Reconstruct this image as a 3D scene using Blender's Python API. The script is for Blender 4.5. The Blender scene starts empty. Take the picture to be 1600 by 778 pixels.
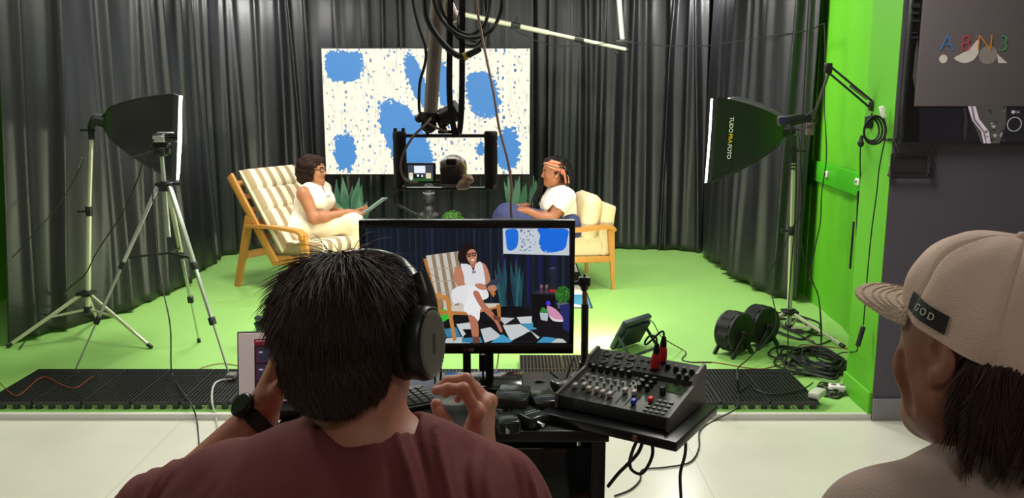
import bpy, bmesh, math, random
import numpy as np
from mathutils import Vector, Matrix, Euler
from math import sin, cos, pi, radians as R
random.seed(7)
SC = bpy.context.scene
COL = SC.collection
V = Vector
# ------------------------------------------------------------------ camera
CAMZ, FPX, PITCH = 1.65, 1350.0, R(10.45)
cam_d = bpy.data.cameras.new('camera'); cam = bpy.data.objects.new('camera', cam_d); COL.objects.link(cam)
cam.location = (0, 0, CAMZ); cam.rotation_euler = (pi / 2 - PITCH, 0, 0)
cam_d.sensor_width = 36; cam_d.lens = 36 * FPX / 1600; cam_d.clip_start = 0.02; cam_d.clip_end = 60
SC.camera = cam
def ray(u, v):
    x = (u - 800) / FPX; y = (389 - v) / FPX
    return V((x, cos(PITCH) + y * sin(PITCH), -sin(PITCH) + y * cos(PITCH)))
def P(u, v, Y):
    d = ray(u, v); return V((0, 0, CAMZ)) + d * (Y / d.y)
def PZ(u, v, z):
    d = ray(u, v); return V((0, 0, CAMZ)) + d * ((z - CAMZ) / d.z)
def PX(u, v, X):
    d = ray(u, v); return V((0, 0, CAMZ)) + d * (X / d.x)
# ------------------------------------------------------------------ materials
def lin(c):
    def f(x):
        x /= 255.0
        return x / 12.92 if x <= 0.04045 else ((x + 0.055) / 1.055) ** 2.4
    return (f(c[0]), f(c[1]), f(c[2]), 1)
MATS = {}
def mat(name, rgb, rough=0.5, metal=0.0, emit=0.0, var=0.0, vscale=20.0, bump=0.0, bscale=80.0, spec=0.5, sheen=0.0,
        trans=0.0, alpha=1.0, coat=0.0, emit_rgb=None, sss=0.0, stretch=None):
    if name in MATS: return MATS[name]
    m = bpy.data.materials.new(name); m.use_nodes = True
    nt = m.node_tree; b = nt.nodes['Principled BSDF']
    b.inputs['Base Color'].default_value = lin(rgb)
    b.inputs['Roughness'].default_value = rough
    b.inputs['Metallic'].default_value = metal
    b.inputs['Specular IOR Level'].default_value = spec
    b.inputs['Sheen Weight'].default_value = sheen
    b.inputs['Transmission Weight'].default_value = trans
    b.inputs['Alpha'].default_value = alpha
    b.inputs['Coat Weight'].default_value = coat
    if sss:
        b.inputs['Subsurface Weight'].default_value = sss
        b.inputs['Subsurface Radius'].default_value = (0.01, 0.004, 0.002)
    if emit:
        b.inputs['Emission Color'].default_value = lin(emit_rgb or rgb)
        b.inputs['Emission Strength'].default_value = emit
    if var or bump:
        tc = nt.nodes.new('ShaderNodeTexCoord')
        src = tc.outputs['Object']
        if stretch:
            mp = nt.nodes.new('ShaderNodeMapping'); mp.inputs['Scale'].default_value = stretch
            nt.links.new(src, mp.inputs['Vector']); src = mp.outputs['Vector']
    if var:
        n = nt.nodes.new('ShaderNodeTexNoise'); n.inputs['Scale'].default_value = vscale; n.inputs['Detail'].default_value = 4
        nt.links.new(src, n.inputs['Vector'])
        mx = nt.nodes.new('ShaderNodeMix'); mx.data_type = 'RGBA'
        c = lin(rgb)
        mx.inputs['A'].default_value = tuple(max(0, x * (1 - var)) for x in c[:3]) + (1,)
        mx.inputs['B'].default_value = tuple(min(1, x * (1 + var)) for x in c[:3]) + (1,)
        nt.links.new(n.outputs['Fac'], mx.inputs['Factor'])
        nt.links.new(mx.outputs['Result'], b.inputs['Base Color'])
    if bump:
        n2 = nt.nodes.new('ShaderNodeTexNoise'); n2.inputs['Scale'].default_value = bscale; n2.inputs['Detail'].default_value = 3
        nt.links.new(src, n2.inputs['Vector'])
        bp = nt.nodes.new('ShaderNodeBump'); bp.inputs['Strength'].default_value = bump; bp.inputs['Distance'].default_value = 0.01
        nt.links.new(n2.outputs['Fac'], bp.inputs['Height'])
        nt.links.new(bp.outputs['Normal'], b.inputs['Normal'])
    MATS[name] = m
    return m
def vcol_mat(name, rough=0.5, emit=0.0, attr='Col'):
    if name in MATS: return MATS[name]
    m = bpy.data.materials.new(name); m.use_nodes = True
    nt = m.node_tree; b = nt.nodes['Principled BSDF']
    a = nt.nodes.new('ShaderNodeAttribute'); a.attribute_name = attr
    b.inputs['Roughness'].default_value = rough
    if emit:
        b.inputs['Base Color'].default_value = (0.02, 0.02, 0.02, 1)
        nt.links.new(a.outputs['Color'], b.inputs['Emission Color']); b.inputs['Emission Strength'].default_value = emit
    else:
        nt.links.new(a.outputs['Color'], b.inputs['Base Color'])
    MATS[name] = m
    return m
# ------------------------------------------------------------------ objects
RM = {}
def thing(name, label, cat, loc=(0, 0, 0), rz=0.0, group=None, rot=None):
    o = bpy.data.objects.new(name, None); COL.objects.link(o)
    o.location = loc; o.empty_display_size = 0.05
    o.rotation_euler = rot if rot is not None else (0, 0, rz)
    RM[o.name] = Matrix.Translation(V(loc)) @ Euler(o.rotation_euler).to_matrix().to_4x4()
    o['label'] = label; o['category'] = cat
    if group: o['group'] = group
    return o
def tag(o, label, cat, group=None, kind=None):
    o['label'] = label; o['category'] = cat
    if group: o['group'] = group
    if kind: o['kind'] = kind
    return o
def copy_tree(root, loc=None, rz=None, label=None, group=None, parent=None):
    r = root.copy(); COL.objects.link(r)
    if parent is not None: r.parent = parent
    if loc is not None: r.location = loc
    if rz is not None: r.rotation_euler = (0, 0, rz)
    if label: r['label'] = label
    if group: r['group'] = group
    for ch in list(root.children): copy_tree(ch, parent=r)
    return r
class MB:
    def __init__(s): s.v = []; s.f = []; s.m = []; s.sm = []
    def add(s, vs, fs, mi=0, smooth=False):
        b = len(s.v); s.v.extend([tuple(x) for x in vs])
        for f in fs: s.f.append(tuple(b + i for i in f)); s.m.append(mi); s.sm.append(smooth)
        return s
    def box(s, lo, hi, M=None, mi=0, bev=0.0, seg=2):
        lo = V(lo); hi = V(hi)
        if bev > 0:
            bm = bmesh.new(); bmesh.ops.create_cube(bm, size=1)
            d = hi - lo; c = (hi + lo) / 2
            for v in bm.verts: v.co = V((v.co.x * d.x, v.co.y * d.y, v.co.z * d.z)) + c
            bmesh.ops.bevel(bm, geom=bm.edges[:], offset=min(bev, 0.49 * min(abs(d.x), abs(d.y), abs(d.z))), segments=seg, profile=0.5, affect='EDGES')
            bm.verts.index_update()
            vs = [(M @ v.co if M else v.co.copy()) for v in bm.verts]; fs = [[v.index for v in f.verts] for f in bm.faces]
            bm.free(); return s.add(vs, fs, mi, seg > 1)
        vs = [V((x, y, z)) for z in (lo.z, hi.z) for y in (lo.y, hi.y) for x in (lo.x, hi.x)]
        if M: vs = [M @ v for v in vs]
        return s.add(vs, [(0, 2, 3, 1), (4, 5, 7, 6), (0, 1, 5, 4), (2, 6, 7, 3), (0, 4, 6, 2), (1, 3, 7, 5)], mi)
    def bar(s, p0, p1, w, h, up=(0, 0, 1), mi=0, bev=0.0, w2=None, h2=None):
        """box beam from p0 to p1, w across, h along up"""
        p0 = V(p0); p1 = V(p1); d = (p1 - p0); L = d.length; d.normalize()
        u = V(up); x = d.cross(u)
        if x.length < 1e-5: u = V((0, 1, 0)); x = d.cross(u)
        x.normalize(); u = x.cross(d).normalized()
        if w2 is not None or h2 is not None:
            w2 = w if w2 is None else w2; h2 = h if h2 is None else h2
            vs = [p0 + x * a * w / 2 + u * b * h / 2 for a, b in ((-1, -1), (1, -1), (1, 1), (-1, 1))] + [p1 + x * a * w2 / 2 + u * b * h2 / 2 for a, b in ((-1, -1), (1, -1), (1, 1), (-1, 1))]
            return s.add(vs, [(3, 2, 1, 0), (4, 5, 6, 7), (0, 1, 5, 4), (1, 2, 6, 5), (2, 3, 7, 6), (3, 0, 4, 7)], mi)
        M = Matrix((( x.x, d.x, u.x, p0.x), (x.y, d.y, u.y, p0.y), (x.z, d.z, u.z, p0.z), (0, 0, 0, 1)))
        return s.box((-w / 2, 0, -h / 2), (w / 2, L, h / 2), M, mi, bev)
    def cyl(s, p0, p1, r0, r1=None, n=14, mi=0, caps=True, smooth=True):
        return s.tube([p0, p1], [r0, r0 if r1 is None else r1], n, mi, caps, smooth)
    def tube(s, pts, r, n=8, mi=0, caps=True, smooth=True, closed=False, squash=None):
        pts = [V(p) for p in pts]; N = len(pts)
        rs = r if isinstance(r, (list, tuple)) else [r] * N
        t0 = (pts[1] - pts[0]).normalized()
        u = t0.orthogonal().normalized() if squash is None else V(squash)
        vs = []; fs = []
        for i in range(N):
            if closed: t = pts[(i + 1) % N] - pts[i - 1]
            else: t = pts[min(i + 1, N - 1)] - pts[max(i - 1, 0)]
            if t.length < 1e-9: t = t0.copy()
            t.normalize(); u = u - t * u.dot(t)
            if u.length < 1e-6: u = t.orthogonal()
            u.normalize(); w = t.cross(u)
            for k in range(n):
                a = 2 * pi * k / n; vs.append(pts[i] + (u * cos(a) + w * sin(a)) * rs[i])
        for i in range(N if closed else N - 1):
            j = (i + 1) % N
            for k in range(n):
                k2 = (k + 1) % n; fs.append((i * n + k, i * n + k2, j * n + k2, j * n + k))
        s.add(vs, fs, mi, smooth)
        if caps and not closed:
            b = len(s.v) - len(vs)
            s.f.append(tuple(b + k for k in range(n))[::-1]); s.m.append(mi); s.sm.append(False)
            s.f.append(tuple(b + (N - 1) * n + k for k in range(n))); s.m.append(mi); s.sm.append(False)
        return s
    def lathe(s, prof, c=(0, 0, 0), axis=(0, 0, 1), n=24, mi=0, smooth=True, caps=True):
        a = V(axis).normalized(); u = a.orthogonal().normalized(); w = a.cross(u); c = V(c)
        vs = []; fs = []
        for r, z in prof:
            for k in range(n):
                t = 2 * pi * k / n; vs.append(c + a * z + (u * cos(t) + w * sin(t)) * r)
        for i in range(len(prof) - 1):
            for k in range(n):
                k2 = (k + 1) % n; fs.append((i * n + k, i * n + k2, (i + 1) * n + k2, (i + 1) * n + k))
        s.add(vs, fs, mi, smooth)
        b = len(s.v) - len(vs)
        if not caps: return s
        if prof[0][0] > 1e-6: s.f.append(tuple(b + k for k in range(n))[::-1]); s.m.append(mi); s.sm.append(False)
        if prof[-1][0] > 1e-6: s.f.append(tuple(b + (len(prof) - 1) * n + k for k in range(n))); s.m.append(mi); s.sm.append(False)
        return s
    def ball(s, c, r, n=16, mi=0, M=None):
        c = V(c); r = V((r, r, r)) if not hasattr(r, '__len__') else V(r)
        vs = []; fs = []; h = n // 2
        for i in range(h + 1):
            ph = pi * i / h
            for k in range(n):
                t = 2 * pi * k / n; p = V((r.x * sin(ph) * cos(t), r.y * sin(ph) * sin(t), r.z * cos(ph)))
                vs.append(c + (M @ p if M else p))
        for i in range(h):
            for k in range(n):
                k2 = (k + 1) % n; fs.append((i * n + k, (i + 1) * n + k, (i + 1) * n + k2, i * n + k2))
        return s.add(vs, fs, mi, True)
    def prism(s, poly, d, mi=0, smooth=False):
        """poly: list of 3D points (planar), extruded by vector d"""
        n = len(poly); d = V(d); vs = [V(p) for p in poly] + [V(p) + d for p in poly]
        fs = [tuple(range(n))[::-1], tuple(range(n, 2 * n))] + [(i, (i + 1) % n, n + (i + 1) % n, n + i) for i in range(n)]
        return s.add(vs, fs, mi, smooth)
    def build(s, name, mats, parent=None, world=True, origin=None, wn=True):
        me = bpy.data.meshes.new(name)
        vs = s.v
        o = bpy.data.objects.new(name, me); COL.objects.link(o)
        if parent is not None:
            o.parent = parent
            if world and RM.get(parent.name) is not None:
                Mi = RM[parent.name].inverted(); vs = [tuple(Mi @ V(v)) for v in vs]
            RM[o.name] = RM.get(parent.name) if world else None
        elif origin is not None or world:
            if origin is None:
                a = np.array(vs); lo = a.min(0); hi = a.max(0); origin = ((lo[0] + hi[0]) / 2, (lo[1] + hi[1]) / 2, lo[2])
            og = V(origin); vs = [tuple(V(v) - og) for v in vs]; o.location = og
            RM[o.name] = Matrix.Translation(og)
        me.from_pydata(vs, [], s.f)
        for m in (mats if isinstance(mats, (list, tuple)) else [mats]): me.materials.append(m)
        me.polygons.foreach_set('material_index', s.m); me.polygons.foreach_set('use_smooth', s.sm)
        bm = bmesh.new(); bm.from_mesh(me)
        bmesh.ops.recalc_face_normals(bm, faces=bm.faces[:]); bm.to_mesh(me); bm.free()
        if any(s.sm):
            try: me.set_sharp_from_angle(angle=R(50))
            except Exception: pass
        me.update()
        return o
def spline(pts, k=8, closed=False):
    pts = [V(p) for p in pts]; n = len(pts); out = []
    for i in range(n if closed else n - 1):
        if closed: a, b, c, d = pts[i - 1], pts[i], pts[(i + 1) % n], pts[(i + 2) % n]
        else: a, b, c, d = pts[max(i - 1, 0)], pts[i], pts[i + 1], pts[min(i + 2, n - 1)]
        for j in range(k):
            t = j / k
            out.append(0.5 * ((2 * b) + (c - a) * t + (2 * a - 5 * b + 4 * c - d) * t * t + (3 * b - a - 3 * c + d) * t ** 3))
    if not closed: out.append(pts[-1])
    return out
def cable(name, pts, r, m, label=None, cat='cable', parent=None, k=8, group=None, n=6):
    if label and any(w in label for w in ('hanging', 'loop', 'sweeping', 'bridging', 'coiled', 'tangled', 'curling', 'slack', 'slung', 'drooping', 'strung')): name = 'hanging_cable'
    o = MB().tube(spline(pts, k), r, n).build(name, m, parent)
    if label: tag(o, label, cat, group)
    return o
def text_mb(s, size, M, depth=0.0015, mb=None, mi=0, align='CENTER', bold=0.0, spacing=1.0):
    """lettering as solid mesh: text lies in local XY of M, facing +Z of M"""
    cu = bpy.data.curves.new('lettering', 'FONT'); cu.body = s; cu.size = size; cu.extrude = depth; cu.align_x = align; cu.align_y = 'CENTER'
    cu.offset = bold; cu.space_character = spacing
    cu.resolution_u = 4
    o = bpy.data.objects.new('lettering_tmp', cu); COL.objects.link(o)
    dg = bpy.context.evaluated_depsgraph_get(); me = bpy.data.meshes.new_from_object(o.evaluated_get(dg))
    mb = mb or MB()
    mb.add([M @ v.co for v in me.vertices], [tuple(p.vertices) for p in me.polygons], mi)
    bpy.data.objects.remove(o); bpy.data.meshes.remove(me); bpy.data.curves.remove(cu)
    return mb
def frame_M(o, x, y):
    """matrix with origin o, local x, y axes (z = x cross y)"""
    x = V(x).normalized(); y = V(y); y = (y - x * y.dot(x)).normalized(); z = x.cross(y); o = V(o)
    return Matrix(((x.x, y.x, z.x, o.x), (x.y, y.y, z.y, o.y), (x.z, y.z, z.z, o.z), (0, 0, 0, 1)))
# ------------------------------------------------------------------ implicit surfaces (for bodies, garments, cushions)
def _n(v): return np.array(v, dtype=np.float32)
def cap(a, b, ra, rb=None, k=0.02): return ('cap', _n(a), _n(b), ra, ra if rb is None else rb, k)
def ell(c, r, k=0.02, M=None): return ('ell', _n(c), _n(r if hasattr(r, '__len__') else (r, r, r)), None if M is None else np.array(Matrix(M).to_3x3(), dtype=np.float32), k)
def rbox(c, h, rr, k=0.01, M=None): return ('rbox', _n(c), _n(h), rr, None if M is None else np.array(Matrix(M).to_3x3(), dtype=np.float32), k)
def sub(p): return ('sub',) + (p,)
def xf(prims, M):
    """move primitives by a rigid matrix"""
    M = Matrix(M); R3 = M.to_3x3(); out = []
    sc = R3.col[0].length
    Rn = (R3 * (1 / sc))
    f = lambda p: _n(M @ V([float(t) for t in p]))
    for p in prims:
        if p[0] == 'sub': out.append(('sub', xf([p[1]], M)[0]))
        elif p[0] == 'cap': out.append(('cap', f(p[1]), f(p[2]), p[3] * sc, p[4] * sc, p[5] * sc))
        elif p[0] == 'ell':
            A = np.array(Rn, dtype=np.float32); B = A if p[3] is None else A @ p[3]
            out.append(('ell', f(p[1]), p[2] * sc, B, p[4] * sc))
        elif p[0] == 'rbox':
            A = np.array(Rn, dtype=np.float32); B = A if p[4] is None else A @ p[4]
            out.append(('rbox', f(p[1]), p[2] * sc, p[3] * sc, B, p[5] * sc))
    return out
def infl(prims, d):
    out = []
    for p in prims:
        if p[0] == 'cap': out.append(('cap', p[1], p[2], p[3] + d, p[4] + d, p[5]))
        elif p[0] == 'ell': out.append(('ell', p[1], p[2] + d, p[3], p[4]))
        elif p[0] == 'rbox': out.append(('rbox', p[1], p[2] + d, p[3] + d, p[4], p[5]))
        else: out.append(p)
    return out
def _bb(p):
    if p[0] == 'sub': return _bb(p[1])
    if p[0] == 'cap':
        r = max(p[3], p[4]); return np.minimum(p[1], p[2]) - r, np.maximum(p[1], p[2]) + r
    if p[0] == 'ell': r = float(p[2].max()) if p[3] is not None else p[2]; return p[1] - r, p[1] + r
    r = np.linalg.norm(p[2]) if p[4] is not None else p[2]; return p[1] - r, p[1] + r
def _d(p, X, Y, Z):
    if p[0] == 'cap':
        a, b = p[1], p[2]; ba = b - a; L2 = float((ba * ba).sum()) + 1e-12
        px, py, pz = X - a[0], Y - a[1], Z - a[2]
        t = np.clip((px * ba[0] + py * ba[1] + pz * ba[2]) / L2, 0, 1)
        return np.sqrt((px - t * ba[0]) ** 2 + (py - t * ba[1]) ** 2 + (pz - t * ba[2]) ** 2) - (p[3] + (p[4] - p[3]) * t)
    c = p[1]; x, y, z = X - c[0], Y - c[1], Z - c[2]
    M = p[3] if p[0] == 'ell' else p[4]
    if M is not None:
        x, y, z = (M[0, 0] * x + M[1, 0] * y + M[2, 0] * z, M[0, 1] * x + M[1, 1] * y + M[2, 1] * z, M[0, 2] * x + M[1, 2] * y + M[2, 2] * z)
    if p[0] == 'ell':
        r = p[2]; k0 = np.sqrt((x / r[0]) ** 2 + (y / r[1]) ** 2 + (z / r[2]) ** 2)
        k1 = np.sqrt((x / r[0] ** 2) ** 2 + (y / r[1] ** 2) ** 2 + (z / r[2] ** 2) ** 2)
        return k0 * (k0 - 1) / np.maximum(k1, 1e-6)
    h, rr = p[2], p[3]
    qx, qy, qz = np.abs(x) - h[0] + rr, np.abs(y) - h[1] + rr, np.abs(z) - h[2] + rr
    return np.sqrt(np.maximum(qx, 0) ** 2 + np.maximum(qy, 0) ** 2 + np.maximum(qz, 0) ** 2) + np.minimum(np.maximum(qx, np.maximum(qy, qz)), 0) - rr
def field(prims, lo, hi, res, post=None):
    lo = np.array(lo, dtype=np.float64); n = np.ceil((np.array(hi) - lo) / res).astype(int) + 1
    ax = [(lo[i] + res * np.arange(n[i])).astype(np.float32) for i in range(3)]
    F = np.full(tuple(n), 0.2, dtype=np.float32)
    for p in prims:
        q = p[1] if p[0] == 'sub' else p
        k = q[-1]; bl, bh = _bb(q); pad = k + 3 * res
        i0 = np.maximum(np.floor((bl - pad - lo) / res).astype(int), 0); i1 = np.minimum(np.ceil((bh + pad - lo) / res).astype(int) + 1, n)
        if (i1 <= i0).any(): continue
        sl = tuple(slice(i0[i], i1[i]) for i in range(3))
        d = _d(q, ax[0][sl[0]][:, None, None], ax[1][sl[1]][None, :, None], ax[2][sl[2]][None, None, :])
        a = F[sl]
        if p[0] == 'sub':
            h = np.maximum(k - np.abs(a + d), 0) / k if k > 0 else 0
            F[sl] = np.maximum(a, -d) + h * h * k * 0.25
        else:
            h = np.maximum(k - np.abs(a - d), 0) / k if k > 0 else 0
            F[sl] = np.minimum(a, d) - h * h * k * 0.25
    if post is not None: F = post(F, ax[0][:, None, None], ax[1][None, :, None], ax[2][None, None, :]).astype(np.float32)
    return F, lo
def nets(F, lo, res):
    s = F < 0
    c = np.zeros(tuple(np.array(F.shape) - 1), dtype=np.int8)
    for i in (0, 1):
        for j in (0, 1):
            for k in (0, 1): c += s[i:F.shape[0] - 1 + i, j:F.shape[1] - 1 + j, k:F.shape[2] - 1 + k]
    act = (c > 0) & (c < 8)
    idx = np.argwhere(act)
    if len(idx) == 0: return np.zeros((0, 3)), np.zeros((0, 4), int)
    vid = np.full(act.shape, -1, dtype=np.int64); vid[act] = np.arange(len(idx))
    acc = np.zeros((len(idx), 3)); cnt = np.zeros(len(idx))
    cor = [(0, 0, 0), (1, 0, 0), (0, 1, 0), (1, 1, 0), (0, 0, 1), (1, 0, 1), (0, 1, 1), (1, 1, 1)]
    val = [F[idx[:, 0] + a, idx[:, 1] + b, idx[:, 2] + d].astype(np.float64) for a, b, d in cor]
    for i in range(8):
        for ax in range(3):
            if cor[i][ax] == 0:
                cj = list(cor[i]); cj[ax] = 1; j = cor.index(tuple(cj))
                a, b = val[i], val[j]; m = (a < 0) != (b < 0)
                t = np.where(m, a / np.where(np.abs(a - b) < 1e-12, 1, a - b), 0)
                p = np.array(cor[i], dtype=float)[None, :].repeat(len(idx), 0); p[:, ax] = t
                acc[m] += p[m]; cnt[m] += 1
    vs = lo + (idx + acc / np.maximum(cnt, 1)[:, None]) * res
    quads = []
    for ax in range(3):
        b, cc = [(1, 2), (2, 0), (0, 1)][ax]
        sl0 = [slice(None)] * 3; sl1 = [slice(None)] * 3
        sl0[ax] = slice(0, -1); sl1[ax] = slice(1, None)
        ch = s[tuple(sl0)] != s[tuple(sl1)]
        e = np.argwhere(ch)
        ok = (e[:, b] > 0) & (e[:, cc] > 0) & (e[:, b] < F.shape[b] - 1) & (e[:, cc] < F.shape[cc] - 1)
        e = e[ok]
        if len(e) == 0: continue
        ins = s[e[:, 0], e[:, 1], e[:, 2]]
        def vv(db, dc):
            q = e.copy(); q[:, b] -= db; q[:, cc] -= dc
            return vid[q[:, 0], q[:, 1], q[:, 2]]
        q = np.stack([vv(1, 1), vv(0, 1), vv(0, 0), vv(1, 0)], 1)
        q[~ins] = q[~ins][:, ::-1]
        quads.append(q)
    return vs, np.concatenate(quads) if quads else np.zeros((0, 4), int)
def sdf_obj(name, prims, mats, parent=None, res=0.006, boxes=None, post=None, cls=None, pad=0.03, smooth=0, recentre=True):
    """one mesh from smooth-blended primitives. boxes: [(lo, hi, res)] finer regions. cls(centres) -> material index"""
    bl = np.min([_bb(p)[0] for p in prims if p[0] != 'sub'], 0) - pad; bh = np.max([_bb(p)[1] for p in prims if p[0] != 'sub'], 0) + pad
    regs = [(bl, bh, res, boxes or [])] + [(np.array(b[0], float), np.array(b[1], float), b[2], []) for b in (boxes or [])]
    VS = []; QS = []; base = 0
    for lo, hi, r, holes in regs:
        F, l0 = field(prims, lo, hi, r, post); vs, q = nets(F, l0, r)
        if holes and len(q):
            c = vs[q].mean(1); keep = np.ones(len(q), bool)
            for h in holes:
                g = h[2] * 1.0
                keep &= ~((c > np.array(h[0]) + g + r * .5) & (c < np.array(h[1]) - g - r * .5)).all(1)
            q = q[keep]
        VS.append(vs); QS.append(q + base); base += len(vs)
    vs = np.concatenate(VS); q = np.concatenate(QS)
    used = np.zeros(len(vs), bool); used[q.ravel()] = True
    mp = np.cumsum(used) - 1; vs = vs[used]; q = mp[q]
    for _ in range(smooth):
        acc = np.zeros_like(vs); cnt = np.zeros(len(vs))
        for i in range(4):
            np.add.at(acc, q[:, i], vs[q[:, (i + 1) % 4]]); np.add.at(cnt, q[:, i], 1)
            np.add.at(acc, q[:, i], vs[q[:, (i + 3) % 4]]); np.add.at(cnt, q[:, i], 1)
        vs = 0.5 * vs + 0.5 * acc / np.maximum(cnt, 1)[:, None]
    cen = vs[q].mean(1)
    mi = np.zeros(len(q), int) if cls is None else cls(cen)
    return np_obj(name, vs, q, mats, parent, mi)
def np_obj(name, vs, q, mats, parent=None, mi=None, smooth=True, origin=None, world=True, col=None):
    me = bpy.data.meshes.new(name); o = bpy.data.objects.new(name, me); COL.objects.link(o)
    vs = np.asarray(vs, dtype=np.float64); q = np.asarray(q)
    if parent is not None:
        o.parent = parent
        if world and RM.get(parent.name) is not None:
            Mi = np.array(RM[parent.name].inverted()); vs = vs @ Mi[:3, :3].T + Mi[:3, 3]
        RM[o.name] = RM.get(parent.name) if world else None
    else:
        if origin is None:
            lo = vs.min(0); hi = vs.max(0); origin = ((lo[0] + hi[0]) / 2, (lo[1] + hi[1]) / 2, lo[2])
        vs = vs - np.array(origin); o.location = origin; RM[o.name] = Matrix.Translation(V(origin))
    k = q.shape[1]
    me.vertices.add(len(vs)); me.vertices.foreach_set('co', vs.astype(np.float32).ravel())
    me.loops.add(q.size); me.loops.foreach_set('vertex_index', q.astype(np.int32).ravel())
    me.polygons.add(len(q)); me.polygons.foreach_set('loop_start', np.arange(0, q.size, k, dtype=np.int32))
    me.update(calc_edges=True)
    for m in (mats if isinstance(mats, (list, tuple)) else [mats]): me.materials.append(m)
    if mi is not None: me.polygons.foreach_set('material_index', np.asarray(mi, dtype=np.int32))
    me.polygons.foreach_set('use_smooth', np.full(len(q), smooth))
    if col is not None:
        at = me.color_attributes.new('Col', 'FLOAT_COLOR', 'POINT'); at.data.foreach_set('color', np.asarray(col, dtype=np.float32).ravel())
    me.validate(); me.update()
    return o
def vnoise(X, Y, Z, seed=0):
    """cheap smooth pseudo noise in [-1,1] (sum of sines)"""
    r = np.random.RandomState(seed); out = 0
    for i in range(5):
        k = r.normal(size=3); k = k / np.linalg.norm(k) * (1 + 0.7 * i); ph = r.uniform(0, 6.28)
        out = out + np.sin(k[0] * X + k[1] * Y + k[2] * Z + ph) / (1 + 0.5 * i)
    return out / 2.4
# ================================================================== MATERIALS
BLK = mat('black_plastic', (24, 24, 26), 0.45)
BLKM = mat('black_matte', (18, 18, 20), 0.75)
BLKG = mat('black_gloss', (12, 12, 14), 0.12)
GREYP = mat('grey_plastic', (95, 92, 90), 0.5)
SILV = mat('brushed_silver', (205, 205, 200), 0.32, 0.75)
ALU = mat('aluminium', (190, 192, 188), 0.35, 0.8)
CHROME = mat('chrome', (215, 215, 215), 0.15, 1.0)
WHITEP = mat('white_plastic', (232, 230, 225), 0.4)
RUB = mat('rubber', (14, 14, 15), 0.9)
CABLE = mat('cable_sheath', (20, 20, 21), 0.55)
GREEN = mat('chroma_green_paint', (94, 180, 32), 0.55, var=0.05, vscale=1.5)
GREENF = mat('chroma_green_floor', (144, 193, 102), 0.5, var=0.07, vscale=1.2, bump=0.05, bscale=6)
# ================================================================== ROOM
STZ = 0.03
def struct(mb, name, m, parent=None, origin=None):
    o = mb.build(name, m, parent, origin=origin)
    if parent is None: o['kind'] = 'structure'
    return o
XL, XR, YB, YF, ZC = -3.95, 3.3, 9.15, -2.2, 3.05
YW = 4.16           # front face of the dark wall / lip of the stage
XJ = 1.82           # jamb of the green opening
# tile floor
tile = bpy.data.materials.new('cream_porcelain_tile'); tile.use_nodes = True
nt = tile.node_tree; b = nt.nodes['Principled BSDF']
tc = nt.nodes.new('ShaderNodeTexCoord'); mp = nt.nodes.new('ShaderNodeMapping'); br = nt.nodes.new('ShaderNodeTexBrick')
mp.inputs['Location'].default_value = (0.42, 0.84, 0)
br.inputs['Scale'].default_value = 1.0; br.inputs['Brick Width'].default_value = 1.25; br.inputs['Row Height'].default_value = 1.25
br.offset = 0.0; br.inputs['Mortar Size'].default_value = 0.0022
br.inputs['Color1'].default_value = lin((214, 212, 198)); br.inputs['Color2'].default_value = lin((218, 215, 202)); br.inputs['Mortar'].default_value = lin((190, 187, 175))
nt.links.new(tc.outputs['Object'], mp.inputs['Vector']); nt.links.new(mp.outputs['Vector'], br.inputs['Vector'])
nz = nt.nodes.new('ShaderNodeTexNoise'); nz.inputs['Scale'].default_value = 1.3; nz.inputs['Detail'].default_value = 5
nt.links.new(tc.outputs['Object'], nz.inputs['Vector'])
mx = nt.nodes.new('ShaderNodeMix'); mx.data_type = 'RGBA'; mx.blend_type = 'MULTIPLY'
cr = nt.nodes.new('ShaderNodeValToRGB'); cr.color_ramp.elements[0].color = (0.86, 0.86, 0.86, 1); cr.color_ramp.elements[1].color = (1, 1, 1, 1)
cr.color_ramp.elements[0].position = 0.35; cr.color_ramp.elements[1].position = 0.65
nt.links.new(nz.outputs['Fac'], cr.inputs['Fac']); mx.inputs['Factor'].default_value = 1
nt.links.new(br.outputs['Color'], mx.inputs['A']); nt.links.new(cr.outputs['Color'], mx.inputs['B'])
nt.links.new(mx.outputs['Result'], b.inputs['Base Color']); b.inputs['Roughness'].default_value = 0.22
struct(MB().box((XL - .1, YF - .1, -0.1), (XR + .1, YW + 0.03, 0)), 'floor', tile, origin=(0, 0, 0))
struct(MB().box((XL - .1, YW + 0.03, -0.1), (XR + .1, YB + .1, STZ)), 'floor_stage', GREENF, origin=(0, 0, 0))
TRIMW = mat('white_step_edge', (216, 214, 206), 0.35)
struct(MB().box((XL, YW, -0.02), (XJ + .02, YW + 0.03, STZ + 0.001), bev=.004), 'trim_1', TRIMW)
CEIL = mat('ceiling_paint', (150, 150, 148), 0.9)
struct(MB().box((XL - .1, YF - .1, ZC), (XR + .1, YB + .1, ZC + .1)), 'ceiling', CEIL)
WDARK = mat('charcoal_wall_paint', (84, 78, 90), 0.6, var=0.06, vscale=3)
WBLK = mat('black_wall_paint', (34, 34, 36), 0.8)
WLT = mat('warm_grey_wall_paint', (150, 146, 142), 0.8)
struct(MB().box((XL, YB, 0), (XR, YB + .1, ZC)), 'wall_back', WBLK)
struct(MB().box((XL - .1, YW, 0), (XL, YB, ZC)), 'wall_left', GREEN)
struct(MB().box((XL - .1, YF, 0), (XL, YW - .001, ZC)), 'wall_left_front', WLT)
struct(MB().box((XR, YF, 0), (XR + .1, YW, ZC)), 'wall_right_front', WLT)
struct(MB().box((XL, YF - .1, 0), (XR, YF, ZC)), 'wall_rear', WLT)
struct(MB().box((XJ + .003, YW, 0), (XR, YW + .34, ZC)), 'wall_front_right', WDARK)
struct(MB().box((XJ, YW + .001, 0.0), (XJ + .003, YW + .345, ZC)), 'trim_2', GREEN)     # painted reveal of the opening
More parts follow.
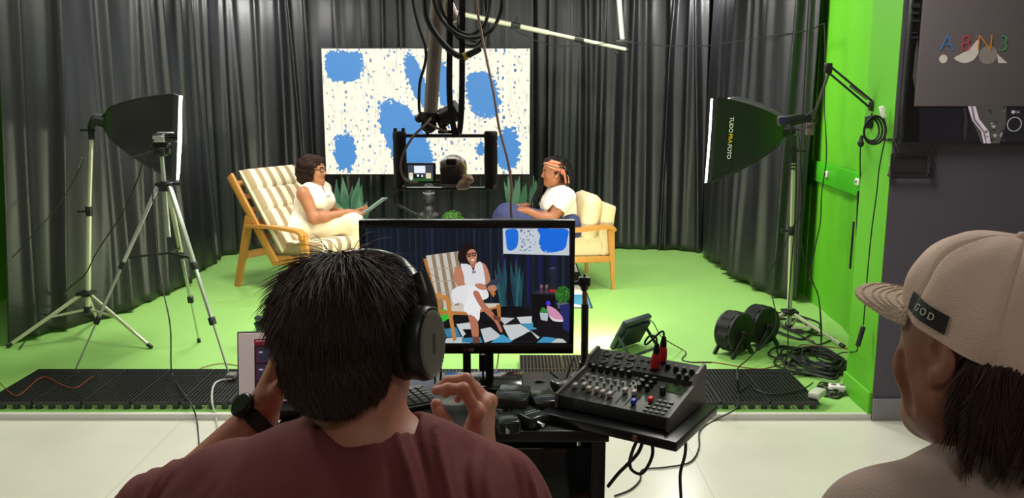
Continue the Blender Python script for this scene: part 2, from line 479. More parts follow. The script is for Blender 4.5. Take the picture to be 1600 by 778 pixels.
# green side wall running back, slightly splayed
A = V((2.20, YW + .345, 0)); B_ = V((2.34, 6.75, 0))
mb = MB(); nrm = V((A.y - B_.y, B_.x - A.x, 0)).normalized() * 0.06
N = 40
poly = []
for i in range(N + 1):
    t = i / N; p = A.lerp(B_, t)
    poly.append(p + nrm.normalized() * (0.012 * sin(t * 23) * sin(t * 9) - 0.004))
mb.add([p for p in poly] + [p + V((0, 0, ZC)) for p in poly], [(i, i + 1, N + 2 + i, N + 1 + i) for i in range(N)], 0, True)
mb.add([p - nrm for p in (A, B_)] + [p - nrm + V((0, 0, ZC)) for p in (A, B_)], [(0, 1, 3, 2)])
struct(mb, 'wall_right', GREEN)
mb = MB(); mb.box((B_.x, B_.y, 0), (B_.x + .06, YB, ZC)); struct(mb, 'wall_right_rear', GREEN)
# rail on the green wall
d = (B_ - A).normalized(); nn = V((-d.y, d.x, 0))
mb = MB(); mb.bar(A + nn * .016 + d * .02 + V((0, 0, 1.045)), B_ + nn * .016 + V((0, 0, 1.045)), .03, .15, bev=.004)
struct(mb, 'trim_3', mat('chroma_green_rail', (66, 176, 20), .5))
BASEG = mat('grey_skirting', (128, 124, 128), 0.5)
struct(MB().box((XJ + .004, YW - .016, 0), (XR, YW, 0.115), bev=.003), 'baseboard_right', BASEG)
struct(MB().box((XJ - .016, YW + .002, STZ), (XJ - .0005, YW + .345, STZ + 0.115), bev=.003), 'baseboard_jamb', GREEN)
# ================================================================== CURTAINS
def curtain_mat():
    m = mat('black_blackout_fabric', (23, 23, 28), 0.38, bump=0.10, bscale=900, spec=0.75)
    return m
CURT = curtain_mat()
def curtain(name, path, z0, z1, label, seed, dens=0.13, flare=0.0, amp=0.05, lean=0.0):
    rs = np.random.RandomState(seed)
    pts = spline([V((p[0], p[1], 0)) for p in path], 24); arr = np.array([(p.x, p.y) for p in pts])
    seg = np.hypot(*(arr[1:] - arr[:-1]).T); S = np.concatenate([[0], np.cumsum(seg)]); L = S[-1]
    ns = int(L / 0.011); nz = 46
    s = np.linspace(0, L, ns); px = np.interp(s, S, arr[:, 0]); py = np.interp(s, S, arr[:, 1])
    tx = np.gradient(px); ty = np.gradient(py); l = np.hypot(tx, ty); nx, ny = -ty / l, tx / l
    z = np.linspace(0, 1, nz); disp = np.zeros((nz, ns)); c = 0.02
    while c < L:
        w = rs.uniform(.014, .04); a = amp * rs.uniform(.5, 1.25); dr = rs.normal(0, .05); fade = rs.choice([0, 0, 1, -1]); ph = rs.uniform(0, 6)
        cc = c + dr * z + 0.012 * np.sin(3 * z + ph)
        aa = a * (1 - 0.55 * (z if fade == 1 else (1 - z) if fade == -1 else 0 * z))
        ww = w * (1 + 0.5 * rs.uniform(0, 1) * (1 - z))
        disp += aa[:, None] * np.exp(-((s[None, :] - cc[:, None]) / ww[:, None]) ** 2)
        c += rs.uniform(.45, 1.7) * dens
    disp += 0.022 * np.sin(s[None, :] * 7 + 2 * np.sin(z[:, None] * 2 + seed)) + 0.008 * np.sin(s[None, :] * 23 + seed)
    hem = 0.010 * np.sin(s * 9 + seed) + 0.006 * np.sin(s * 31)
    vs = np.zeros((nz, ns, 3))
    fl = flare * (1 - z) ** 2
    vs[:, :, 0] = px[None] + nx[None] * (disp + fl[:, None]); vs[:, :, 1] = py[None] + ny[None] * (disp + fl[:, None])
    vs[:, :, 0] -= lean * ((1 - z) ** 1.6)[:, None] * np.clip((s / L - .5) / .5, 0, 1)[None] ** 2
    zz0 = np.interp(s, np.linspace(0, L, len(z0)), z0) if hasattr(z0, '__len__') else np.full(ns, z0)
    vs[:, :, 2] = (zz0 + hem)[None] + z[:, None] * (z1 - zz0 - hem)[None]
    V0 = vs.reshape(-1, 3)
    back = V0.copy(); nn3 = np.stack([np.tile(nx, nz), np.tile(ny, nz), np.zeros(nz * ns)], 1); back = back - nn3 * 0.004
    i = np.arange(nz - 1)[:, None] * ns + np.arange(ns - 1)[None]; i = i.ravel()
    q = np.stack([i, i + 1, i + ns + 1, i + ns], 1); M_ = nz * ns
    q2 = q[:, ::-1] + M_
    e = np.arange(ns - 1); eb = np.stack([e + 1, e, e + M_, e + 1 + M_], 1)
    k = np.arange(nz - 1) * ns; el = np.stack([k, k + ns, k + ns + M_, k + M_], 1); k2 = k + ns - 1; er = np.stack([k2 + ns, k2, k2 + M_, k2 + ns + M_], 1)
    o = np_obj(name, np.concatenate([V0, back]), np.concatenate([q, q2, eb, el, er]), CURT)
    tag(o, label, 'curtain')
    return o
def g(u, v): p = PZ(u, v, STZ); return (p.x, p.y)
# path direction chosen so that the fold side (left normal) looks into the set
curtain('curtain', [g(330, 408), g(277, 450), g(148, 507), (-3.04, 5.36)], 0.045, 2.92, 'black drape along the near side by the silver light stands, flaring at the hem', 3, amp=.06, dens=.24, flare=0.03, lean=.24)
curtain('curtain', [(0.52, 8.9), (0.0, 8.82), (-1.2, 8.8), (-2.5, 8.72), g(329, 405)], 0.04, 2.92, 'black drape hanging behind the striped armchair and the screen', 11, amp=.05, dens=.2)
curtain('curtain', [g(1094, 396), (1.45, 8.78), (0.36, 8.70)], 0.034, 2.92, 'black drape between the screen and the lettered softbox, puddling on the floor', 5, amp=.06, dens=.11)
curtain('curtain', [(2.235, 6.5), g(1190, 458), g(1142, 433), g(1098, 400)], [0.05, .06, .08, .06], 2.92, 'black drape beside the green wall, behind the lettered softbox', 21, amp=.05, dens=.19)
# rail above
mb = MB(); rp = spline([V((-3.22, 5.36, 2.95))] + [V((p[0], p[1], 2.95)) for p in (g(148, 507), g(277, 450), g(329, 405))] + [V((-1, 8.78, 2.95)), V((1.45, 8.77, 2.95))] + [V((p[0], p[1], 2.95)) for p in (g(1094, 396), g(1142, 433), g(1190, 458))] + [V((2.235, 6.5, 2.95))], 8)
mb.tube(rp, .016, 8)
for p in rp[::9]: mb.cyl(p, V((p.x, p.y, ZC)), .006, n=6)
tag(mb.build('curtain_rail', ALU), 'metal curtain rail under the ceiling carrying the black drapes', 'curtain rail')
# ================================================================== LED SCREEN
YS = 8.52
c0 = P(499, 76, YS); c1 = P(828, 76, YS); c2 = P(826, 272, YS)
sx0, sx1, sz1, sz0 = c0.x + .02, c1.x, c0.z, c2.z
scr = thing('tv_screen', 'large bright screen of blue blots on cream, hung before the black drapes', 'screen', ((sx0 + sx1) / 2, YS, sz0))
mb = MB().box((sx0 - .012, YS + .004, sz0 - .012), (sx1 + .012, YS + .05, sz1 + .012), bev=.004)
mb.build('frame', BLK, scr)
MB().box((sx0 + .5, YS + .05, sz0 + .35), (sx1 - .5, YS + .11, sz1 - .35), bev=.01).build('mount', BLKM, scr)
NX, NZ = 500, 300
rs = np.random.RandomState(4)
gx, gz = np.meshgrid(np.linspace(0, 1, NX), np.linspace(0, 1, NZ))      # gz measured from the top
def smooth_noise(nx, ny, seed):
    r = np.random.RandomState(seed).rand(ny + 2, nx + 2)
    x = gx * nx; y = gz * ny; xi = x.astype(int); yi = y.astype(int); fx = x - xi; fy = y - yi
    fx = fx * fx * (3 - 2 * fx); fy = fy * fy * (3 - 2 * fy)
    return (r[yi, xi] * (1 - fx) + r[yi, xi + 1] * fx) * (1 - fy) + (r[yi + 1, xi] * (1 - fx) + r[yi + 1, xi + 1] * fx) * fy
cream = np.array(lin((255, 250, 228))[:3]); blue = np.array(lin((66, 138, 206))[:3]); ink = np.array(lin((120, 140, 165))[:3])
colr = np.tile(cream, (NZ, NX, 1)); colr *= (0.93 + 0.12 * smooth_noise(90, 20, 1))[:, :, None]
brush = smooth_noise(170, 26, 2) > 0.82
colr[brush] = colr[brush] * 0.45 + np.array(lin((205, 200, 185))[:3]) * 0.55
# columns of dabs
ragged = (smooth_noise(60, 60, 8) - .5) * 1.1 + (smooth_noise(150, 110, 9) - .5) * 0.9
for cxn in np.arange(.02, .99, .0275):
    big = rs.rand() < .4; y = rs.uniform(0, .03)
    while y < .99:
        if rs.rand() < (.62 if big else .42) * (1.0 if (cxn > .55 or y > .2) else .7):
            w = rs.uniform(.0025, .006) * (1.25 if big else .8); h = rs.uniform(.006, .014) * (1.2 if big else .8); x0 = cxn + rs.normal(0, .004)
            mk = (((gx - x0) / w) ** 2 + ((gz - y) / h) ** 2 + ragged * .9) < 1
            colr[mk] = ink * rs.uniform(.8, 1.7) if rs.rand() < .75 else blue * .7
        y += rs.uniform(.028, .06)
vl = smooth_noise(220, 8, 5); mk = (vl > .9); colr[mk] = colr[mk] * .4 + ink * .6
for cx, cy, rx, ry, tl, pw in [(.105, .135, .092, .118, 0, 3.4), (.452, .24, .04, .2, .18, 2.5), (.585, .3, .032, .2, .05, 3), (.775, .36, .078, .18, .12, 2.8), (.395, .72, .105, .31, .22, 2.6), (.095, .82, .056, .155, 0, 2.2), (.895, .80, .056, .17, 0, 2.3), (.46, .95, .06, .1, 0, 2.2), (.76, .80, .02, .06, 0, 2)]:
    dx = np.abs((gx - cx - tl * (gz - cy)) / rx); dy = np.abs((gz - cy) / ry)
    r_ = (dx ** pw + dy ** pw) ** (1 / pw) + ragged * .17 * (.1 / max(rx, .05))
    colr[r_ < 1] = blue * (0.96 + .08 * rs.rand())
vs = np.stack([sx0 + gx * (sx1 - sx0), np.full_like(gx, YS), sz1 - gz * (sz1 - sz0)], -1).reshape(-1, 3)
i = (np.arange(NZ - 1)[:, None] * NX + np.arange(NX - 1)[None]).ravel()
np_obj('display', vs, np.stack([i, i + NX, i + NX + 1, i + 1], 1), vcol_mat('screen_picture_light', .4, 1.02), scr, smooth=False, col=np.concatenate([colr.reshape(-1, 3), np.ones((NX * NZ, 1))], 1))
# ================================================================== FLOOR GRATES
GRT = mat('black_grate_plastic', (40, 42, 40), 0.3)
GW, GD, GH = 0.252, 0.53, 0.042
def grate_mesh(depth, ny):
    mb = MB(); t = .0055
    nx = 13
    for i in range(nx):
        x = -GW / 2 + .004 + (GW - .008) * i / (nx - 1); mb.box((x - t / 2, .003, GH - .012), (x + t / 2, depth - .003, GH))
    for j in range(ny):
        y = .006 + (depth - .012) * j / (ny - 1); mb.box((-GW / 2 + .002, y - t / 2, GH - .010), (GW / 2 - .002, y + t / 2, GH - .0002))
    for y in (.0, depth - .008): mb.box((-GW / 2 + .001, y, GH - .018), (GW / 2 - .001, y + .008, GH + .0005))
    for x in (-GW / 2 + .001, GW / 2 - .007): mb.box((x, 0, GH - .018), (x + .006, depth, GH + .0005))
    for x in (-.1, -.035, .035, .1):
        for y in (.004, depth / 2 - .01, depth - .03): mb.box((x - .014, y, 0), (x + .014, y + .02, GH - .012))
    return mb
gr = None
gy0 = 4.225
gx0 = -2.72
descr = {}
NG = 17
for i in range(NG):
    x = gx0 + GW * (i + .5) + .001 * i
    lab = 'black grate panel in the stage edge row, '
    wh = ['end panel at the drape side', 'second panel from the drape side end', 'third panel from the drape side end', 'fourth panel from the drape side end', 'fifth panel from the drape side end', 'partly behind the tablet', 'behind the tablet and watch', 'behind the seated man head', 'behind the headphones', 'under the monitor stand', 'beyond the keyboard', 'beyond the dark boxes', 'beyond the camera pole', 'beyond the mixer', 'third from the cable pile end', 'second from the cable pile end', 'end panel beside the cable pile'][i]
    if gr is None:
        gr = grate_mesh(GD, 26).build('floor_grate', GRT, world=True, origin=(0, 0, 0)); o = gr
    else:
        o = gr.copy(); COL.objects.link(o)
    o.location = (x, gy0, STZ); tag(o, lab + wh, 'floor grate', 'plastic grate panels along the stage edge')
g2 = grate_mesh(GD / 2, 13).build('floor_grate', GRT, world=True, origin=(0, 0, 0)); x = PZ(812, 580, STZ + GH).x + GW / 2
g2.location = (x, gy0 + GD + .004, STZ); tag(g2, 'short black grate panel behind the long row, directly behind the monitor corner', 'floor grate', 'short grate panels behind the row')
o = g2.copy(); COL.objects.link(o); o.location = (x + GW + .001, gy0 + GD + .004, STZ); tag(o, 'short black grate panel set behind the row, hidden partly by the mixer', 'floor grate', 'short grate panels behind the row')
# ================================================================== STAGE FURNITURE
def stripes(name, c1, c2, per, frac, axis=1, rough=.85):
    m = bpy.data.materials.new(name); m.use_nodes = True; nt = m.node_tree; b = nt.nodes['Principled BSDF']
    tc = nt.nodes.new('ShaderNodeTexCoord'); sp = nt.nodes.new('ShaderNodeSeparateXYZ'); nt.links.new(tc.outputs['Object'], sp.inputs[0])
    a = nt.nodes.new('ShaderNodeMath'); a.operation = 'MULTIPLY_ADD'; a.inputs[1].default_value = 1 / per; a.inputs[2].default_value = 10.25
    fr = nt.nodes.new('ShaderNodeMath'); fr.operation = 'FRACT'; gt = nt.nodes.new('ShaderNodeMath'); gt.operation = 'GREATER_THAN'; gt.inputs[1].default_value = frac
    nt.links.new(sp.outputs[axis], a.inputs[0]); nt.links.new(a.outputs[0], fr.inputs[0]); nt.links.new(fr.outputs[0], gt.inputs[0])
    mx = nt.nodes.new('ShaderNodeMix'); mx.data_type = 'RGBA'; mx.inputs['A'].default_value = lin(c1); mx.inputs['B'].default_value = lin(c2)
    nt.links.new(gt.outputs[0], mx.inputs['Factor']); nt.links.new(mx.outputs['Result'], b.inputs['Base Color']); b.inputs['Roughness'].default_value = rough
    n2 = nt.nodes.new('ShaderNodeTexNoise'); n2.inputs['Scale'].default_value = 300; nt.links.new(tc.outputs['Object'], n2.inputs['Vector'])
    bp = nt.nodes.new('ShaderNodeBump'); bp.inputs['Strength'].default_value = .2; bp.inputs['Distance'].default_value = .003
    nt.links.new(n2.outputs['Fac'], bp.inputs['Height']); nt.links.new(bp.outputs['Normal'], b.inputs['Normal'])
    return m
STRIPE = stripes('cream_and_beige_striped_cloth', (226, 214, 186), (160, 138, 104), 0.108, 0.56)
OAK = mat('honey_oak', (198, 138, 66), 0.42, var=.16, vscale=9, stretch=(1, 1, 5))
WOOD2 = mat('warm_teak', (184, 126, 58), 0.42, var=.16, vscale=9, stretch=(5, 1, 1))
CREAMF = mat('cream_upholstery', (212, 192, 154), 0.9, var=.05, vscale=30, bump=.15, bscale=260)
CREAMP = mat('cream_chenille', (220, 202, 164), 0.9, var=.07, vscale=60, bump=.3, bscale=120)
def cushion(M, L, Wd, T, segs=1, puff=.35, nu=48, nv=32, round_=.045):
    """padded slab: local x 0..L, y -W/2..W/2, z 0..T, seams across x"""
    mb = MB(); top = []; bot = []
    for i in range(nu + 1):
        for j in range(nv + 1):
            u = i / nu; v = j / nv
            # superellipse outline
            ex = max(0, 1 - (min(u, 1 - u) * L / round_)) if round_ else 0; ey = max(0, 1 - (min(v, 1 - v) * Wd / round_))
            e = min(1, (ex ** 2.2 + ey ** 2.2) ** (1 / 2.2)); h = (1 - e ** 2.4) ** .5
            sd = abs((u * segs) % 1 - .5) * 2; sd = sd ** 6 if 0.3 / segs < u < 1 - .3 / segs and segs > 1 else 0
            cr = min(1, min(v, 1 - v) * 6); cr2 = min(1, min(u, 1 - u) * 6)
            b = 1 + puff * .35 * (cr * (2 - cr) * cr2 * (2 - cr2) - 1) - puff * .75 * sd
            ins = 1 - .06 * e ** 3
            x = L / 2 + (u - .5) * L; y = (v - .5) * Wd
            top.append(M @ V((x, y, T / 2 + T / 2 * h * b))); bot.append(M @ V((x, y, T / 2 - T / 2 * h * (1 - puff * .2 * sd))))
    n = nv + 1; N = len(top); fs = []; gs = []
    for i in range(nu):
        for j in range(nv):
            a = i * n + j; fs.append((a, a + n, a + n + 1, a + 1)); gs.append((N + a, N + a + 1, N + a + n + 1, N + a + n))
    mb.add(top + bot, fs + gs, 0, True)
    # weld rim
    bm = bmesh.new(); vl = [bm.verts.new(v) for v in mb.v]
    for f in mb.f: bm.faces.new([vl[k] for k in f])
    bmesh.ops.remove_doubles(bm, verts=bm.verts[:], dist=1e-5)
    bm.verts.index_update(); mb.v = [tuple(v.co) for v in bm.verts]; mb.f = [tuple(v.index for v in f.verts) for f in bm.faces]; mb.m = [0] * len(mb.f); mb.sm = [True] * len(mb.f); bm.free()
    return mb
# ---- striped lounge chair
ang = R(-31)
fr_ = PZ(372, 447, STZ); off = Matrix.Rotation(ang, 3, 'Z') @ V((-.42, -.30, 0))
CL = V((fr_.x - off.x, fr_.y - off.y, STZ))
chL = thing('armchair', 'oak lounge chair with cream and beige striped cushions, seating a woman in white', 'armchair', CL, ang)
def loc_(o, name, mb, m): return mb.build(name, m, o, world=False)
for s in (-1, 1):
    y = s * .30
    mb = MB().bar((-.44, y, .93), (.045, y, .235), .028, .075, up=(1, 0, .6), bev=.008); loc_(chL, 'back_rail', mb, OAK)
    mb = MB().bar((-.42, y + s * .002, 0), (-.235, y + s * .002, .60), .03, .055, up=(1, 0, 0), w2=.03, h2=.075); loc_(chL, 'rear_leg', mb, OAK)
    mb = MB().bar((.45, y + s * .012, 0), (.36, y + s * .012, .50), .03, .035, up=(1, 0, 0), w2=.035, h2=.07); loc_(chL, 'front_leg', mb, OAK)
    pts = [V((-.26, y + s * .012, .525)), V((0, y + s * .012, .538)), V((.28, y + s * .012, .53)), V((.36, y + s * .012, .505)), V((.37, y + s * .012, .47))]
    mb = MB()
    sp_ = spline(pts, 5); vs = []; fs = []
    for i, p in enumerate(sp_):
        t = (sp_[min(i + 1, len(sp_) - 1)] - sp_[max(i - 1, 0)]).normalized(); nn = V((-t.z, 0, t.x)); w = .026 + .010 * min(1, i / 8)
        vs += [p + V((0, -w, 0)) - nn * .013, p + V((0, w, 0)) - nn * .013, p + V((0, w, 0)) + nn * .013, p + V((0, -w, 0)) + nn * .013]
    for i in range(len(sp_) - 1):
        for k in range(4): fs.append((4 * i + k, 4 * i + (k + 1) % 4, 4 * i + 4 + (k + 1) % 4, 4 * i + 4 + k))
    fs += [(0, 1, 2, 3), tuple(4 * (len(sp_) - 1) + k for k in (3, 2, 1, 0))]
    mb.add(vs, fs); loc_(chL, 'armrest', mb, OAK)
    mb = MB().bar((-.02, y * .93, .255), (.475, y * .93, .30), .024, .075, bev=.006); loc_(chL, 'seat_rail', mb, OAK)
mb = MB()
mb.bar((.47, -.28, .297), (.47, .28, .297), .024, .075, bev=.006); loc_(chL, 'front_rail', mb, OAK)
mb = MB()
mb.bar((-.335, -.29, .27), (-.335, .29, .27), .03, .06, bev=.006); loc_(chL, 'rear_stretcher', mb, OAK)
mb = MB()
for k in range(6):
    t = .1 + .15 * k; p = V((-.44, 0, .93)).lerp(V((.045, 0, .235)), t); mb.bar(p + V((0, -.29, 0)), p + V((0, .29, 0)), .014, .05, up=(.8, 0, -.55))
loc_(chL, 'back_slats', mb, OAK)
d = (V((-.44, 0, .93)) - V((.045, 0, .235))).normalized(); nrm = V((d.z, 0, -d.x))
Mb = frame_M(V((.07, 0, .30)) + nrm * .008, d, (0, -1, 0)); Mb = Mb if (Mb.to_3x3() @ V((0, 0, 1))).x > 0 else frame_M(V((.07, 0, .30)) + nrm * .008, d, (0, 1, 0))
loc_(chL, 'back_cushion', cushion(Mb, .78, .60, .10, 4, .5, 64, 30, .04), STRIPE)
Ms = frame_M(V((-.06, 0, .285)), V((1, 0, .10)), (0, 1, 0))
loc_(chL, 'seat_cushion', cushion(Ms, .575, .555, .115, 2, .3, 40, 30, .04), STRIPE)
# ---- cream armchair
angR = pi + R(14)
fr_ = PZ(957, 452, STZ); off = Matrix.Rotation(angR, 3, 'Z') @ V((-.34, .335, 0))
CR = V((fr_.x - off.x, fr_.y - off.y, STZ))
chR = thing('armchair', 'cream upholstered armchair with teak frame, seating a woman in a headwrap', 'armchair', CR, angR)
for s in (-1, 1):
    y = s * .335
    mb = MB().bar((-.345, y, 0), (-.315, y, .50), .022, .022, up=(1, 0, 0), w2=.032, h2=.055); loc_(chR, 'rear_leg', mb, WOOD2)
    mb = MB().bar((.36, y, 0), (.335, y, .49), .022, .022, up=(1, 0, 0), w2=.032, h2=.05); loc_(chR, 'front_leg', mb, WOOD2)
    mb = MB(); sp_ = spline([V((-.345, y, .485)), V((-.29, y, .523)), V((0, y, .508)), V((.25, y, .518)), V((.35, y, .505)), V((.38, y, .475))], 5); vs = []; fs = []
    for i, p in enumerate(sp_):
        t = (sp_[min(i + 1, len(sp_) - 1)] - sp_[max(i - 1, 0)]).normalized(); nn = V((-t.z, 0, t.x)); w = .022 + .008 * sin(pi * i / (len(sp_) - 1))
        vs += [p + V((0, -w, 0)) - nn * .017, p + V((0, w, 0)) - nn * .017, p + V((0, w, 0)) + nn * .017, p + V((0, -w, 0)) + nn * .017]
    for i in range(len(sp_) - 1):
        for k in range(4): fs.append((4 * i + k, 4 * i + (k + 1) % 4, 4 * i + 4 + (k + 1) % 4, 4 * i + 4 + k))
    fs += [(0, 1, 2, 3), tuple(4 * (len(sp_) - 1) + k for k in (3, 2, 1, 0))]
    mb.add(vs, fs); loc_(chR, 'armrest', mb, WOOD2)
    mb = MB().bar((-.335, y, .255), (.345, y, .275), .024, .05, bev=.006); loc_(chR, 'side_rail', mb, WOOD2)
mb = MB().bar((.345, -.33, .275), (.345, .33, .275), .024, .05, bev=.006); loc_(chR, 'front_rail', mb, WOOD2)
mb = MB().bar((-.32, -.33, .255), (-.32, .33, .255), .024, .05, bev=.006); loc_(chR, 'rear_rail', mb, WOOD2)
M1 = frame_M(V((-.27, 0, .275)), V((1, 0, .03)), (0, 1, 0))
loc_(chR, 'seat_cushion', cushion(M1, .62, .62, .165, 1, .25, 36, 36, .03), CREAMF)
dd = V((-.12, 0, .98)).normalized(); M2 = frame_M(V((-.265, 0, .27)), dd, (0, -1, 0))
if (M2.to_3x3() @ V((0, 0, 1))).x < 0: M2 = frame_M(V((-.265, 0, .27)), dd, (0, 1, 0))
M2 = Matrix.Translation(V((-.06, 0, 0))) @ M2
loc_(chR, 'backrest', cushion(M2, .43, .62, .12, 1, .25, 30, 30, .03), CREAMF)
Rr = Matrix.Rotation(angR, 4, 'Z'); base = Matrix.Translation(CR) @ Rr
Mp = base @ (Matrix.Translation(V((-.055, .10, .40))) @ Matrix.Rotation(R(-10), 4, 'Y') @ frame_M((0, 0, 0), (0, 0, 1), (0, 1, 0)))
pz = (Mp.to_3x3() @ V((0, 0, 1)))
pl = cushion(Mp, .40, .42, .16, 1, .8, 36, 36, .085).build('pillow', CREAMP)
tag(pl, 'plump cream cushion standing on the cream armchair behind the seated woman', 'pillow')
# ---- rug
RW, RD, RX, RY = 2.45, 1.75, None, None
rl = PZ(412, 486, STZ + .008); rr_ = PZ(926, 479, STZ + .008)
RX0, RX1, RY0 = rl.x, rr_.x, 6.32; RY1 = 8.05
mb = MB(); mb.box((RX0, RY0, STZ), (RX1, RY1, STZ + .004), mi=0)
nx_, ny_ = 5, 4; cw = (RX1 - RX0) / nx_; ch_ = (RY1 - RY0) / ny_; rr = random.Random(5)
for i in range(nx_):
    for j in range(ny_):
        x0 = RX0 + i * cw + .012 * (i == 0); x1 = RX0 + (i + 1) * cw - .012 * (i == nx_ - 1); y0 = RY0 + j * ch_ + .012 * (j == 0); y1 = RY0 + (j + 1) * ch_ - .012 * (j == ny_ - 1); z = STZ + .0048
        cs = rr.choice([(1, 0), (1, 2), (2, 3), (0, 1), (1, 3)])
        if (i + j) % 2: mb.add([(x0, y0, z), (x1, y0, z), (x1, y1, z), (x0, y1, z)], [(0, 1, 2)], cs[0]); mb.add([(x0, y0, z), (x1, y1, z), (x0, y1, z)], [(0, 1, 2)], cs[1])
        else: mb.add([(x0, y0, z), (x1, y0, z), (x0, y1, z)], [(0, 1, 2)], cs[0]); mb.add([(x1, y0, z), (x1, y1, z), (x0, y1, z)], [(0, 1, 2)], cs[1])
rugm = [mat('rug_black', (28, 28, 30), .95), mat('rug_white', (226, 224, 216), .95, bump=.3, bscale=300), mat('rug_grey', (150, 152, 150), .95), mat('rug_blue', (58, 136, 172), .95)]
tag(mb.build('rug', rugm), 'low rug of black, white and blue triangles under the two armchairs', 'rug')
# ---- snake plants
LEAFM = mat('snake_plant_green', (74, 118, 92), 0.45, var=.35, vscale=30, stretch=(1, 1, 2.5))
LEAFE = mat('snake_plant_yellow_edge', (168, 178, 96), 0.5)
POTB = mat('black_planter', (22, 22, 24), 0.5)
def snake(label, c, tops, seed, group='tall snake plants behind the armchairs', bh=.55):
    t = thing('snake_plant', label, 'plant', c)
    t['group'] = group
    mb = MB().lathe([(.001, .0), (.115, 0), (.15, .30), (.152, .31), (.138, .31), (.135, .27), (.001, .27)], c, n=28); mb.build('pot', POTB, t)
    r = random.Random(seed)
    for k, (tx, tz, ty) in enumerate(tops):
        b0 = V(c) + V((r.uniform(-.07, .07), r.uniform(-.06, .06), .25)); tip = V((tx, c[1] + ty, tz)); mb = MB(); n = 14; vs = []; fs = []
        ax = V((cos(r.uniform(-.5, .5)), sin(r.uniform(-.5, .5)), 0)); wd = r.uniform(.034, .046)
        mid = (b0 + tip) / 2 + V((r.uniform(-.02, .02), 0, 0)); tw = r.uniform(-.7, .7)
        for i in range(n + 1):
            u = i / n; p = b0 * (1 - u) ** 2 + 2 * mid * u * (1 - u) + tip * u * u
            w = wd * (.55 + .9 * u - 0.5 * u * u) * min(1, (1 - u) * 3.2 + .02) ; a = tw * u
            x = Matrix.Rotation(a, 3, 'Z') @ ax; nn = V((-x.y, x.x, 0))
            vs += [p - x * w, p - x * w * .86 + nn * .003, p + nn * .010 * (1 - u), p + x * w * .86 + nn * .003, p + x * w, p - nn * .004 * (1 - u) + nn * .002]
        for i in range(n):
            for q in range(6): fs.append((6 * i + q, 6 * i + (q + 1) % 6, 6 * i + 6 + (q + 1) % 6, 6 * i + 6 + q))
        b = len(mb.f); mb.add(vs, fs, 0, True)
        for i in range(n):
            for q in range(6): mb.m[b + 6 * i + q] = 1 if q in (0, 3) else 0
        mb.build('leaf', [LEAFM, LEAFE], t)
def pt(u, v, Y): p = P(u, v, Y); return (p.x, p.z)
YP = 8.2
tops = []; r = random.Random(2)
for (u, v) in [(523, 281), (531, 288), (538, 276), (543, 300), (549, 291), (556, 309), (561, 277), (566, 288), (570, 300), (575, 310), (581, 308), (527, 300), (535, 312), (552, 320), (578, 322)]:
    x, z = pt(u, v, YP); tops.append((x, z, r.uniform(-.08, .08)))
b = P(553, 400, YP)
snake('blue-green snake plant in a black pot between the white-dressed woman and the monitor', (P(541, 400, YP).x, YP, STZ), tops[:8], 3)
snake('smaller snake plant in a black pot under the screen, beside the held tablet', (P(568, 400, YP).x + .07, YP - .3, STZ), tops[8:], 4)
tops = []
for (u, v) in [(787, 284), (793, 275), (800, 290), (806, 280), (812, 274), (818, 290), (822, 284), (797, 300), (809, 305)]:
    x, z = pt(u, v, YP); tops.append((x, z, r.uniform(-.08, .08)))
snake('snake plant with upright blades behind the blue trousers of the woman in the headwrap', (P(804, 400, YP).x, YP, STZ), tops, 6)
tops = []
for (u, v) in [(834, 275), (838, 283), (843, 290), (830, 292)]:
    x, z = pt(u, v, YP); tops.append((x, z, r.uniform(-.06, .06)))
snake('snake plant half hidden behind the long braids of the woman in the headwrap', (P(846, 400, YP).x, YP + .06, STZ), tops, 8)
# ---- round side table with ornaments
YT = 7.75
tb = P(690, 355, YT)
TC = V((P(672, 360, YT).x, YT, STZ)); TH = P(672, 349, YT).z - STZ
tbl = thing('side_table', 'round black drum side table between the armchairs, mostly behind the monitor', 'side table', TC)
MB().lathe([(.001, TH - .02), (.25, TH - .02), (.255, TH - .014), (.255, TH - .004), (.25, TH), (.001, TH)], TC, n=40).build('top', BLK, tbl)
MB().lathe([(.001, 0), (.17, 0), (.17, TH - .02), (.001, TH - .02)], TC, n=36).build('base', BLKM, tbl)
GLASSM = mat('clear_glass', (240, 245, 250), 0.03, trans=1.0)
TZ = STZ + TH
for k, (u, lab) in enumerate([(657, 'small drinking glass on the side table, the one nearer the striped chair'), (668, 'small drinking glass on the side table, the one next to the bust')]):
    x = P(u, 345, YT - .12).x
    o = MB().lathe([(.001, .001), (.028, .001), (.033, .085), (.031, .085), (.027, .006), (.001, .006)], (x, YT - .12 + .05 * k, TZ), n=20).build('drinking_glass', GLASSM); tag(o, lab, 'glass', 'glasses on the side table')
# bust
BZ = TZ
SX = P(668, 300, YT).x
sc_ = (P(668, 293, YT).z - BZ)
pr = [cap((SX, YT + .1, BZ + .04), (SX, YT + .1, BZ + .10), .055, .05), cap((SX - .06, YT + .1, BZ + .05), (SX + .06, YT + .1, BZ + .05), .04),
      cap((SX, YT + .1, BZ + .1), (SX, YT + .1, BZ + .16), .03, .03), ell((SX, YT + .095, BZ + sc_ * .66), (.042, .05, .062)), cap((SX, YT + .11, BZ + sc_ * .8), (SX, YT + .12, BZ + sc_ * .93), .042, .05, .01),
      cap((SX, YT + .045, BZ + sc_ * .68), (SX, YT + .035, BZ + sc_ * .62), .007, .01, .01), cap((SX - .015, YT + .05, BZ + sc_ * .56), (SX + .015, YT + .05, BZ + sc_ * .56), .007, .007, .006),
      ell((SX - .044, YT + .1, BZ + sc_ * .64), (.008, .014, .022)), ell((SX + .044, YT + .1, BZ + sc_ * .64), (.008, .014, .022)),
      sub(ell((SX - .018, YT + .045, BZ + sc_ * .7), .012, .008)), sub(ell((SX + .018, YT + .045, BZ + sc_ * .7), .012, .008))]
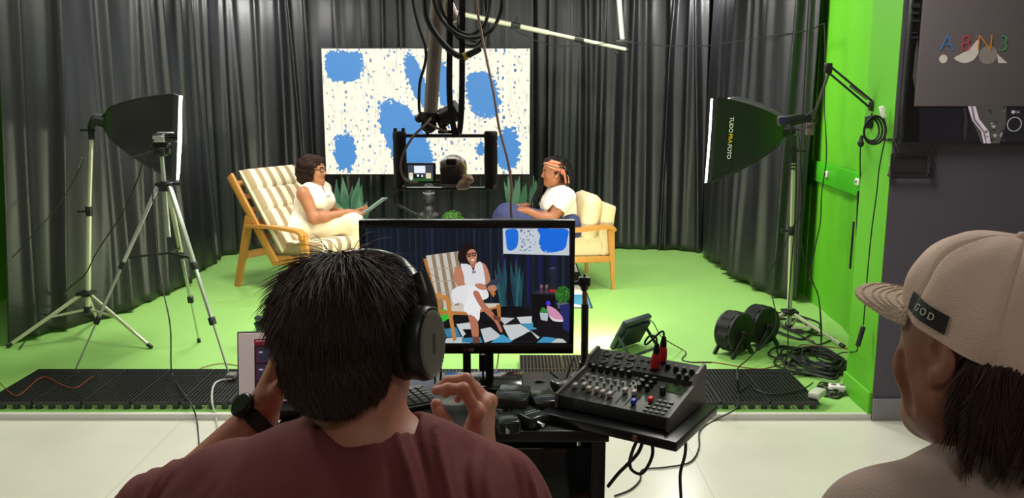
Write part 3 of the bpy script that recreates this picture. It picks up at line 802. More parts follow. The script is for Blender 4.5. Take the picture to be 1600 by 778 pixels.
bu = thing('bust', 'dark carved bust with a tall headdress standing on the side table', 'bust', (SX, YT + .1, BZ))
sdf_obj('head_and_shoulders', pr, mat('dark_bronze', (46, 44, 46), .4), bu, .004)
MB().lathe([(.001, -.002), (.07, -.002), (.075, .02), (.06, .03), (.001, .03)], (SX, YT + .1, BZ + .002), n=24).build('base', mat('red_lacquer', (150, 40, 34), .4), bu)
MB().lathe([(.052, 0), (.056, .008), (.052, .016)], (SX, YT + .112, BZ + sc_ * .78), n=20).build('headband', mat('pale_grey_stone', (120, 122, 124), .6), bu)
# boxwood ball
YBX = 7.72
bc = P(707, 345, YBX); br_ = .105
pb = thing('potted_boxwood_ball', 'round clipped green ball plant in a grey pot beside the bust', 'plant', (bc.x, YBX, STZ))
GBL = mat('boxwood_leaf', (92, 158, 44), .5, var=.3, vscale=40)
r = np.random.RandomState(3); vs = []; fs = []
cz = bc.z - .015
for i in range(1500):
    n_ = r.normal(size=3); n_ /= np.linalg.norm(n_); rad = br_ * r.uniform(.8, 1.04); c = np.array([bc.x, YBX, cz]) + n_ * rad
    t = r.normal(size=3); t -= n_ * t.dot(n_); t /= np.linalg.norm(t); tn = n_ * .5 + t * .8; bt = np.cross(n_, t); s = r.uniform(.007, .012)
    k = len(vs); vs += [c - bt * s * .55, c + tn * s * .5 - bt * s * .2, c + tn * s * 1.3, c + bt * s * .55]; fs.append((k, k + 1, k + 2, k + 3))
np_obj('foliage', np.array(vs), np.array(fs), GBL, pb, smooth=False)
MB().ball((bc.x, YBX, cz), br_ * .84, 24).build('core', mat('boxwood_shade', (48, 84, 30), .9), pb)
hz_ = cz - br_ * .8 - STZ
MB().lathe([(.001, 0), (.06, 0), (.085, hz_), (.078, hz_), (.06, hz_ - .03), (.001, hz_ - .03)], (bc.x, YBX, STZ), n=24).build('pot', mat('grey_concrete', (140, 142, 144), .8), pb)
# ================================================================== LIGHT STANDS, SOFTBOXES, TRIPOD
STANDM = mat('champagne_tube', (216, 212, 190), 0.35, 0.45)
SBK = mat('softbox_nylon', (26, 29, 28), 0.36, spec=.7, bump=.55, bscale=9)
DIFF = mat('lit_softbox_diffuser', (255, 255, 250), .6, emit=5.0)
def light_stand(label, pu, hub_v, top_v, Y, feet, joints, lean=0):
    """pu: pixel column of pole; feet: [(u,v)] on the stage"""
    hub = P(pu, hub_v, Y); top = P(pu + lean, top_v, Y); base = V((hub.x, hub.y, STZ))
    t = thing('light_stand', label, 'light stand', base)
    MB().cyl(hub - V((0, 0, .10)), hub.lerp(top, .52), .0175, n=14).build('lower_tube', STANDM, t)
    MB().cyl(hub.lerp(top, .5), top, .0135, n=14).build('upper_tube', STANDM, t)
    jm = hub.lerp(top, .52)
    k_ = MB().cyl(jm - V((0, 0, .03)), jm + V((0, 0, .03)), .022, n=14); k_.cyl(jm + V((-.06, 0, 0)), jm + V((.02, 0, 0)), .007); k_.ball(jm + V((-.062, 0, 0)), .013, 10)
    k_.build('clamp', BLK, t)
    hb = MB().cyl(hub - V((0, 0, .02)), hub + V((0, 0, .02)), .03, n=14); hb.box(hub + V((-.05, -.05, -.008)), hub + V((.05, .05, .012)), bev=.006); hb.build('hub', BLK, t)
    lo = MB().cyl(hub - V((0, 0, .13)), hub - V((0, 0, .09)), .026, n=14); lo.build('brace_collar', BLK, t)
    for (u, v) in feet:
        f = PZ(u, v, STZ + .012); d = f - hub
        leg = MB().bar(hub + V((d.x, d.y, 0)).normalized() * .03 - V((0, 0, .004)), f, .016, .022, bev=.003).build('leg', STANDM, t)
        fd = d.normalized(); MB().cyl(f - fd * .03, f + fd * .006, .013, n=10).build('rubber_foot', BLK, leg)
        m = hub + d * .45; MB().bar(hub - V((0, 0, .11)) + V((d.x, d.y, 0)).normalized() * .02, m, .010, .014).build('brace', STANDM, t)
    return t, hub, top
lsA, hubA, topA = light_stand('champagne metal light stand carrying the plain black softbox beside the long drape', 135, 458, 208, 5.55, [(12, 541), (236, 542), (152, 500)], 0, lean=8)
lsB, hubB, topB = light_stand('champagne metal light stand carrying the softbox with lettering, near the green wall', 1234, 487, 240, 5.75, [(1318, 541), (1192, 511), (1262, 507)], 0, lean=6)
def softbox(label, apex, front_c, ux, uz, half, extra=None, hz=None):
    """ux: horizontal unit vector of the front, uz: its up vector"""
    ux = V(ux).normalized(); uz = V(uz).normalized(); hz = hz or half
    n = (front_c - apex).normalized(); t = thing('softbox', label, 'softbox', apex)
    mb = MB(); vs = []; fs = []; K = 14; E = 8
    for i in range(K + 1):
        u = i / K; c = apex.lerp(front_c, u); s = .09 + (1 - .09) * (u ** .60); ring = []
        for e in range(4):
            a = [(-1, -1), (1, -1), (1, 1), (-1, 1)][e]; b_ = [(1, -1), (1, 1), (-1, 1), (-1, -1)][e]
            for q in range(E):
                w = q / E; x = a[0] + (b_[0] - a[0]) * w; y = a[1] + (b_[1] - a[1]) * w
                sag = 1 - .10 * sin(pi * w) * sin(pi * min(1, u * 1.02)) - .05 * sin(pi * w) * u
                ring.append(c + ux * (x * s * half * (sag if abs(x) == 1 else 1)) + uz * (y * s * hz * (sag if abs(y) == 1 else 1)))
        vs += ring
    m = 4 * E
    for i in range(K):
        for k in range(m): fs.append((i * m + k, i * m + (k + 1) % m, (i + 1) * m + (k + 1) % m, (i + 1) * m + k))
    mb.add(vs, fs, 0, True); mb.add([v for v in vs[:m]], [tuple(range(m))], 0)
    mb.build('shell', SBK, t)
    mb = MB(); rim = vs[-m:]; rin = [front_c + (r_ - front_c) * .985 + n * .03 for r_ in rim]
    mb.add(rim + rin, [(k, (k + 1) % m, m + (k + 1) % m, m + k) for k in range(m)], 0, True); mb.build('lip', SBK, t)
    mb = MB(); ro = [r_ + n * .014 for r_ in rin]; mb.add(rin + ro, [(k, (k + 1) % m, m + (k + 1) % m, m + k) for k in range(m)], 0, True); mb.build('diffuser_edge', DIFF, t)
    mb = MB(); g_ = 12; gv = []
    for i in range(g_ + 1):
        for j in range(g_ + 1):
            x = -1 + 2 * i / g_; y = -1 + 2 * j / g_; s1 = 1 - .15 * (1 - y * y) ** 1 * 0; px_ = x * (1 - .14 * (1 - y * y)) * .97; py_ = y * (1 - .14 * (1 - x * x)) * .97
            gv.append(front_c + ux * px_ * half + uz * py_ * hz + n * (.040 + .012 * (1 - x * x) * (1 - y * y)))
    mb.add(gv, [(i * (g_ + 1) + j, (i + 1) * (g_ + 1) + j, (i + 1) * (g_ + 1) + j + 1, i * (g_ + 1) + j + 1) for i in range(g_) for j in range(g_)], 0, True); mb.build('diffuser', DIFF, t)
    mb = MB()
    for a in ((-1, -1), (1, -1), (1, 1), (-1, 1)):
        pts = []
        for i in range(9):
            u = i / 8; s = .09 + .91 * u ** .60; pts.append(apex.lerp(front_c, u) + ux * a[0] * s * half * 1.004 + uz * a[1] * s * hz * 1.004)
        mb.tube(pts, .005, 6)
    mb.build('ribs', BLK, t)
    mb = MB().cyl(apex - n * .05, apex + n * .02, .038, .043, n=18); mb.build('lamp_holder', BLK, t)
    return t
# plain softbox (front looks to +x, slightly down and to the viewer)
fcA = P(271, 211, 5.55); apA = P(160, 188, 5.38)
sbA = softbox('plain black softbox, its lit front turned towards the striped armchair', apA, fcA, (-.34, .94, 0), (.10, 0, 1), .26)
kn = MB().cyl(topA - V((0, 0, .04)), topA + V((0, 0, .05)), .02); kn.bar(topA + V((0, 0, .04)), apA - (fcA - apA).normalized() * .045, .03, .04); kn.cyl(topA + V((-.07, 0, .02)), topA + V((.03, 0, .02)), .008)
kn.build('tilt_bracket', BLK, sbA)
fcB = P(1131, 216, 5.75); apB = P(1228, 203, 5.66)
uB = V((.44, .9, 0)).normalized()
sbB = softbox('black softbox with white and yellow lettering, lit front turned towards the cream armchair', apB, fcB, uB, (.03, 0, 1), .265, hz=.27)
kn = MB().cyl(topB - V((0, 0, .05)), topB + V((0, 0, .06)), .022); kn.bar(topB + V((0, 0, .05)), apB - (fcB - apB).normalized() * .045, .03, .04); kn.cyl(topB + V((-.03, 0, .02)), topB + V((.08, 0, .02)), .008)
for k in range(3): kn.cyl(topB + V((0, 0, -.06 - .022 * k)), topB + V((0, 0, -.05 - .022 * k)), .026)
kn.build('tilt_bracket', BLK, sbB)
# lettering on the near side panel
nB = (fcB - apB).normalized(); zB = V((.03, 0, 1)).normalized()
def side_pt(u, w):      # on near panel: u 0 apex..1 front, w -1..1 up
    s = .09 + .91 * u ** .60; sag = 1 - .10 * sin(pi * (w + 1) / 2) * sin(pi * min(1, u * 1.02)) - .05 * sin(pi * (w + 1) / 2) * u
    return apB.lerp(fcB, u) - uB * s * .265 * sag + zB * w * s * .27
o0 = side_pt(.80, 0); dx_ = (side_pt(.80, -.4) - side_pt(.80, .4)).normalized(); dn = (side_pt(.9, 0) - side_pt(.7, 0)).normalized()
Mt = frame_M(o0, dx_, dn)
if (Mt.to_3x3() @ V((0, 0, 1))).y > 0: Mt = frame_M(o0, dx_, -dn)
Mt = Mt @ Matrix.Translation((0, 0, .016))
mb = MB(); 
for s_, x_, mi in (('TUDO', -.085, 0), ('PRA', .001, 1), ('FOTO', .084, 0)):
    text_mb(s_, .0365, Mt @ Matrix.Translation((x_, 0, 0)), .001, mb, mi, bold=.0006, spacing=.92)
mb.build('lettering', [mat('white_print', (235, 235, 230), .6), mat('yellow_print', (240, 200, 30), .6)], sbB)
# silver camera tripod
hub = P(258, 290, 4.97); base = V((hub.x, hub.y, STZ))
tr = thing('camera_tripod', 'silver three-legged camera tripod in front of the plain softbox', 'tripod', base)
hd = P(252, 236, 4.97)
MB().cyl(hub - V((0, 0, .30)), hd, .0125, n=12).build('centre_column', ALU, tr)
mb = MB().cyl(hub - V((0, 0, .03)), hub + V((0, 0, .025)), .035, .03, n=12); mb.box(hub + V((-.05, -.03, -.01)), hub + V((.05, .03, .02)), bev=.008); mb.cyl(hub + V((.03, 0, .01)), hub + V((.10, -.02, .012)), .009); mb.build('hub', BLK, tr)
fts = [(114, 586), (359, 588), (311, 533)]
sp = []
for i, (u, v) in enumerate(fts):
    f = PZ(u, v, STZ + .008); d = f - hub; h0 = hub + V((d.x, d.y, 0)).normalized() * .04
    lg = MB().bar(h0, h0.lerp(f, .42), .026, .022, bev=.004); leg = lg.build('leg', ALU if i != 2 else STANDM, tr)
    MB().bar(h0.lerp(f, .40), h0.lerp(f, .72), .020, .016, bev=.003).build('mid_section', ALU, leg)
    MB().cyl(h0.lerp(f, .70), f, .006, n=8).build('lower_section', ALU, leg)
    for a in (.42, .71): MB().bar(h0.lerp(f, a - .02), h0.lerp(f, a + .02), .034, .03, bev=.005).build('leg_lock', BLK, leg)
    MB().cyl(f - d.normalized() * .02, f + V((0, 0, -.006)), .012, n=10).build('rubber_foot', BLK, leg)
    sp.append(h0.lerp(f, .38))
cc = hub - V((0, 0, .30)); cc.z = sp[0].z + .01
for p in sp: MB().bar(cc, p, .008, .012).build('spreader', BLK, tr)
mb = MB().box(hd + V((-.03, -.035, -.03)), hd + V((.03, .035, .03)), bev=.012); mb.cyl(hd + V((-.04, 0, 0)), hd + V((.05, 0, 0)), .018); mb.box(hd + V((-.04, -.03, .03)), hd + V((.05, .03, .045)), bev=.004)
mb.build('pan_head', BLK, tr)
MB().cyl(hd + V((0, 0, .01)), P(204, 247, 4.9), .0065, n=8).build('pan_handle', BLK, tr)
c = hd + V((.012, -.01, .046))
ph = thing('camcorder', 'small dark video camera mounted on the silver tripod', 'camera', c)
MB().box(c + V((-.045, -.05, 0)), c + V((.035, .03, .055)), bev=.012).build('body', BLK, ph)
MB().cyl(c + V((.03, -.005, .03)), c + V((.085, .012, .03)), .021, n=16).build('lens', BLKG, ph)
MB().box(c + V((-.03, -.058, .008)), c + V((.035, -.05, .045)), bev=.003).build('side_panel', SILV, ph)
MB().box(c + V((-.02, -.02, .055)), c + V((.07, .01, .063)), bev=.003).build('top_handle', SILV, ph)
cable('cable', [P(240, 218, 4.9), P(225, 250, 4.9), P(212, 288, 4.95), P(190, 335, 5.0), P(160, 380, 5.1), P(148, 400, 5.2), P(132, 430, 5.3), P(108, 450, 5.3), P(90, 475, 5.3), PZ(60, 508, STZ + .008), PZ(30, 545, STZ + .008)], .004, CABLE, 'thin dark cable drooping from the silver tripod head towards the light stand feet')
cable('cable', [P(238, 262, 4.9), P(240, 330, 4.8), P(246, 400, 4.7), P(254, 450, 4.6), P(266, 510, 4.5), PZ(268, 580, .085), PZ(280, 605, .085), PZ(298, 630, .083), PZ(308, 660, .006), PZ(312, 720, .006)], .004, CABLE, 'thin dark cable hanging from the silver tripod and crossing the grates to the tile floor')
cable('cable', [P(130, 245, 5.5), P(125, 262, 5.5), P(105, 300, 5.5), P(80, 335, 5.4), P(40, 380, 5.3), P(20, 402, 5.3)], .0035, CABLE, 'slack dark cable strung in front of the long drape beside the plain softbox')
o = MB().cyl(P(122, 262, 5.48), P(128, 246, 5.48), .008, n=8).build('cable_connector', GREYP); tag(o, 'small grey connector at the upper end of the slack cable on the drape', 'connector')
cable('cable', [PZ(0, 598, .04), PZ(14, 612, .078), PZ(30, 617, .078), PZ(60, 592, .078), PZ(75, 590, .078), PZ(96, 601, .078), PZ(118, 606, .078), PZ(140, 592, .078), PZ(160, 580, .036), PZ(185, 581, .036), PZ(215, 587, .036), PZ(250, 588, .036), PZ(290, 585, .036), PZ(320, 573, .036), PZ(345, 568, .036), PZ(372, 571, .036)], .0026, mat('orange_cable', (140, 58, 36), .5), 'thin orange cable winding over the grates by the stage edge')
cable('cable', [PZ(362, 592, .085), PZ(345, 594, .08), PZ(334, 602, .08), PZ(331, 625, .08), PZ(338, 655, .01), PZ(342, 690, .008)], .0055, mat('grey_cable', (176, 174, 166), .5), 'pale grey cable running from the tripod foot over the grate to the tiles')
o = MB().box(PZ(352, 594, .078) + V((0, 0, 0)), PZ(370, 590, .078) + V((0, .02, .03)), bev=.006).build('plug', GREYP); tag(o, 'grey plug lying on the grate at the silver tripod foot', 'plug')
# ------------------------------------------------------------------ hanging poles at the top
YH = 7.6
c = P(973, 70, YH)
hp = thing('hanging_pole', 'bright silver pole hanging from the ceiling above the cream armchair', 'pole', (c.x, c.y, ZC))
MB().cyl(P(967, 0, YH).lerp(c, -1.2), c, .022, n=12).build('tube', mat('bright_tube', (226, 228, 226), .3, .35), hp)
mb = MB().box(c + V((-.07, -.03, -.03)), c + V((.05, .03, .045)), bev=.01); mb.cyl(c + V((-.09, 0, .02)), c + V((.08, 0, .02)), .012); mb.ball(c + V((-.05, -.04, -.07)), .018, 10); mb.ball(c + V((.03, -.04, -.05)), .018, 10)
mb.cyl(c + V((-.05, -.04, -.07)), c + V((-.04, -.02, 0)), .007); mb.build('clamp', BLK, hp)
a0 = P(690, 15, YH - .05); a1 = P(978, 77, YH - .05)
xb = thing('cross_pole', 'slanting champagne pole clamped to the silver hanging pole above the screen', 'pole', a0)
MB().cyl(a0, a0.lerp(a1, .58), .021, n=12).build('thick_tube', STANDM, xb); MB().cyl(a0.lerp(a1, .55), a1, .016, n=12).build('thin_tube', STANDM, xb)
for t in (.40, .745):
    mb = MB(); p = a0.lerp(a1, t); dd = (a1 - a0).normalized(); mb.cyl(p - dd * .04, p + dd * .04, .027, n=12); mb.cyl(p + V((0, -.01, 0)), p + V((.01, -.02, .06)), .008); mb.ball(p + V((.01, -.02, .06)), .013, 8); mb.build('clamp', BLK, xb)
cable('cable', [P(790, 40, YH), P(850, 68, YH - .05), P(900, 72, YH - .1), P(970, 66, YH - .1), P(1010, 69, YH - .1), P(1050, 72, 7.4), P(1110, 71, 7.2), P(1180, 60, 6.9), P(1260, 48, 6.5), P(1284, 38, 6.2), P(1288, 44, 6.15), P(1289, 100, 6.1), P(1288, 170, 6.1), P(1290, 200, 6.0), P(1291, 250, 6.0), P(1284, 300, 6.0), P(1282, 345, 6.0), P(1275, 380, 6.0), P(1265, 432, 5.95), P(1268, 440, 5.9), P(1278, 460, 5.8), P(1282, 500, 5.5), PZ(1283, 545, STZ + .006)], .004, CABLE, 'long thin cable slung across the drapes and down the green wall to the cable pile')
# ================================================================== CONTROL DESK
DZ = 0.828; DY0, DY1 = 2.0, 2.45
dx0 = PZ(424, 676, DZ).x; dx1 = PZ(957, 690, DZ).x
DESKM = mat('black_laminate', (22, 22, 23), 0.28)
dk = thing('desk', 'black laminate control desk carrying the monitor, keyboard and mixer tray', 'desk', ((dx0 + dx1) / 2, DY0, 0))
MB().box((dx0, DY0, DZ - .03), (dx1, DY1, DZ), bev=.003).build('desk_top', DESKM, dk)
for x in (dx0 + .02, -.28, dx1 - .025): MB().box((x - .018, DY0 + .01, 0), (x + .018, DY1 - .01, DZ - .031), bev=.002).build('side_panel', DESKM, dk)
MB().box((dx0 + .04, DY1 - .03, .25), (dx1 - .045, DY1 - .012, DZ - .031)).build('back_panel', DESKM, dk)
MB().box((-.26, DY0 + .012, .06), (dx1 - .045, DY0 + .028, DZ - .05), bev=.002).build('glossy_front', mat('black_glass_front', (10, 14, 11), 0.08), dk)
# ------------------------------------------------------------------ mixer tray + mixer
TZ0 = DZ + .001; TT = .024
fl = PZ(868, 630, .865); frr = PZ(1047, 669, .865)
mx_ = V((frr.x - fl.x, frr.y - fl.y, 0)); MWID = mx_.length; mx_.normalize(); my_ = V((-mx_.y, mx_.x, 0))
MXH = .03
MX0 = V((fl.x, fl.y, TZ0 + TT + .001))
MM = frame_M(MX0, mx_, my_)
def ML(x, y, z=0): return MM @ V((x, y, z))
tray = MB().box((-.02, -.045, 0), (MWID + .035, .235, TT), Matrix.Translation(V((0, 0, -TT - .001))) @ MM, bev=.003)
tray = tray.build('mixer_tray', DESKM); tag(tray, 'black board under the audio mixer, jutting out past the desk corner', 'tray')
o = MB().cyl(ML(MWID * .78, -.046, -.012), ML(MWID * .78, -.050, -.012), .007, n=12).build('screw', mat('brass', (170, 110, 70), .3, .9)); o.parent = tray; o.matrix_parent_inverse = tray.matrix_world.inverted() if False else Matrix.Identity(4); o.location = o.location - tray.location
MIXM = mat('mixer_panel', (34, 36, 34), 0.32); MIXS = mat('mixer_cheek', (88, 80, 80), 0.45)
mix = thing('audio_mixer', 'black audio mixer with rows of knobs and faders on the board beside the desk', 'mixer', MX0)
DP = .235; H0, H1, H2 = .035, .062, .098; YC = .165
prof = [(0, .004), (0, H0), (YC, H1), (YC + .004, H1 + .012), (DP - .004, H2), (DP, H2 - .006), (DP, .004)]
def mixprism(x0, x1, prof): return MB().prism([ML(x0, y, z) for y, z in prof], mx_ * (x1 - x0))
mixprism(.008, MWID - .008, prof).build('body', MIXM, mix)
pc = [(-.006, .002), (-.006, H0 + .004), (YC - .01, H1 + .007), (YC + .012, H1 + .032), (DP - .005, H2 + .008), (DP + .006, H2 - .004), (DP + .006, .002)]
for x in (0, MWID - .008): mixprism(x, x + .008, pc).build('end_cheek', MIXS, mix)
sl = (H1 - H0) / YC; nz1 = (V((0, 0, 1)) - my_ * sl).normalized(); sl2 = (H2 - H1 - .012) / (DP - YC - .008); nz2 = (V((0, 0, 1)) - my_ * sl2).normalized()
def mp1(u, v): return ML(.008 + u * (MWID - .016), v * YC, H0 + v * (H1 - H0))
def mp2(u, v): y = YC + .004 + v * (DP - YC - .008); return ML(.008 + u * (MWID - .016), y, H1 + .012 + v * (H2 - H1 - .012))
KN = mat('knob_black', (16, 16, 17), .5); KG = mat('fader_cap_grey', (168, 158, 150), .45); KB = mat('cap_blue', (34, 60, 190), .4); KR = mat('cap_red', (215, 40, 36), .4)
SLOT = mat('slot_black', (4, 4, 4), .8); BTN = mat('button_grey', (120, 124, 118), .5); LCD = mat('lcd_window', (40, 60, 36), .1)
for i in range(3):
    for j in range(2):
        c = mp2(.10 + i * .125 + .02 * j, .72 - j * .48); mb = MB().lathe([(.0125, -.001), (.0125, .003), (.0095, .0035), (.0085, .0012), (.001, .0012)], c, nz2, 20); mb.build('xlr_socket', KN, mix)
for (u, v) in [(.455, .75), (.455, .3), (.52, .75), (.52, .3), (.585, .3)]:
    MB().lathe([(.006, 0), (.006, .003), (.003, .003), (.003, .001), (.001, .001)], mp2(u, v), nz2, 14).build('jack_socket', KN, mix)
for (u, v) in [(.72, .55), (.80, .5), (.875, .5), (.945, .5), (.86, .1), (.93, .1)]:
    c = mp2(u, v); MB().lathe([(.0075, 0), (.0075, .004), (.0055, .006), (.005, .014), (.001, .0145)], c, nz2, 14).build('knob', KN, mix)
for i in range(6):
    u = .075 + i * .07
    c = mp1(u, .93); MB().lathe([(.0065, 0), (.006, .016), (.005, .018), (.001, .018)], c, nz1, 12).build('knob', KN, mix)
    MB().lathe([(.004, 0), (.0035, .006), (.001, .006)], mp1(u, .70), nz1, 10).build('button', BTN, mix)
    MB().lathe([(.004, 0), (.0035, .006), (.001, .006)], mp1(u, .56), nz1, 10).build('button', BTN, mix)
def fader(u, v0, v1, vc, m):
    a = mp1(u, v0) + nz1 * .0003; b_ = mp1(u, v1) + nz1 * .0003; MB().bar(a, b_, .003, .001, up=nz1).build('fader_slot', SLOT, mix)
    c = mp1(u, vc); MB().box((-.0055, -.0075, .001), (.0055, .0075, .013), frame_M(c, mx_, my_ + V((0, 0, sl))), bev=.002).build('fader_cap', m, mix)
for i in range(6): fader(.075 + i * .07, .10, .46, [.30, .36, .28, .30, .26, .24][i], KG)
fader(.515, .10, .46, .44, KG); fader(.60, .10, .46, .44, KG); fader(.66, .06, .42, .18, KB); fader(.775, .08, .46, .34, KR)
for i in range(2):
    for j in range(3): MB().lathe([(.0065, 0), (.006, .014), (.005, .016), (.001, .016)], mp1(.60 + i * .075, .62 + j * .14), nz1, 12).build('knob', KN, mix)
for i in range(2):
    for j in range(4): MB().lathe([(.003, 0), (.003, .004), (.001, .004)], mp1(.50 + i * .045, .58 + j * .11), nz1, 10).build('button', BTN, mix)
c = mp1(.87, .82); MB().box((-.028, -.018, 0), (.028, .018, .0012), frame_M(c, mx_, my_ + V((0, 0, sl)))).build('display_window', LCD, mix)
MB().lathe([(.008, 0), (.0075, .018), (.006, .020), (.001, .020)], mp1(.815, .62), nz1, 14).build('encoder_knob', KN, mix)
for i in range(4):
    for j in range(4):
        c = mp1(.79 + .05 * i, .08 + .11 * j)
        if (i, j) not in ((0, 3), (0, 2)): MB().box((-.0055, -.0035, 0), (.0055, .0035, .003), frame_M(c, mx_, my_ + V((0, 0, sl))), bev=.001).build('button', BTN, mix)
for k, (u, v, lab) in enumerate([(.615, .35, 'red and black plug standing in the mixer, the taller front one'), (.635, .85, 'red and black plug standing in the mixer, the one just behind')]):
    c = mp2(u, v) + V((0, 0, .002)); t = thing('plug', lab, 'plug', c, group='red plugs in the mixer')
    MB().lathe([(.010, 0), (.0125, .008), (.0115, .030), (.0085, .040), (.001, .040)], c, (.05, .0, 1), 16).build('red_shell', mat('red_plug', (190, 30, 34), .35), t)
    MB().lathe([(.0088, .038), (.0082, .050), (.0055, .066), (.001, .067)], c, (.05, 0, 1), 14).build('strain_relief', RUB, t)
c1 = mp2(.615, .35) + V((.003, 0, .066)); c2 = mp2(.635, .85) + V((.003, 0, .066))
cable('cable', [c1, c1 + V((-.004, 0, .02)), c1 + V((-.02, .0, .022)), c1 + V((-.028, .02, .0)), c1 + V((-.02, .035, -.01)), c2 + V((-.012, .0, .012)), c2 + V((-.002, 0, .015)), c2], .0028, CABLE, 'short black loop of cable between the two red plugs on the mixer')
# cables below the tray
t0 = ML(MWID * .62, .05, -TT - .004); 
cable('cable', [P(1002, 676, 2.0), P(990, 700, 1.98), P(984, 722, 1.97), P(988, 735, 1.97), P(1002, 740, 1.97), P(1014, 725, 1.98), P(1020, 705, 2.0), P(1016, 680, 2.02)], .0042, CABLE, 'black cable hanging in a loop under the mixer board')
cable('cable', [P(1008, 678, 2.04), P(998, 706, 2.04), P(980, 726, 2.03), P(966, 740, 2.03), P(950, 760, 2.05)], .0046, CABLE, 'black cable running from the mixer board back behind the desk side')
cable('cable', [P(1066, 660, 2.12), P(1071, 690, 2.12), P(1070, 712, 2.12), P(1063, 740, 2.12), P(1064, 778, 2.12), P(1066, 830, 2.12), PZ(1064, 860, .006) * 1.0], .0042, CABLE, 'black cable dropping straight from the mixer board to the tiles')
# ------------------------------------------------------------------ keyboard, small boxes
kb = thing('keyboard', 'black keyboard with a silver edge on the desk behind the seated man', 'keyboard', P(580, 650, 2.17))
k0 = PZ(470, 668, DZ); k1 = PZ(694, 627, DZ)
KX = (V((k1.x - k0.x, k1.y - k0.y, 0))).normalized(); KY = V((-KX.y, KX.x, 0)); KL = .36; k0 = PZ(692, 634, DZ) - KX * KL; KMx = frame_M(V((k0.x, k0.y, DZ + .001)), KX, KY)
kb.location = k0; RM[kb.name] = Matrix.Translation(V(kb.location))
MB().box((0, 0, 0), (KL, .135, .012), KMx, bev=.004).build('case', BLK, kb)
MB().box((0, .1352, .002), (KL, .139, .014), KMx, bev=.001).build('silver_edge', SILV, kb)
mb = MB()
for j in range(6):
    for i in range(16): mb.box((.008 + i * .0216, .008 + j * .0205, .0118), (.008 + i * .0216 + .018, .008 + j * .0205 + .017, .0165), KMx, bev=.002, seg=1)
mb.build('keys', mat('key_black', (38, 38, 38), .5), kb)
def pack(label, u, v, w, d, h, rz, conn=True, tiltx=0):
    c = PZ(u, v, DZ + h); c = V((c.x, c.y, DZ + .001)); t = thing('wireless_pack', label, 'device', c, R(rz), group='dark wireless packs on the desk')
    MB().box((-w / 2, -d / 2, 0), (w / 2, d / 2, h), None, bev=.006).build('case', mat('black_case_green_reflection', (40, 46, 42), .22), t, world=False)  # black case; the green set's reflection is tinted into its base colour
    mb = MB()
    for k, wd in enumerate((.55, .8)): mb.box((-w * wd / 2, -.002 - .011 * k, h + .0001), (w * wd / 2, .001 - .011 * k, h + .0004))
    mb.build('print', mat('pale_print', (150, 156, 148), .6), t, world=False)
    if conn:
        mb = MB().cyl((-w * .18, -d / 2 + .002, h * .55), (-w * .18, -d / 2 - .022, h * .55), .0062, .005, 12); mb.build('connector', CHROME, t, world=False)
        MB().cyl((w * .25, d / 2 - .004, h * .6), (w * .25, d / 2 + .06, h * .6 + .01), .003, n=8).build('aerial', RUB, t, world=False)
    return t
pack('tall dark case on the desk just beyond the raised hand, white print on top', 801, 612, .085, .11, .055, -8, False)
pack('dark case on the desk between the tall case and the mixer', 850, 618, .07, .09, .04, 14, False)
pack('small dark transmitter beside the raised wrist, metal connector towards the seat', 793, 651, .055, .075, .035, 10)
pack('flat dark transmitter at the desk middle, nearest the mixer board', 828, 643, .06, .085, .03, 38)
pack('small dark receiver at the far desk edge beside the camera pole', 880, 596, .055, .06, .03, 30)
pack('low dark case beyond the keyboard end, partly behind the tall case', 776, 637, .05, .06, .028, -20, False)
cable('cable', [P(830, 606, 2.36), P(838, 596, 2.36), P(850, 597, 2.36), P(866, 606, 2.36), P(880, 608, 2.36)], .0035, CABLE, 'black cable arching over the small dark cases on the desk')
cable('cable', [P(896, 560, 2.38), P(890, 575, 2.36), P(884, 596, 2.34), P(882, 612, 2.30), P(890, 622, 2.28)], .003, CABLE, 'thin black cable beside the foot of the camera pole')
# ------------------------------------------------------------------ monitor
MY = 2.30
m0 = P(561, 346, MY); m1 = P(898, 343, MY); m2 = P(898, 553, MY)
bx0, bx1, bz1, bz0 = P(560, 345, MY).x, P(899, 345, MY).x, P(730, 344, MY).z, P(800, 553, MY).z
mon = thing('monitor', 'desktop monitor showing the woman in white in the striped chair', 'monitor', ((bx0 + bx1) / 2 - .04, MY + .03, DZ + .001))
BEZ = mat('monitor_bezel', (14, 13, 13), .3)
W_ = bx1 - bx0; H_ = bz1 - bz0
sxa, sxb = bx0 + W_ * (90 - 62) / 1050, bx1 - W_ * 22 / 1050; sza, szb = bz1 - H_ * (103 - 65) / 655, bz0 + H_ * 52 / 655
mb = MB(); d_ = .03
mb.box((bx0, MY, sza), (bx1, MY + d_, bz1), bev=.003); mb.box((bx0, MY, bz0), (bx1, MY + d_, szb), bev=.003)
mb.box((bx0, MY, szb - .002), (sxa, MY + d_, sza + .002), bev=.002); mb.box((sxb, MY, szb - .002), (bx1, MY + d_, sza + .002), bev=.002)
mb.build('bezel', BEZ, mon)
MB().box((bx0 + .01, MY + .02, bz0 + .01), (bx1 - .01, MY + .055, bz1 - .01), bev=.015).build('back_shell', BLK, mon)
uc = P(745, 560, MY + .04)
for du in (-.028, .036): MB().box((uc.x + du - .011, MY + .035, DZ + .015), (uc.x + du + .011, MY + .05, bz0 + .1), bev=.003).build('stand_post', BLK, mon)
MB().box((uc.x - .10, MY - .03, DZ + .001), (uc.x + .13, MY + .11, DZ + .016), bev=.006).build('stand_base', BLKG, mon)
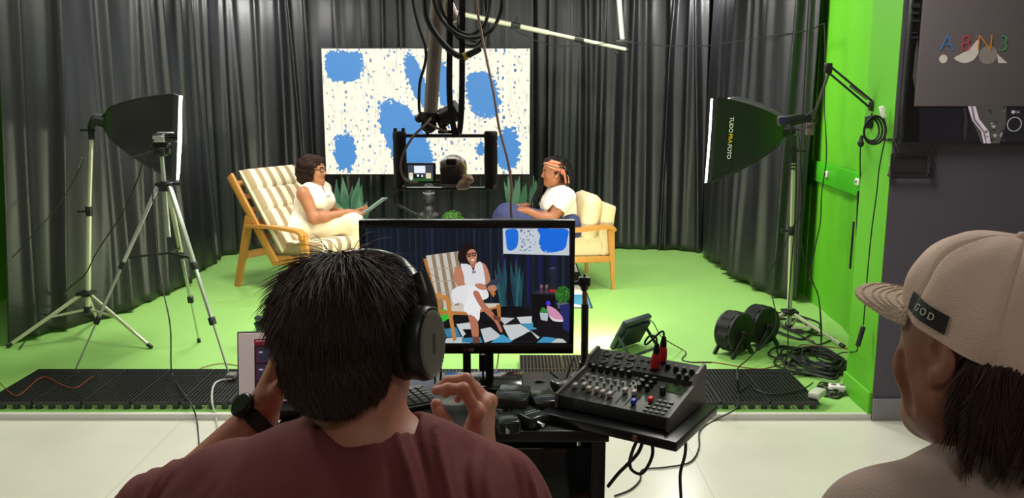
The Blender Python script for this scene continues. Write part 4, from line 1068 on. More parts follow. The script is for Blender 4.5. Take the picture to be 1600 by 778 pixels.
# picture : flat shapes just in front of the panel
cols = {}
pm = []; pidx = {}
def pc_(rgb, e=.85):
    k = (rgb, e)
    if k not in pidx: pidx[k] = len(pm); pm.append(mat('screen_light_%d_%d_%d' % rgb, (4, 4, 4), .3, emit=e, emit_rgb=rgb))
    return pidx[k]
pmb = MB(); lay = [0]
def pp(pts, rgb, e=.85, flat=False):
    """polygon in picture pixels"""
    lay[0] += 1
    y = MY + .0065 - .00002 * lay[0]
    f = lambda p: V((sxa + (p[0] - 90) / 1002 * (sxb - sxa), y, sza - (p[1] - 103) / 567 * (sza - szb)))
    b = len(pmb.v); pmb.v.extend([tuple(f(p)) for p in pts]); pmb.f.append(tuple(range(b, b + len(pts)))); pmb.m.append(pc_(rgb, e)); pmb.sm.append(False)
def pe(cx, cy, rx, ry, rgb, n=20, rag=0, seed=0, e=.85):
    r = random.Random(seed); pp([(cx + rx * cos(2 * pi * k / n) * (1 + r.uniform(-rag, rag)), cy + ry * sin(2 * pi * k / n) * (1 + r.uniform(-rag, rag))) for k in range(n)], rgb, e)
def ps(pts, k=5): return [(p.x, p.y) for p in spline([V((a, b_, 0)) for a, b_ in pts], k, True)]
pp([(90, 103), (1092, 103), (1092, 670), (90, 670)], (16, 26, 38))
r = random.Random(9)
for k in range(34):
    x = 95 + k * 29 + r.uniform(-8, 8); w = r.uniform(4, 13); c = r.choice([(22, 36, 52), (30, 46, 62), (10, 16, 26), (26, 34, 60)]); pp([(x, 103), (min(1091, x + w), 103), (min(1091, x + w + 3), 480), (x + 2, 480)], c)
for k in range(5): x = 760 + k * 60; pp([(x, 240), (x + 16, 240), (x + 14, 470), (x + 4, 470)], (26, 26, 84))
pp([(90, 500), (420, 490), (560, 510), (560, 600), (90, 600)], (54, 196, 58))
pp([(430, 590), (560, 500), (1092, 500), (1092, 670), (470, 670)], (22, 24, 28))
for pts, c in [([(470, 600), (530, 590), (552, 640), (480, 640)], (60, 130, 170)), ([(530, 575), (640, 560), (560, 640)], (210, 214, 214)), ([(480, 645), (560, 640), (600, 670), (470, 670)], (196, 204, 206)), ([(555, 645), (650, 640), (660, 668), (560, 668)], (60, 130, 170)),
               ([(650, 600), (700, 590), (760, 640), (670, 668)], (200, 206, 208)), ([(640, 560), (740, 555), (690, 590)], (16, 16, 20)), ([(760, 580), (850, 575), (900, 610), (800, 660)], (206, 212, 214)), ([(740, 540), (820, 545), (770, 578)], (196, 200, 204)),
               ([(700, 668), (760, 625), (810, 660), (790, 668)], (70, 160, 206)), ([(850, 570), (910, 565), (930, 600), (890, 605)], (70, 150, 190)), ([(810, 662), (890, 612), (930, 655)], (16, 16, 20)), ([(830, 540), (905, 535), (905, 570), (850, 572)], (210, 214, 216)),
               ([(895, 605), (945, 640), (935, 650)], (200, 206, 210)), ([(930, 668), (960, 640), (1040, 636), (1010, 668)], (66, 150, 196)), ([(1000, 668), (1048, 638), (1080, 668)], (204, 208, 206)), ([(640, 600), (560, 600), (585, 636)], (16, 16, 20)), ([(850, 505), (905, 503), (905, 535), (870, 535)], (16, 16, 20))]: pp(pts, c)
# wall screen in the picture
pp([(762, 106), (1086, 106), (1087, 236), (764, 228)], (206, 214, 222))
pp(ps([(775, 118), (800, 108), (832, 112), (838, 150), (830, 195), (800, 214), (782, 200), (778, 160)], 4), (28, 116, 226))
pp(ps([(932, 108), (1000, 107), (1078, 112), (1076, 160), (1064, 205), (1010, 222), (960, 218), (938, 180), (944, 140)], 4), (24, 112, 230))
for k in range(46):
    x = r.uniform(845, 925); y = r.uniform(112, 216); s = r.uniform(2, 5); pp([(x, y - s), (x + s, y), (x, y + s), (x - s, y)], (66, 100, 150))
for k in range(30):
    a = r.uniform(.2, 3); x = 1008 + 72 * cos(a); y = 160 + 60 * sin(a); pp([(x - 3, y), (x + 3, y + 1), (x + 5 * cos(a), y + 9 * sin(a))], (206, 214, 222))
# plants
for (x0, y0, x1, y1, w) in [(762, 488, 735, 250, 9), (770, 490, 772, 244, 11), (757, 492, 722, 300, 8), (780, 488, 748, 290, 9), (765, 490, 760, 330, 9), (826, 486, 798, 260, 10), (836, 488, 826, 246, 11), (842, 488, 862, 300, 9), (830, 488, 846, 280, 9), (822, 490, 806, 330, 9), (850, 488, 852, 350, 8)]:
    mxx, myy = (x0 * .4 + x1 * .6), (y0 * .4 + y1 * .6); pp([(x0 - w * .4, y0), (mxx - w, myy), (x1, y1), (mxx + w, myy), (x0 + w * .4, y0)], r.choice([(34, 78, 88), (46, 96, 104), (28, 62, 76)]))
pp([(735, 486), (800, 486), (790, 530), (748, 530)], (10, 12, 18)); pp([(800, 486), (866, 486), (858, 534), (808, 534)], (10, 12, 18))
# table, bust, box plants
pe(962, 420, 58, 15, (40, 44, 58)); pp([(905, 424), (1020, 428), (1018, 600), (912, 590)], (10, 11, 16)); pp([(930, 545), (1075, 560), (1072, 650), (932, 632)], (18, 18, 24))
pp(ps([(992, 300), (1006, 282), (1020, 296), (1018, 340), (1010, 352), (1022, 372), (1018, 402), (992, 402), (990, 372), (1000, 352), (992, 335)], 3), (30, 38, 50)); pp([(994, 294), (1018, 292), (1019, 302), (993, 304)], (52, 66, 120)); pp([(990, 402), (1024, 402), (1020, 416), (994, 416)], (176, 44, 40))
for x in (945, 970): pp([(x, 378), (x + 14, 378), (x + 12, 418), (x + 2, 418)], (130, 92, 110)); pp([(x + 2, 395), (x + 12, 395), (x + 11, 416), (x + 3, 416)], (70, 50, 66))
pe(1058, 426, 38, 43, (36, 96, 34), 26, .06, 3)
for k in range(60):
    a = r.uniform(0, 6.3); q = 36 * r.random() ** .5; x = 1058 + q * cos(a); y = 426 + q * 1.1 * sin(a); pp([(x - 3, y), (x, y - 3), (x + 3, y), (x, y + 3)], r.choice([(76, 150, 48), (22, 66, 26), (100, 176, 60)]))
pp([(1028, 466), (1086, 466), (1080, 500), (1036, 496)], (90, 100, 112))
pp(ps([(946, 510), (956, 490), (970, 494), (984, 506), (984, 520), (950, 520)], 3), (52, 140, 60)); pp([(944, 516), (988, 520), (982, 558), (950, 552)], (186, 196, 206))
pe(986, 470, 12, 12, (70, 56, 220))
pp([(1040, 480), (1092, 470), (1092, 610), (1062, 600), (1052, 540)], (34, 44, 104))
pp(ps([(980, 484), (1000, 486), (1030, 505), (1058, 540), (1056, 558), (1030, 556), (1000, 540), (984, 510)], 3), (214, 150, 180)); pp(ps([(990, 530), (1020, 548), (1058, 552), (1054, 562), (1010, 556)], 3), (236, 220, 228))
# chair
pp([(372, 252), (388, 248), (470, 530), (452, 532)], (186, 120, 58))
pp([(386, 236), (545, 215), (552, 300), (560, 480), (470, 500), (430, 420)], (208, 202, 190))
for k in range(4): x = 412 + k * 37; pp([(x, 233 - k * 5), (x + 17, 231 - k * 5), (x + 60, 488 - k * 4), (x + 40, 490 - k * 4)], (150, 130, 104))
for y in (300, 362, 420): pp([(402, y), (545, y - 8), (546, y - 4), (402, y + 4)], (170, 160, 146))
pp([(470, 490), (600, 470), (745, 470), (742, 486), (600, 520), (500, 520)], (214, 206, 190)); pp([(440, 505), (590, 512), (740, 484), (750, 490), (596, 528), (446, 524)], (192, 126, 62))
pp([(408, 412), (486, 432), (500, 452), (490, 462), (412, 428)], (206, 140, 72)); pp([(476, 440), (500, 446), (530, 655), (514, 660)], (200, 134, 66)); pp([(728, 476), (750, 476), (752, 560), (740, 560)], (180, 116, 60)); pp([(690, 372), (726, 420), (716, 440), (700, 420)], (190, 124, 60))
# woman
SK = (196, 132, 104)
pp(ps([(560, 300), (540, 282), (525, 300), (524, 350), (545, 388), (600, 392), (640, 385), (660, 392), (668, 378), (640, 368), (580, 352), (570, 320)], 4), SK)
pp(ps([(652, 270), (676, 280), (694, 320), (702, 370), (694, 398), (676, 396), (674, 340), (660, 300)], 4), SK)
pp([(600, 250), (632, 250), (634, 290), (604, 300)], (176, 112, 88))
pp(ps([(556, 276), (600, 282), (618, 310), (630, 276), (656, 268), (670, 320), (674, 376), (640, 384), (580, 380), (570, 330)], 4), (232, 232, 236))
pp([(609, 310), (630, 309), (628, 322), (612, 323)], (150, 140, 160))
pp(ps([(510, 410), (560, 382), (640, 378), (680, 400), (690, 440), (640, 470), (640, 540), (600, 545), (560, 470), (520, 470)], 4), (236, 236, 238)); pp(ps([(590, 390), (650, 392), (664, 440), (650, 500), (640, 556), (590, 520), (566, 500), (590, 440)], 4), (244, 244, 246))
pp(ps([(615, 420), (640, 410), (672, 470), (716, 520), (758, 600), (748, 612), (720, 560), (660, 500)], 4), (186, 118, 92)); pp(ps([(592, 526), (634, 552), (640, 640), (612, 640), (600, 580)], 3), (188, 120, 94))
pp([(712, 528), (750, 538), (748, 560), (716, 548)], (110, 66, 54)); pp([(612, 636), (642, 636), (650, 668), (610, 668)], (112, 70, 58))
pp(ps([(545, 262), (544, 220), (556, 192), (586, 180), (618, 188), (632, 215), (624, 230), (606, 222), (592, 240), (592, 268), (570, 276)], 4), (30, 20, 24))
pp(ps([(588, 222), (604, 206), (624, 208), (634, 230), (632, 256), (616, 276), (598, 268), (586, 246)], 4), (202, 138, 110))
pp([(586, 226), (606, 222), (607, 240), (590, 243)], (20, 16, 18)); pp([(610, 222), (630, 220), (630, 238), (612, 240)], (20, 16, 18)); pp([(590, 230), (603, 227), (604, 236), (593, 239)], (160, 104, 86)); pp([(613, 226), (626, 224), (626, 234), (615, 236)], (160, 104, 86)); pp([(606, 254), (624, 252), (621, 260), (610, 261)], (240, 230, 226))
pp([(668, 392), (704, 355), (770, 334), (764, 346), (736, 376), (690, 400)], (52, 62, 84)); pp(ps([(690, 386), (722, 380), (732, 400), (716, 412), (692, 408)], 3), SK); pp(ps([(624, 376), (660, 372), (684, 396), (664, 404), (636, 394)], 3), SK)
pmb.build('screen_picture', pm, mon)
# logo on the lower bezel
lc = V((bx0 + W_ * (603 - 62) / 1050, MY - .001, bz0 + .0125)); Ml = frame_M(lc, (1, 0, 0), (0, 0, 1))
lg = text_mb('LG', .012, Ml, .0006, bold=.0004); MB.build(lg, 'lettering', mat('grey_print', (170, 168, 166), .5), mon)
MB().lathe([(.001, .0), (.0052, 0), (.0052, .0012), (.001, .0012)], lc + V((-.0175, .0008, 0)), (0, -1, 0), 20).build('logo_disc', mat('dark_red_print', (130, 36, 44), .5), mon)
MB().box((bx0 + W_ * .54, MY - .0008, bz1 - .010), (bx0 + W_ * .58, MY + .001, bz1 - .007)).build('maker_print', mat('faint_print', (60, 60, 60), .5), mon)
cable('cable', [P(680, 556, 2.34), P(679, 580, 2.36), P(681, 610, 2.38)], .003, CABLE, 'black cable hanging behind the monitor, nearest the headphones')
cable('cable', [P(688, 556, 2.34), P(689, 580, 2.36), P(687, 612, 2.38)], .003, CABLE, 'black cable hanging behind the monitor, close to the stand post')
o = MB().box(P(750, 556, 2.36), P(758, 576, 2.37) + V((0, .012, 0)), bev=.003); o.cyl(P(754, 575, 2.366), P(756, 600, 2.38), .003); tag(o.build('cable_connector', BLK), 'black connector dangling beside the monitor stand', 'connector')
cable('cable', [P(754, 598, 2.38), P(752, 612, 2.40), P(764, 622, 2.42)], .0025, CABLE, 'thin black cable below the dangling connector by the monitor stand')
cable('cable', [P(779, 552, 2.6), P(776, 575, 2.58), P(766, 600, 2.5), P(762, 614, 2.45)], .0022, mat('beige_cable', (170, 130, 104), .5), 'thin beige cable falling from the monitor to the desk')
# ------------------------------------------------------------------ tablet, laptop-like base at the far left of the desk
ta = PZ(384, 640, DZ + .012); TY = ta.y
tc0 = P(388, 650, 1.98)
Mt = frame_M(V((P(385, 640, 2.12).x, 2.12, DZ + .012)), (1, .1, 0), (-.02, .22, 1))
tab = thing('tablet', 'white-framed tablet with a dark red app screen, propped on the desk', 'tablet', Mt.translation)
th = P(370, 526, 2.12).z - (DZ + .012); twd = .20
MB().box((-.022, -.004, -.008), (twd + .012, th + .006, -.001), Mt, bev=.008, seg=3).build('case', BLK, tab)
MB().box((-.018, 0, -.0012), (twd + .008, th + .002, .002), Mt, bev=.002).build('white_frame', mat('white_tablet_face', (226, 206, 204), .25, emit=.25, emit_rgb=(226, 206, 204)), tab)
sm = [mat('app_dark', (6, 6, 8), .2, emit=.5, emit_rgb=(38, 34, 46)), mat('app_red', (6, 6, 8), .2, emit=.6, emit_rgb=(130, 26, 40)), mat('app_card', (6, 6, 8), .2, emit=.5, emit_rgb=(58, 56, 76)), mat('app_text', (6, 6, 8), .2, emit=.7, emit_rgb=(180, 170, 180))]
mb = MB(); z = .0022
sc0, sc1 = .022, twd - .02
def tq(x0, y0, x1, y1, mi, z): mb.add([Mt @ V((x0, y0, z)), Mt @ V((x1, y0, z)), Mt @ V((x1, y1, z)), Mt @ V((x0, y1, z))], [(0, 1, 2, 3)], mi)
tq(sc0, .02, sc1, th - .014, 0, z); tq(sc0, th - .03, sc1, th - .014, 1, z + .0002)
for j in range(3):
    y1_ = th - .036 - j * .045; tq(sc0 + .005, y1_ - .038, sc1 - .005, y1_, 1, z + .0002); tq(sc0 + .006, y1_ - .037, sc1 - .006, y1_ - .001, 2, z + .0004)
    for k in range(3): tq(sc0 + .012 + .03 * k, y1_ - .014, sc0 + .022 + .03 * k, y1_ - .010, 3, z + .0006)
tq(sc0 + .004, th - .020, sc0 + .03, th - .018, 3, z + .0006)
mb.build('app_screen', sm, tab)
# small audio interface / controller below the hand
p = PZ(455, 640, DZ)
ctl = thing('controller', 'low black controller with a white line, on the desk under the watch hand', 'device', (p.x, p.y, DZ + .001), R(12))
MB().box((-.11, -.075, 0), (.075, .10, .028), None, bev=.005).build('case', BLK, ctl, world=False)
MB().box((-.09, .03, .0282), (.06, .036, .0288)).build('white_line', WHITEP, ctl, world=False)
for k in range(4): MB().lathe([(.008, 0), (.007, .012), (.001, .012)], (-.08 + .04 * k, -.02, .028), n=12).build('knob', KN, ctl, world=False)
# ------------------------------------------------------------------ tabletop pole with phone clamp
cp = thing('camera_pole', 'slim black pole with a small clamp head beside the monitor', 'pole', P(913, 604, 2.40)); b0 = P(913, 604, 2.40)
MB().cyl(b0, P(914, 475, 2.40), .0105, n=14).build('lower_tube', BLK, cp)
MB().cyl(P(914, 478, 2.40), P(913, 452, 2.40), .0085, .006, n=12).build('neck', mat('bronze_neck', (150, 112, 90), .35, .6), cp)
hc = P(913, 442, 2.40); mb = MB().box(hc + V((-.016, -.012, -.008)), hc + V((.016, .012, .018)), bev=.003); mb.cyl(hc + V((0, 0, -.022)), hc + V((0, 0, -.004)), .009, .015, n=12); mb.cyl(hc + V((-.03, 0, 0)), hc + V((-.012, 0, 0)), .006); mb.cyl(hc + V((0, 0, .016)), hc + V((0, 0, .026)), .003); mb.build('clamp_head', BLK, cp)
MB().lathe([(.001, 0), (.04, 0), (.04, .006), (.012, .012), (.012, .03), (.001, .03)], V((b0.x, b0.y, DZ + .001)), n=24).build('foot', BLK, cp)
MB().cyl(P(914, 566, 2.40), P(912, 582, 2.40), .018, n=12).build('collar', BLK, cp)
# ================================================================== CAMERA RIG ON THE CEILING POLE
RY = 2.62
POLE = mat('grey_painted_tube', (150, 138, 132), 0.35, .35)
top = P(686, -20, RY); bot = P(672, 188, RY); dirp = (top - bot).normalized(); topc = bot + dirp * ((ZC - bot.z) / dirp.z)
cpz = thing('ceiling_pole', 'thick grey tube coming down from the ceiling to the black camera cage', 'pole', (topc.x, topc.y, ZC))
MB().cyl(topc, bot, .0255, .0205, 20).build('tube', POLE, cpz)
mb = MB().lathe([(.001, 0), (.075, 0), (.075, -.008), (.03, -.03), (.001, -.03)], (topc.x, topc.y, ZC - .001), n=24); mb.build('ceiling_flange', BLK, cpz)
mb = MB().cyl(P(673, 176, RY), P(672, 190, RY), .029, n=18); mb.cyl(P(672, 188, RY), P(671, 202, RY), .02, n=14); mb.cyl(P(655, 184, RY - .01), P(684, 186, RY - .01), .011, n=10); mb.ball(P(655, 185, RY - .01), .0135, 12)
mb.ball(P(670, 196, RY), .024, 14); mb.build('end_clamp', BLK, cpz)
t2 = P(690, -10, 2.72); b2 = P(708, 28, 2.72); d2 = (t2 - b2).normalized(); tc2 = b2 + d2 * ((ZC - b2.z) / d2.z)
p2_ = thing('ceiling_pole', 'short slanting grey tube end among the coiled cables above the camera', 'pole', (tc2.x, tc2.y, ZC))
MB().cyl(tc2, b2, .021, n=16).build('tube', POLE, p2_)
mb = MB().cyl(P(706, 24, 2.72), P(711, 34, 2.72), .024, n=14); mb.build('end_ring', mat('steel_ring', (170, 150, 140), .3, .7), p2_)
# cage
cg = thing('camera_cage', 'black two-handled camera cage hung under the grey ceiling tube', 'camera rig', P(695, 205, RY))
hx0, hx1 = P(625, 250, RY).x, P(767, 250, RY).x; zt, zb = P(700, 209, RY).z, P(700, 291, RY).z
for x, v0 in ((hx0, 200), (hx1, 205)):
    z1 = P(700, v0, RY).z
    mb = MB().lathe([(.001, zb - .004), (.0185, zb - .004), (.0195, zb + .02), (.0205, (zb + zt) / 2), (.0195, zt - .02), (.0205, zt - .014), (.0205, zt + .004), (.017, zt + .008), (.001, zt + .008)], (x, RY, 0), n=20)
    mb.box((x - .016, RY - .012, zt + .006), (x - .008, RY + .012, z1)); mb.box((x + .008, RY - .012, zt + .006), (x + .016, RY + .012, z1)); mb.build('side_grip', mat('grip_rubber', (22, 19, 19), .7), cg)
    MB().cyl((x + .012, RY - .021, zb + .002), (x + .012, RY - .025, zb + .002), .005, n=10).build('screw', mat('copper_screw', (190, 150, 130), .3, .8), cg)
MB().cyl((hx0, RY, zt - .006), (hx1, RY, zt - .006), .0055, n=12).build('top_rod', BLK, cg)
MB().box((hx0 - .006, RY - .018, zb - .010), (hx1 + .006, RY + .018, zb - .003), bev=.002).build('base_plate', BLK, cg)
mb = MB().cyl(P(695, 207, RY), P(688, 190, RY), .010, n=10); mb.box(P(684, 209, RY - .012), P(712, 203, RY + .012), bev=.003); mb.ball(P(694, 188, RY), .02, 16); mb.cyl(P(690, 184, RY - .005), P(712, 174, RY - .012), .026, .030, 18); mb.lathe([(.030, 0), (.033, .004), (.033, .010), (.001, .010)], P(712, 174, RY - .012), (P(712, 174, RY - .012) - P(690, 184, RY - .005)), 20)
mb.build('ball_head', BLK, cg)
MB().cyl(P(667, 212, RY), P(668, 207, RY), .006, n=10).build('screw_tip', BLK, cg)
# DSLR
cw = thing('camera', 'dark stills camera with its small screen flipped out, inside the hanging cage', 'camera', P(700, 291, RY))
px = RY / FPX / .98
cx0, cx1 = P(690, 270, RY).x, P(724, 270, RY).x; cz0 = P(700, 290, RY).z
CBR = mat('camera_body_brown_black', (118, 98, 93), .45)
pr = [rbox(((cx0 + cx1) / 2 + .001, RY + .01, cz0 + .040), ((cx1 - cx0) / 2 + .003, .035, .040), .012, .01), ell(((cx0 + cx1) / 2 + .002, RY + .015, cz0 + .052), (.040, .032, .042), .012), rbox(((cx0 + cx1) / 2, RY - .012, cz0 + .072), (.017, .022, .013), .005, .008), cap((cx1, RY, cz0 + .012), (cx1 + .018, RY - .004, cz0 + .024), .013, .012, .01)]
sdf_obj('body', pr, CBR, cw, .0035)
MB().box(((cx0 + cx1) / 2 - .017, RY - .039, cz0 + .066), ((cx0 + cx1) / 2 + .014, RY - .032, cz0 + .083), bev=.004).build('eyepiece', RUB, cw)
MB().box((cx0 - .001, RY - .032, cz0 + .006), (cx1 - .012, RY - .0255, cz0 + .058), bev=.003).build('back_panel', mat('camera_back', (40, 32, 32), .5), cw)
for k in range(3): MB().cyl((cx1 - .006, RY - .028, cz0 + .014 + .014 * k), (cx1 - .006, RY - .0315, cz0 + .014 + .014 * k), .0038, n=12).build('button', BLK, cw)
MB().cyl(((cx0 + cx1) / 2, RY + .03, cz0 + .04), ((cx0 + cx1) / 2, RY + .12, cz0 + .04), .036, .034, 24).build('lens', BLK, cw)
l0, l1, lz0, lz1 = P(637, 270, RY).x, P(681, 270, RY).x, P(700, 283, RY).z, P(700, 255, RY).z
fs_ = MB().box((l0 - .001, RY - .028, lz0 - .004), (l1 + .002, RY - .018, lz1 + .003), bev=.003); fso = fs_.build('flip_screen', BLK, cw)
mb = MB(); sm2 = [mat('lcd_%d' % i, (4, 4, 4), .3, emit=1.0, emit_rgb=c) for i, c in enumerate([(60, 70, 84), (236, 242, 250), (40, 90, 40), (226, 214, 180), (18, 20, 26)])]
def lq(u0, v0, u1, v1, mi, k): mb.add([(l0 + u0 * (l1 - l0), RY - .0283 - .0001 * k, lz0 + v * 0 + w * (lz1 - lz0)) for u0_, w in () for v in ()] or [(l0 + a * (l1 - l0), RY - .0283 - .0001 * k, lz0 + b_ * (lz1 - lz0)) for a, b_ in ((u0, v0), (u1, v0), (u1, v1), (u0, v1))], [(0, 1, 2, 3)], mi)
lq(.05, .05, .93, .95, 0, 0); lq(.05, .05, .93, .28, 2, 1); lq(.27, .5, .66, .9, 1, 1); lq(.08, .2, .22, .52, 3, 2); lq(.68, .2, .86, .5, 3, 2); lq(.25, .22, .62, .44, 4, 2); lq(.12, .12, .2, .3, 1, 3); lq(.36, .3, .44, .42, 1, 3); lq(.52, .28, .58, .4, 1, 3)
mb.build('live_picture', sm2, fso)
mb = MB().bar((l1, RY - .023, lz0 + .002), (cx0 + .004, RY - .02, lz0 + .002), .006, .006); mb.build('screen_hinge', BLK, cw)
pr = [cap(P(722, 286, RY - .03), P(734, 280, RY - .04), .011, .009, .01), cap(P(718, 292, RY - .03), P(730, 291, RY - .035), .010, .009, .01), cap(P(726, 276, RY - .035), P(737, 282, RY - .04), .007, .006, .01)]
sdf_obj('cable_cover', pr, mat('pinkish_plug_cover', (172, 140, 128), .5), cw, .003)
cable('cable', [P(722, 287, RY - .045), P(728, 277, RY - .05), P(727, 262, RY - .045), P(722, 254, RY - .03), P(719, 262, RY - .02)], .0025, mat('yellow_cable', (196, 170, 60), .5), 'thin yellow cable looped beside the stills camera')
# strap loop (flat webbing)
def ribbon(pts, w, th, k=8, side=(1, 0, 0)):
    sp_ = spline(pts, k); vs = []; fs = []; n = len(sp_)
    for i, p in enumerate(sp_):
        t = (sp_[min(i + 1, n - 1)] - sp_[max(i - 1, 0)]).normalized(); x = V(side); x = (x - t * x.dot(t)).normalized(); nn = x.cross(t)
        vs += [p - x * w - nn * th, p + x * w - nn * th, p + x * w + nn * th, p - x * w + nn * th]
    for i in range(n - 1):
        for q in range(4): fs.append((4 * i + q, 4 * i + (q + 1) % 4, 4 * i + 4 + (q + 1) % 4, 4 * i + 4 + q))
    fs += [(0, 1, 2, 3), tuple(4 * (n - 1) + q for q in (3, 2, 1, 0))]
    return MB().add(vs, fs)
sy = RY - .055
o = ribbon([P(709, -120, sy + .05), P(704, 0, sy), P(703, 60, sy), P(702, 130, sy), P(704, 170, sy), P(709, 200, sy), P(713, 211, sy + .005), P(718, 204, sy + .015), P(721, 170, sy + .02), P(722, 120, sy + .02), P(722, 60, sy + .02), P(722, 0, sy + .02), P(716, -120, sy + .06)], .0085, .0022, 10, (1, .15, 0)).build('strap', mat('webbing', (17, 16, 16), .8))
tag(o, 'long black webbing strap hanging in a narrow loop in front of the camera cage rod', 'strap')
# coiled cables
CY = 2.5
coil = [P(660, -60, CY), P(664, 0, CY), P(668, 30, CY), P(684, 58, CY), P(705, 80, CY), P(722, 88, CY), P(744, 80, CY), P(750, 75, CY)]
cable('cable', coil, .0085, CABLE, 'thick black cable sweeping down from the coil to a plug', n=8)
o = MB().cyl(P(731, 86, CY), P(748, 78, CY), .0105, .0085, 12); tag(o.build('plug', BLK), 'black plug hanging at the end of the thick coiled cable', 'plug')
o = MB().lathe([(.008, -.005), (.012, -.005), (.012, .005), (.008, .005), (.008, -.005)], P(727, 88, CY), (P(748, 78, CY) - P(727, 88, CY)), 12, caps=False); tag(o.build('hanging_cable_tie', mat('yellow_tie', (206, 180, 70), .5)), 'yellow tie round the thick coiled cable', 'cable tie')
for k, (pts, rr, lab) in enumerate([
    ([(676, -60), (678, 0), (690, 30), (712, 52), (740, 60), (765, 50), (778, 30), (784, 5), (780, -60)], .0055, 'outermost black loop of the coiled cables above the camera'),
    ([(684, -60), (688, 5), (700, 32), (720, 50), (742, 52), (758, 36), (766, 0), (764, -60)], .005, 'black loop inside the outermost one of the coiled cables'),
    ([(710, -60), (706, 0), (702, 25), (712, 55), (735, 72), (752, 62), (760, 30), (758, -10), (756, -60)], .0045, 'black loop nearest the strap among the coiled cables'),
    ([(724, -60), (726, 0), (718, 20), (716, 40), (726, 58), (744, 66)], .004, 'short thin black cable end within the coiled cables')]):
    cable('cable', [P(u, v, CY + .04 * (k + 1) - .06 * (i % 2) * .3) for i, (u, v) in enumerate(pts)], rr, CABLE, lab, group=None, n=8)
cable('cable', [P(640, -60, 2.55), P(645, 0, 2.55), P(654, 40, 2.55), P(665, 75, 2.55), P(664, 100, 2.55), P(656, 130, 2.55), P(655, 170, 2.55), P(660, 186, 2.57)], .0045, CABLE, 'slim black cable running down beside the thick grey ceiling tube')
cable('cable', [P(673, 185, 2.57), P(662, 197, 2.54), P(645, 214, 2.53), P(632, 236, 2.53), P(626, 258, 2.53), P(630, 276, 2.53), P(640, 283, 2.56), P(652, 284, 2.585)], .004, mat('pinkish_grey_cable', (110, 92, 88), .45), 'curved cable looping past the cage grip to the flip screen')
cable('cable', [P(668, 192, 2.57), P(682, 200, 2.56), P(700, 206, 2.56)], .0038, MATS['pinkish_grey_cable'], 'short cable bridging the pole clamp and the cage rod')
cable('cable', [P(624, 296, 2.6), P(617, 306, 2.6), P(620, 318, 2.6), P(640, 330, 2.55), P(655, 337, 2.5), P(664, 342, 2.45), P(668, 350, 2.42)], .0042, CABLE, 'black cable curling from under the cage grip to the monitor')
cable('cable', [P(744, -60, 2.45), P(745, 5, 2.45), P(752, 50, 2.45), P(764, 110, 2.42), P(772, 150, 2.4), P(780, 200, 2.38), P(793, 250, 2.36), P(799, 290, 2.35), P(798, 320, 2.345), P(799, 340, 2.345)], .0036, mat('beige_pink_cable', (158, 128, 118), .5), 'thin beige cable hanging from above to the monitor top edge')
# ================================================================== WALL TV + SIGN BOARD + BRACKET
TVY = YW - .055
t0 = P(1406, 226, TVY); TVX0 = t0.x; TVZ0 = P(1450, 226, TVY).z; TVW, TVH = 1.23, .71
tv = thing('wall_tv', 'large dark television on the charcoal wall, a marbled picture low on its screen', 'television', (TVX0 + TVW / 2, YW, TVZ0))
MB().box((TVX0, TVY, TVZ0), (TVX0 + TVW, TVY + .045, TVZ0 + TVH), bev=.005).build('case', mat('tv_case', (26, 25, 27), .35), tv)
MB().box((TVX0 + .3, TVY + .045, TVZ0 + .2), (TVX0 + .9, YW - .001, TVZ0 + .5), bev=.004).build('wall_mount', BLKM, tv)
MB().box((TVX0 + .014, TVY - .0015, TVZ0 + .012), (TVX0 + TVW - .014, TVY, TVZ0 + TVH - .012)).build('screen', mat('tv_screen_glass', (16, 14, 16), .12), tv)
yy = TVY - .0025; mb = MB()
def tp(pts, mi): 
    b = len(mb.v); y = yy - .0002 * len(mb.f)
    mb.v.extend([tuple(P(u, v, y)) for u, v in pts]); mb.f.append(tuple(range(b, b + len(pts)))); mb.m.append(mi); mb.sm.append(False)
tvm = [mat('tv_pic_%d' % i, (5, 5, 5), .2, emit=.75, emit_rgb=c) for i, c in enumerate([(74, 70, 66), (206, 190, 196), (118, 104, 112), (46, 44, 44), (24, 22, 28), (150, 146, 140), (180, 176, 178)])]
tp([(1436, 168), (1600, 168), (1600, 222), (1436, 222)], 4)
tp([(1514, 165), (1573, 165), (1571, 196), (1562, 224), (1534, 224), (1520, 190)], 0)
tp([(1512, 165), (1524, 165), (1530, 186), (1545, 205), (1548, 224), (1537, 224), (1533, 205), (1519, 188)], 1)
tp([(1517, 165), (1520, 165), (1524, 186), (1539, 206), (1542, 224), (1540, 224), (1536, 206), (1521, 188)], 2)
for k in range(26):
    r = random.Random(k); u = r.uniform(1538, 1570); v = r.uniform(166, 222); s = r.uniform(1, 4); tp([(u - s, v), (u, v - s * .7), (u + s, v), (u, v + s)], r.choice([3, 5, 0]))
tp([(1504, 168), (1509, 168), (1512, 190), (1509, 215), (1506, 222), (1505, 200), (1507, 185)], 3)
for v0, v1, u1 in [(5, 12, 1438), (18, 22, 1436), (30, 34, 1437), (50, 52, 1434), (57, 60, 1438)]: tp([(1424, v0), (u1, v0), (u1, v1), (1424, v1)], 3)
tp([(1430, 78), (1434, 60), (1434, 120), (1431, 150), (1426, 120)], 0)
mb.build('picture', tvm, tv)
c = P(1585, 194, yy - .008); MB().lathe([(.034, -.0008), (.034, .0008), (.031, .0008), (.031, -.0008), (.034, -.0008)], c, (0, -1, 0), 32, caps=False).build('ring_mark', tvm[6], tv)
mb = MB().lathe([(.001, 0), (.008, 0), (.008, .0008), (.001, .0008)], P(1583, 175, yy - .006), (0, -1, 0), 16); text_mb('LG', .015, frame_M(P(1590, 175, yy - .006), (1, 0, 0), (0, 0, 1)), .0004, mb, 0)
mb.build('lettering', tvm[6], tv)
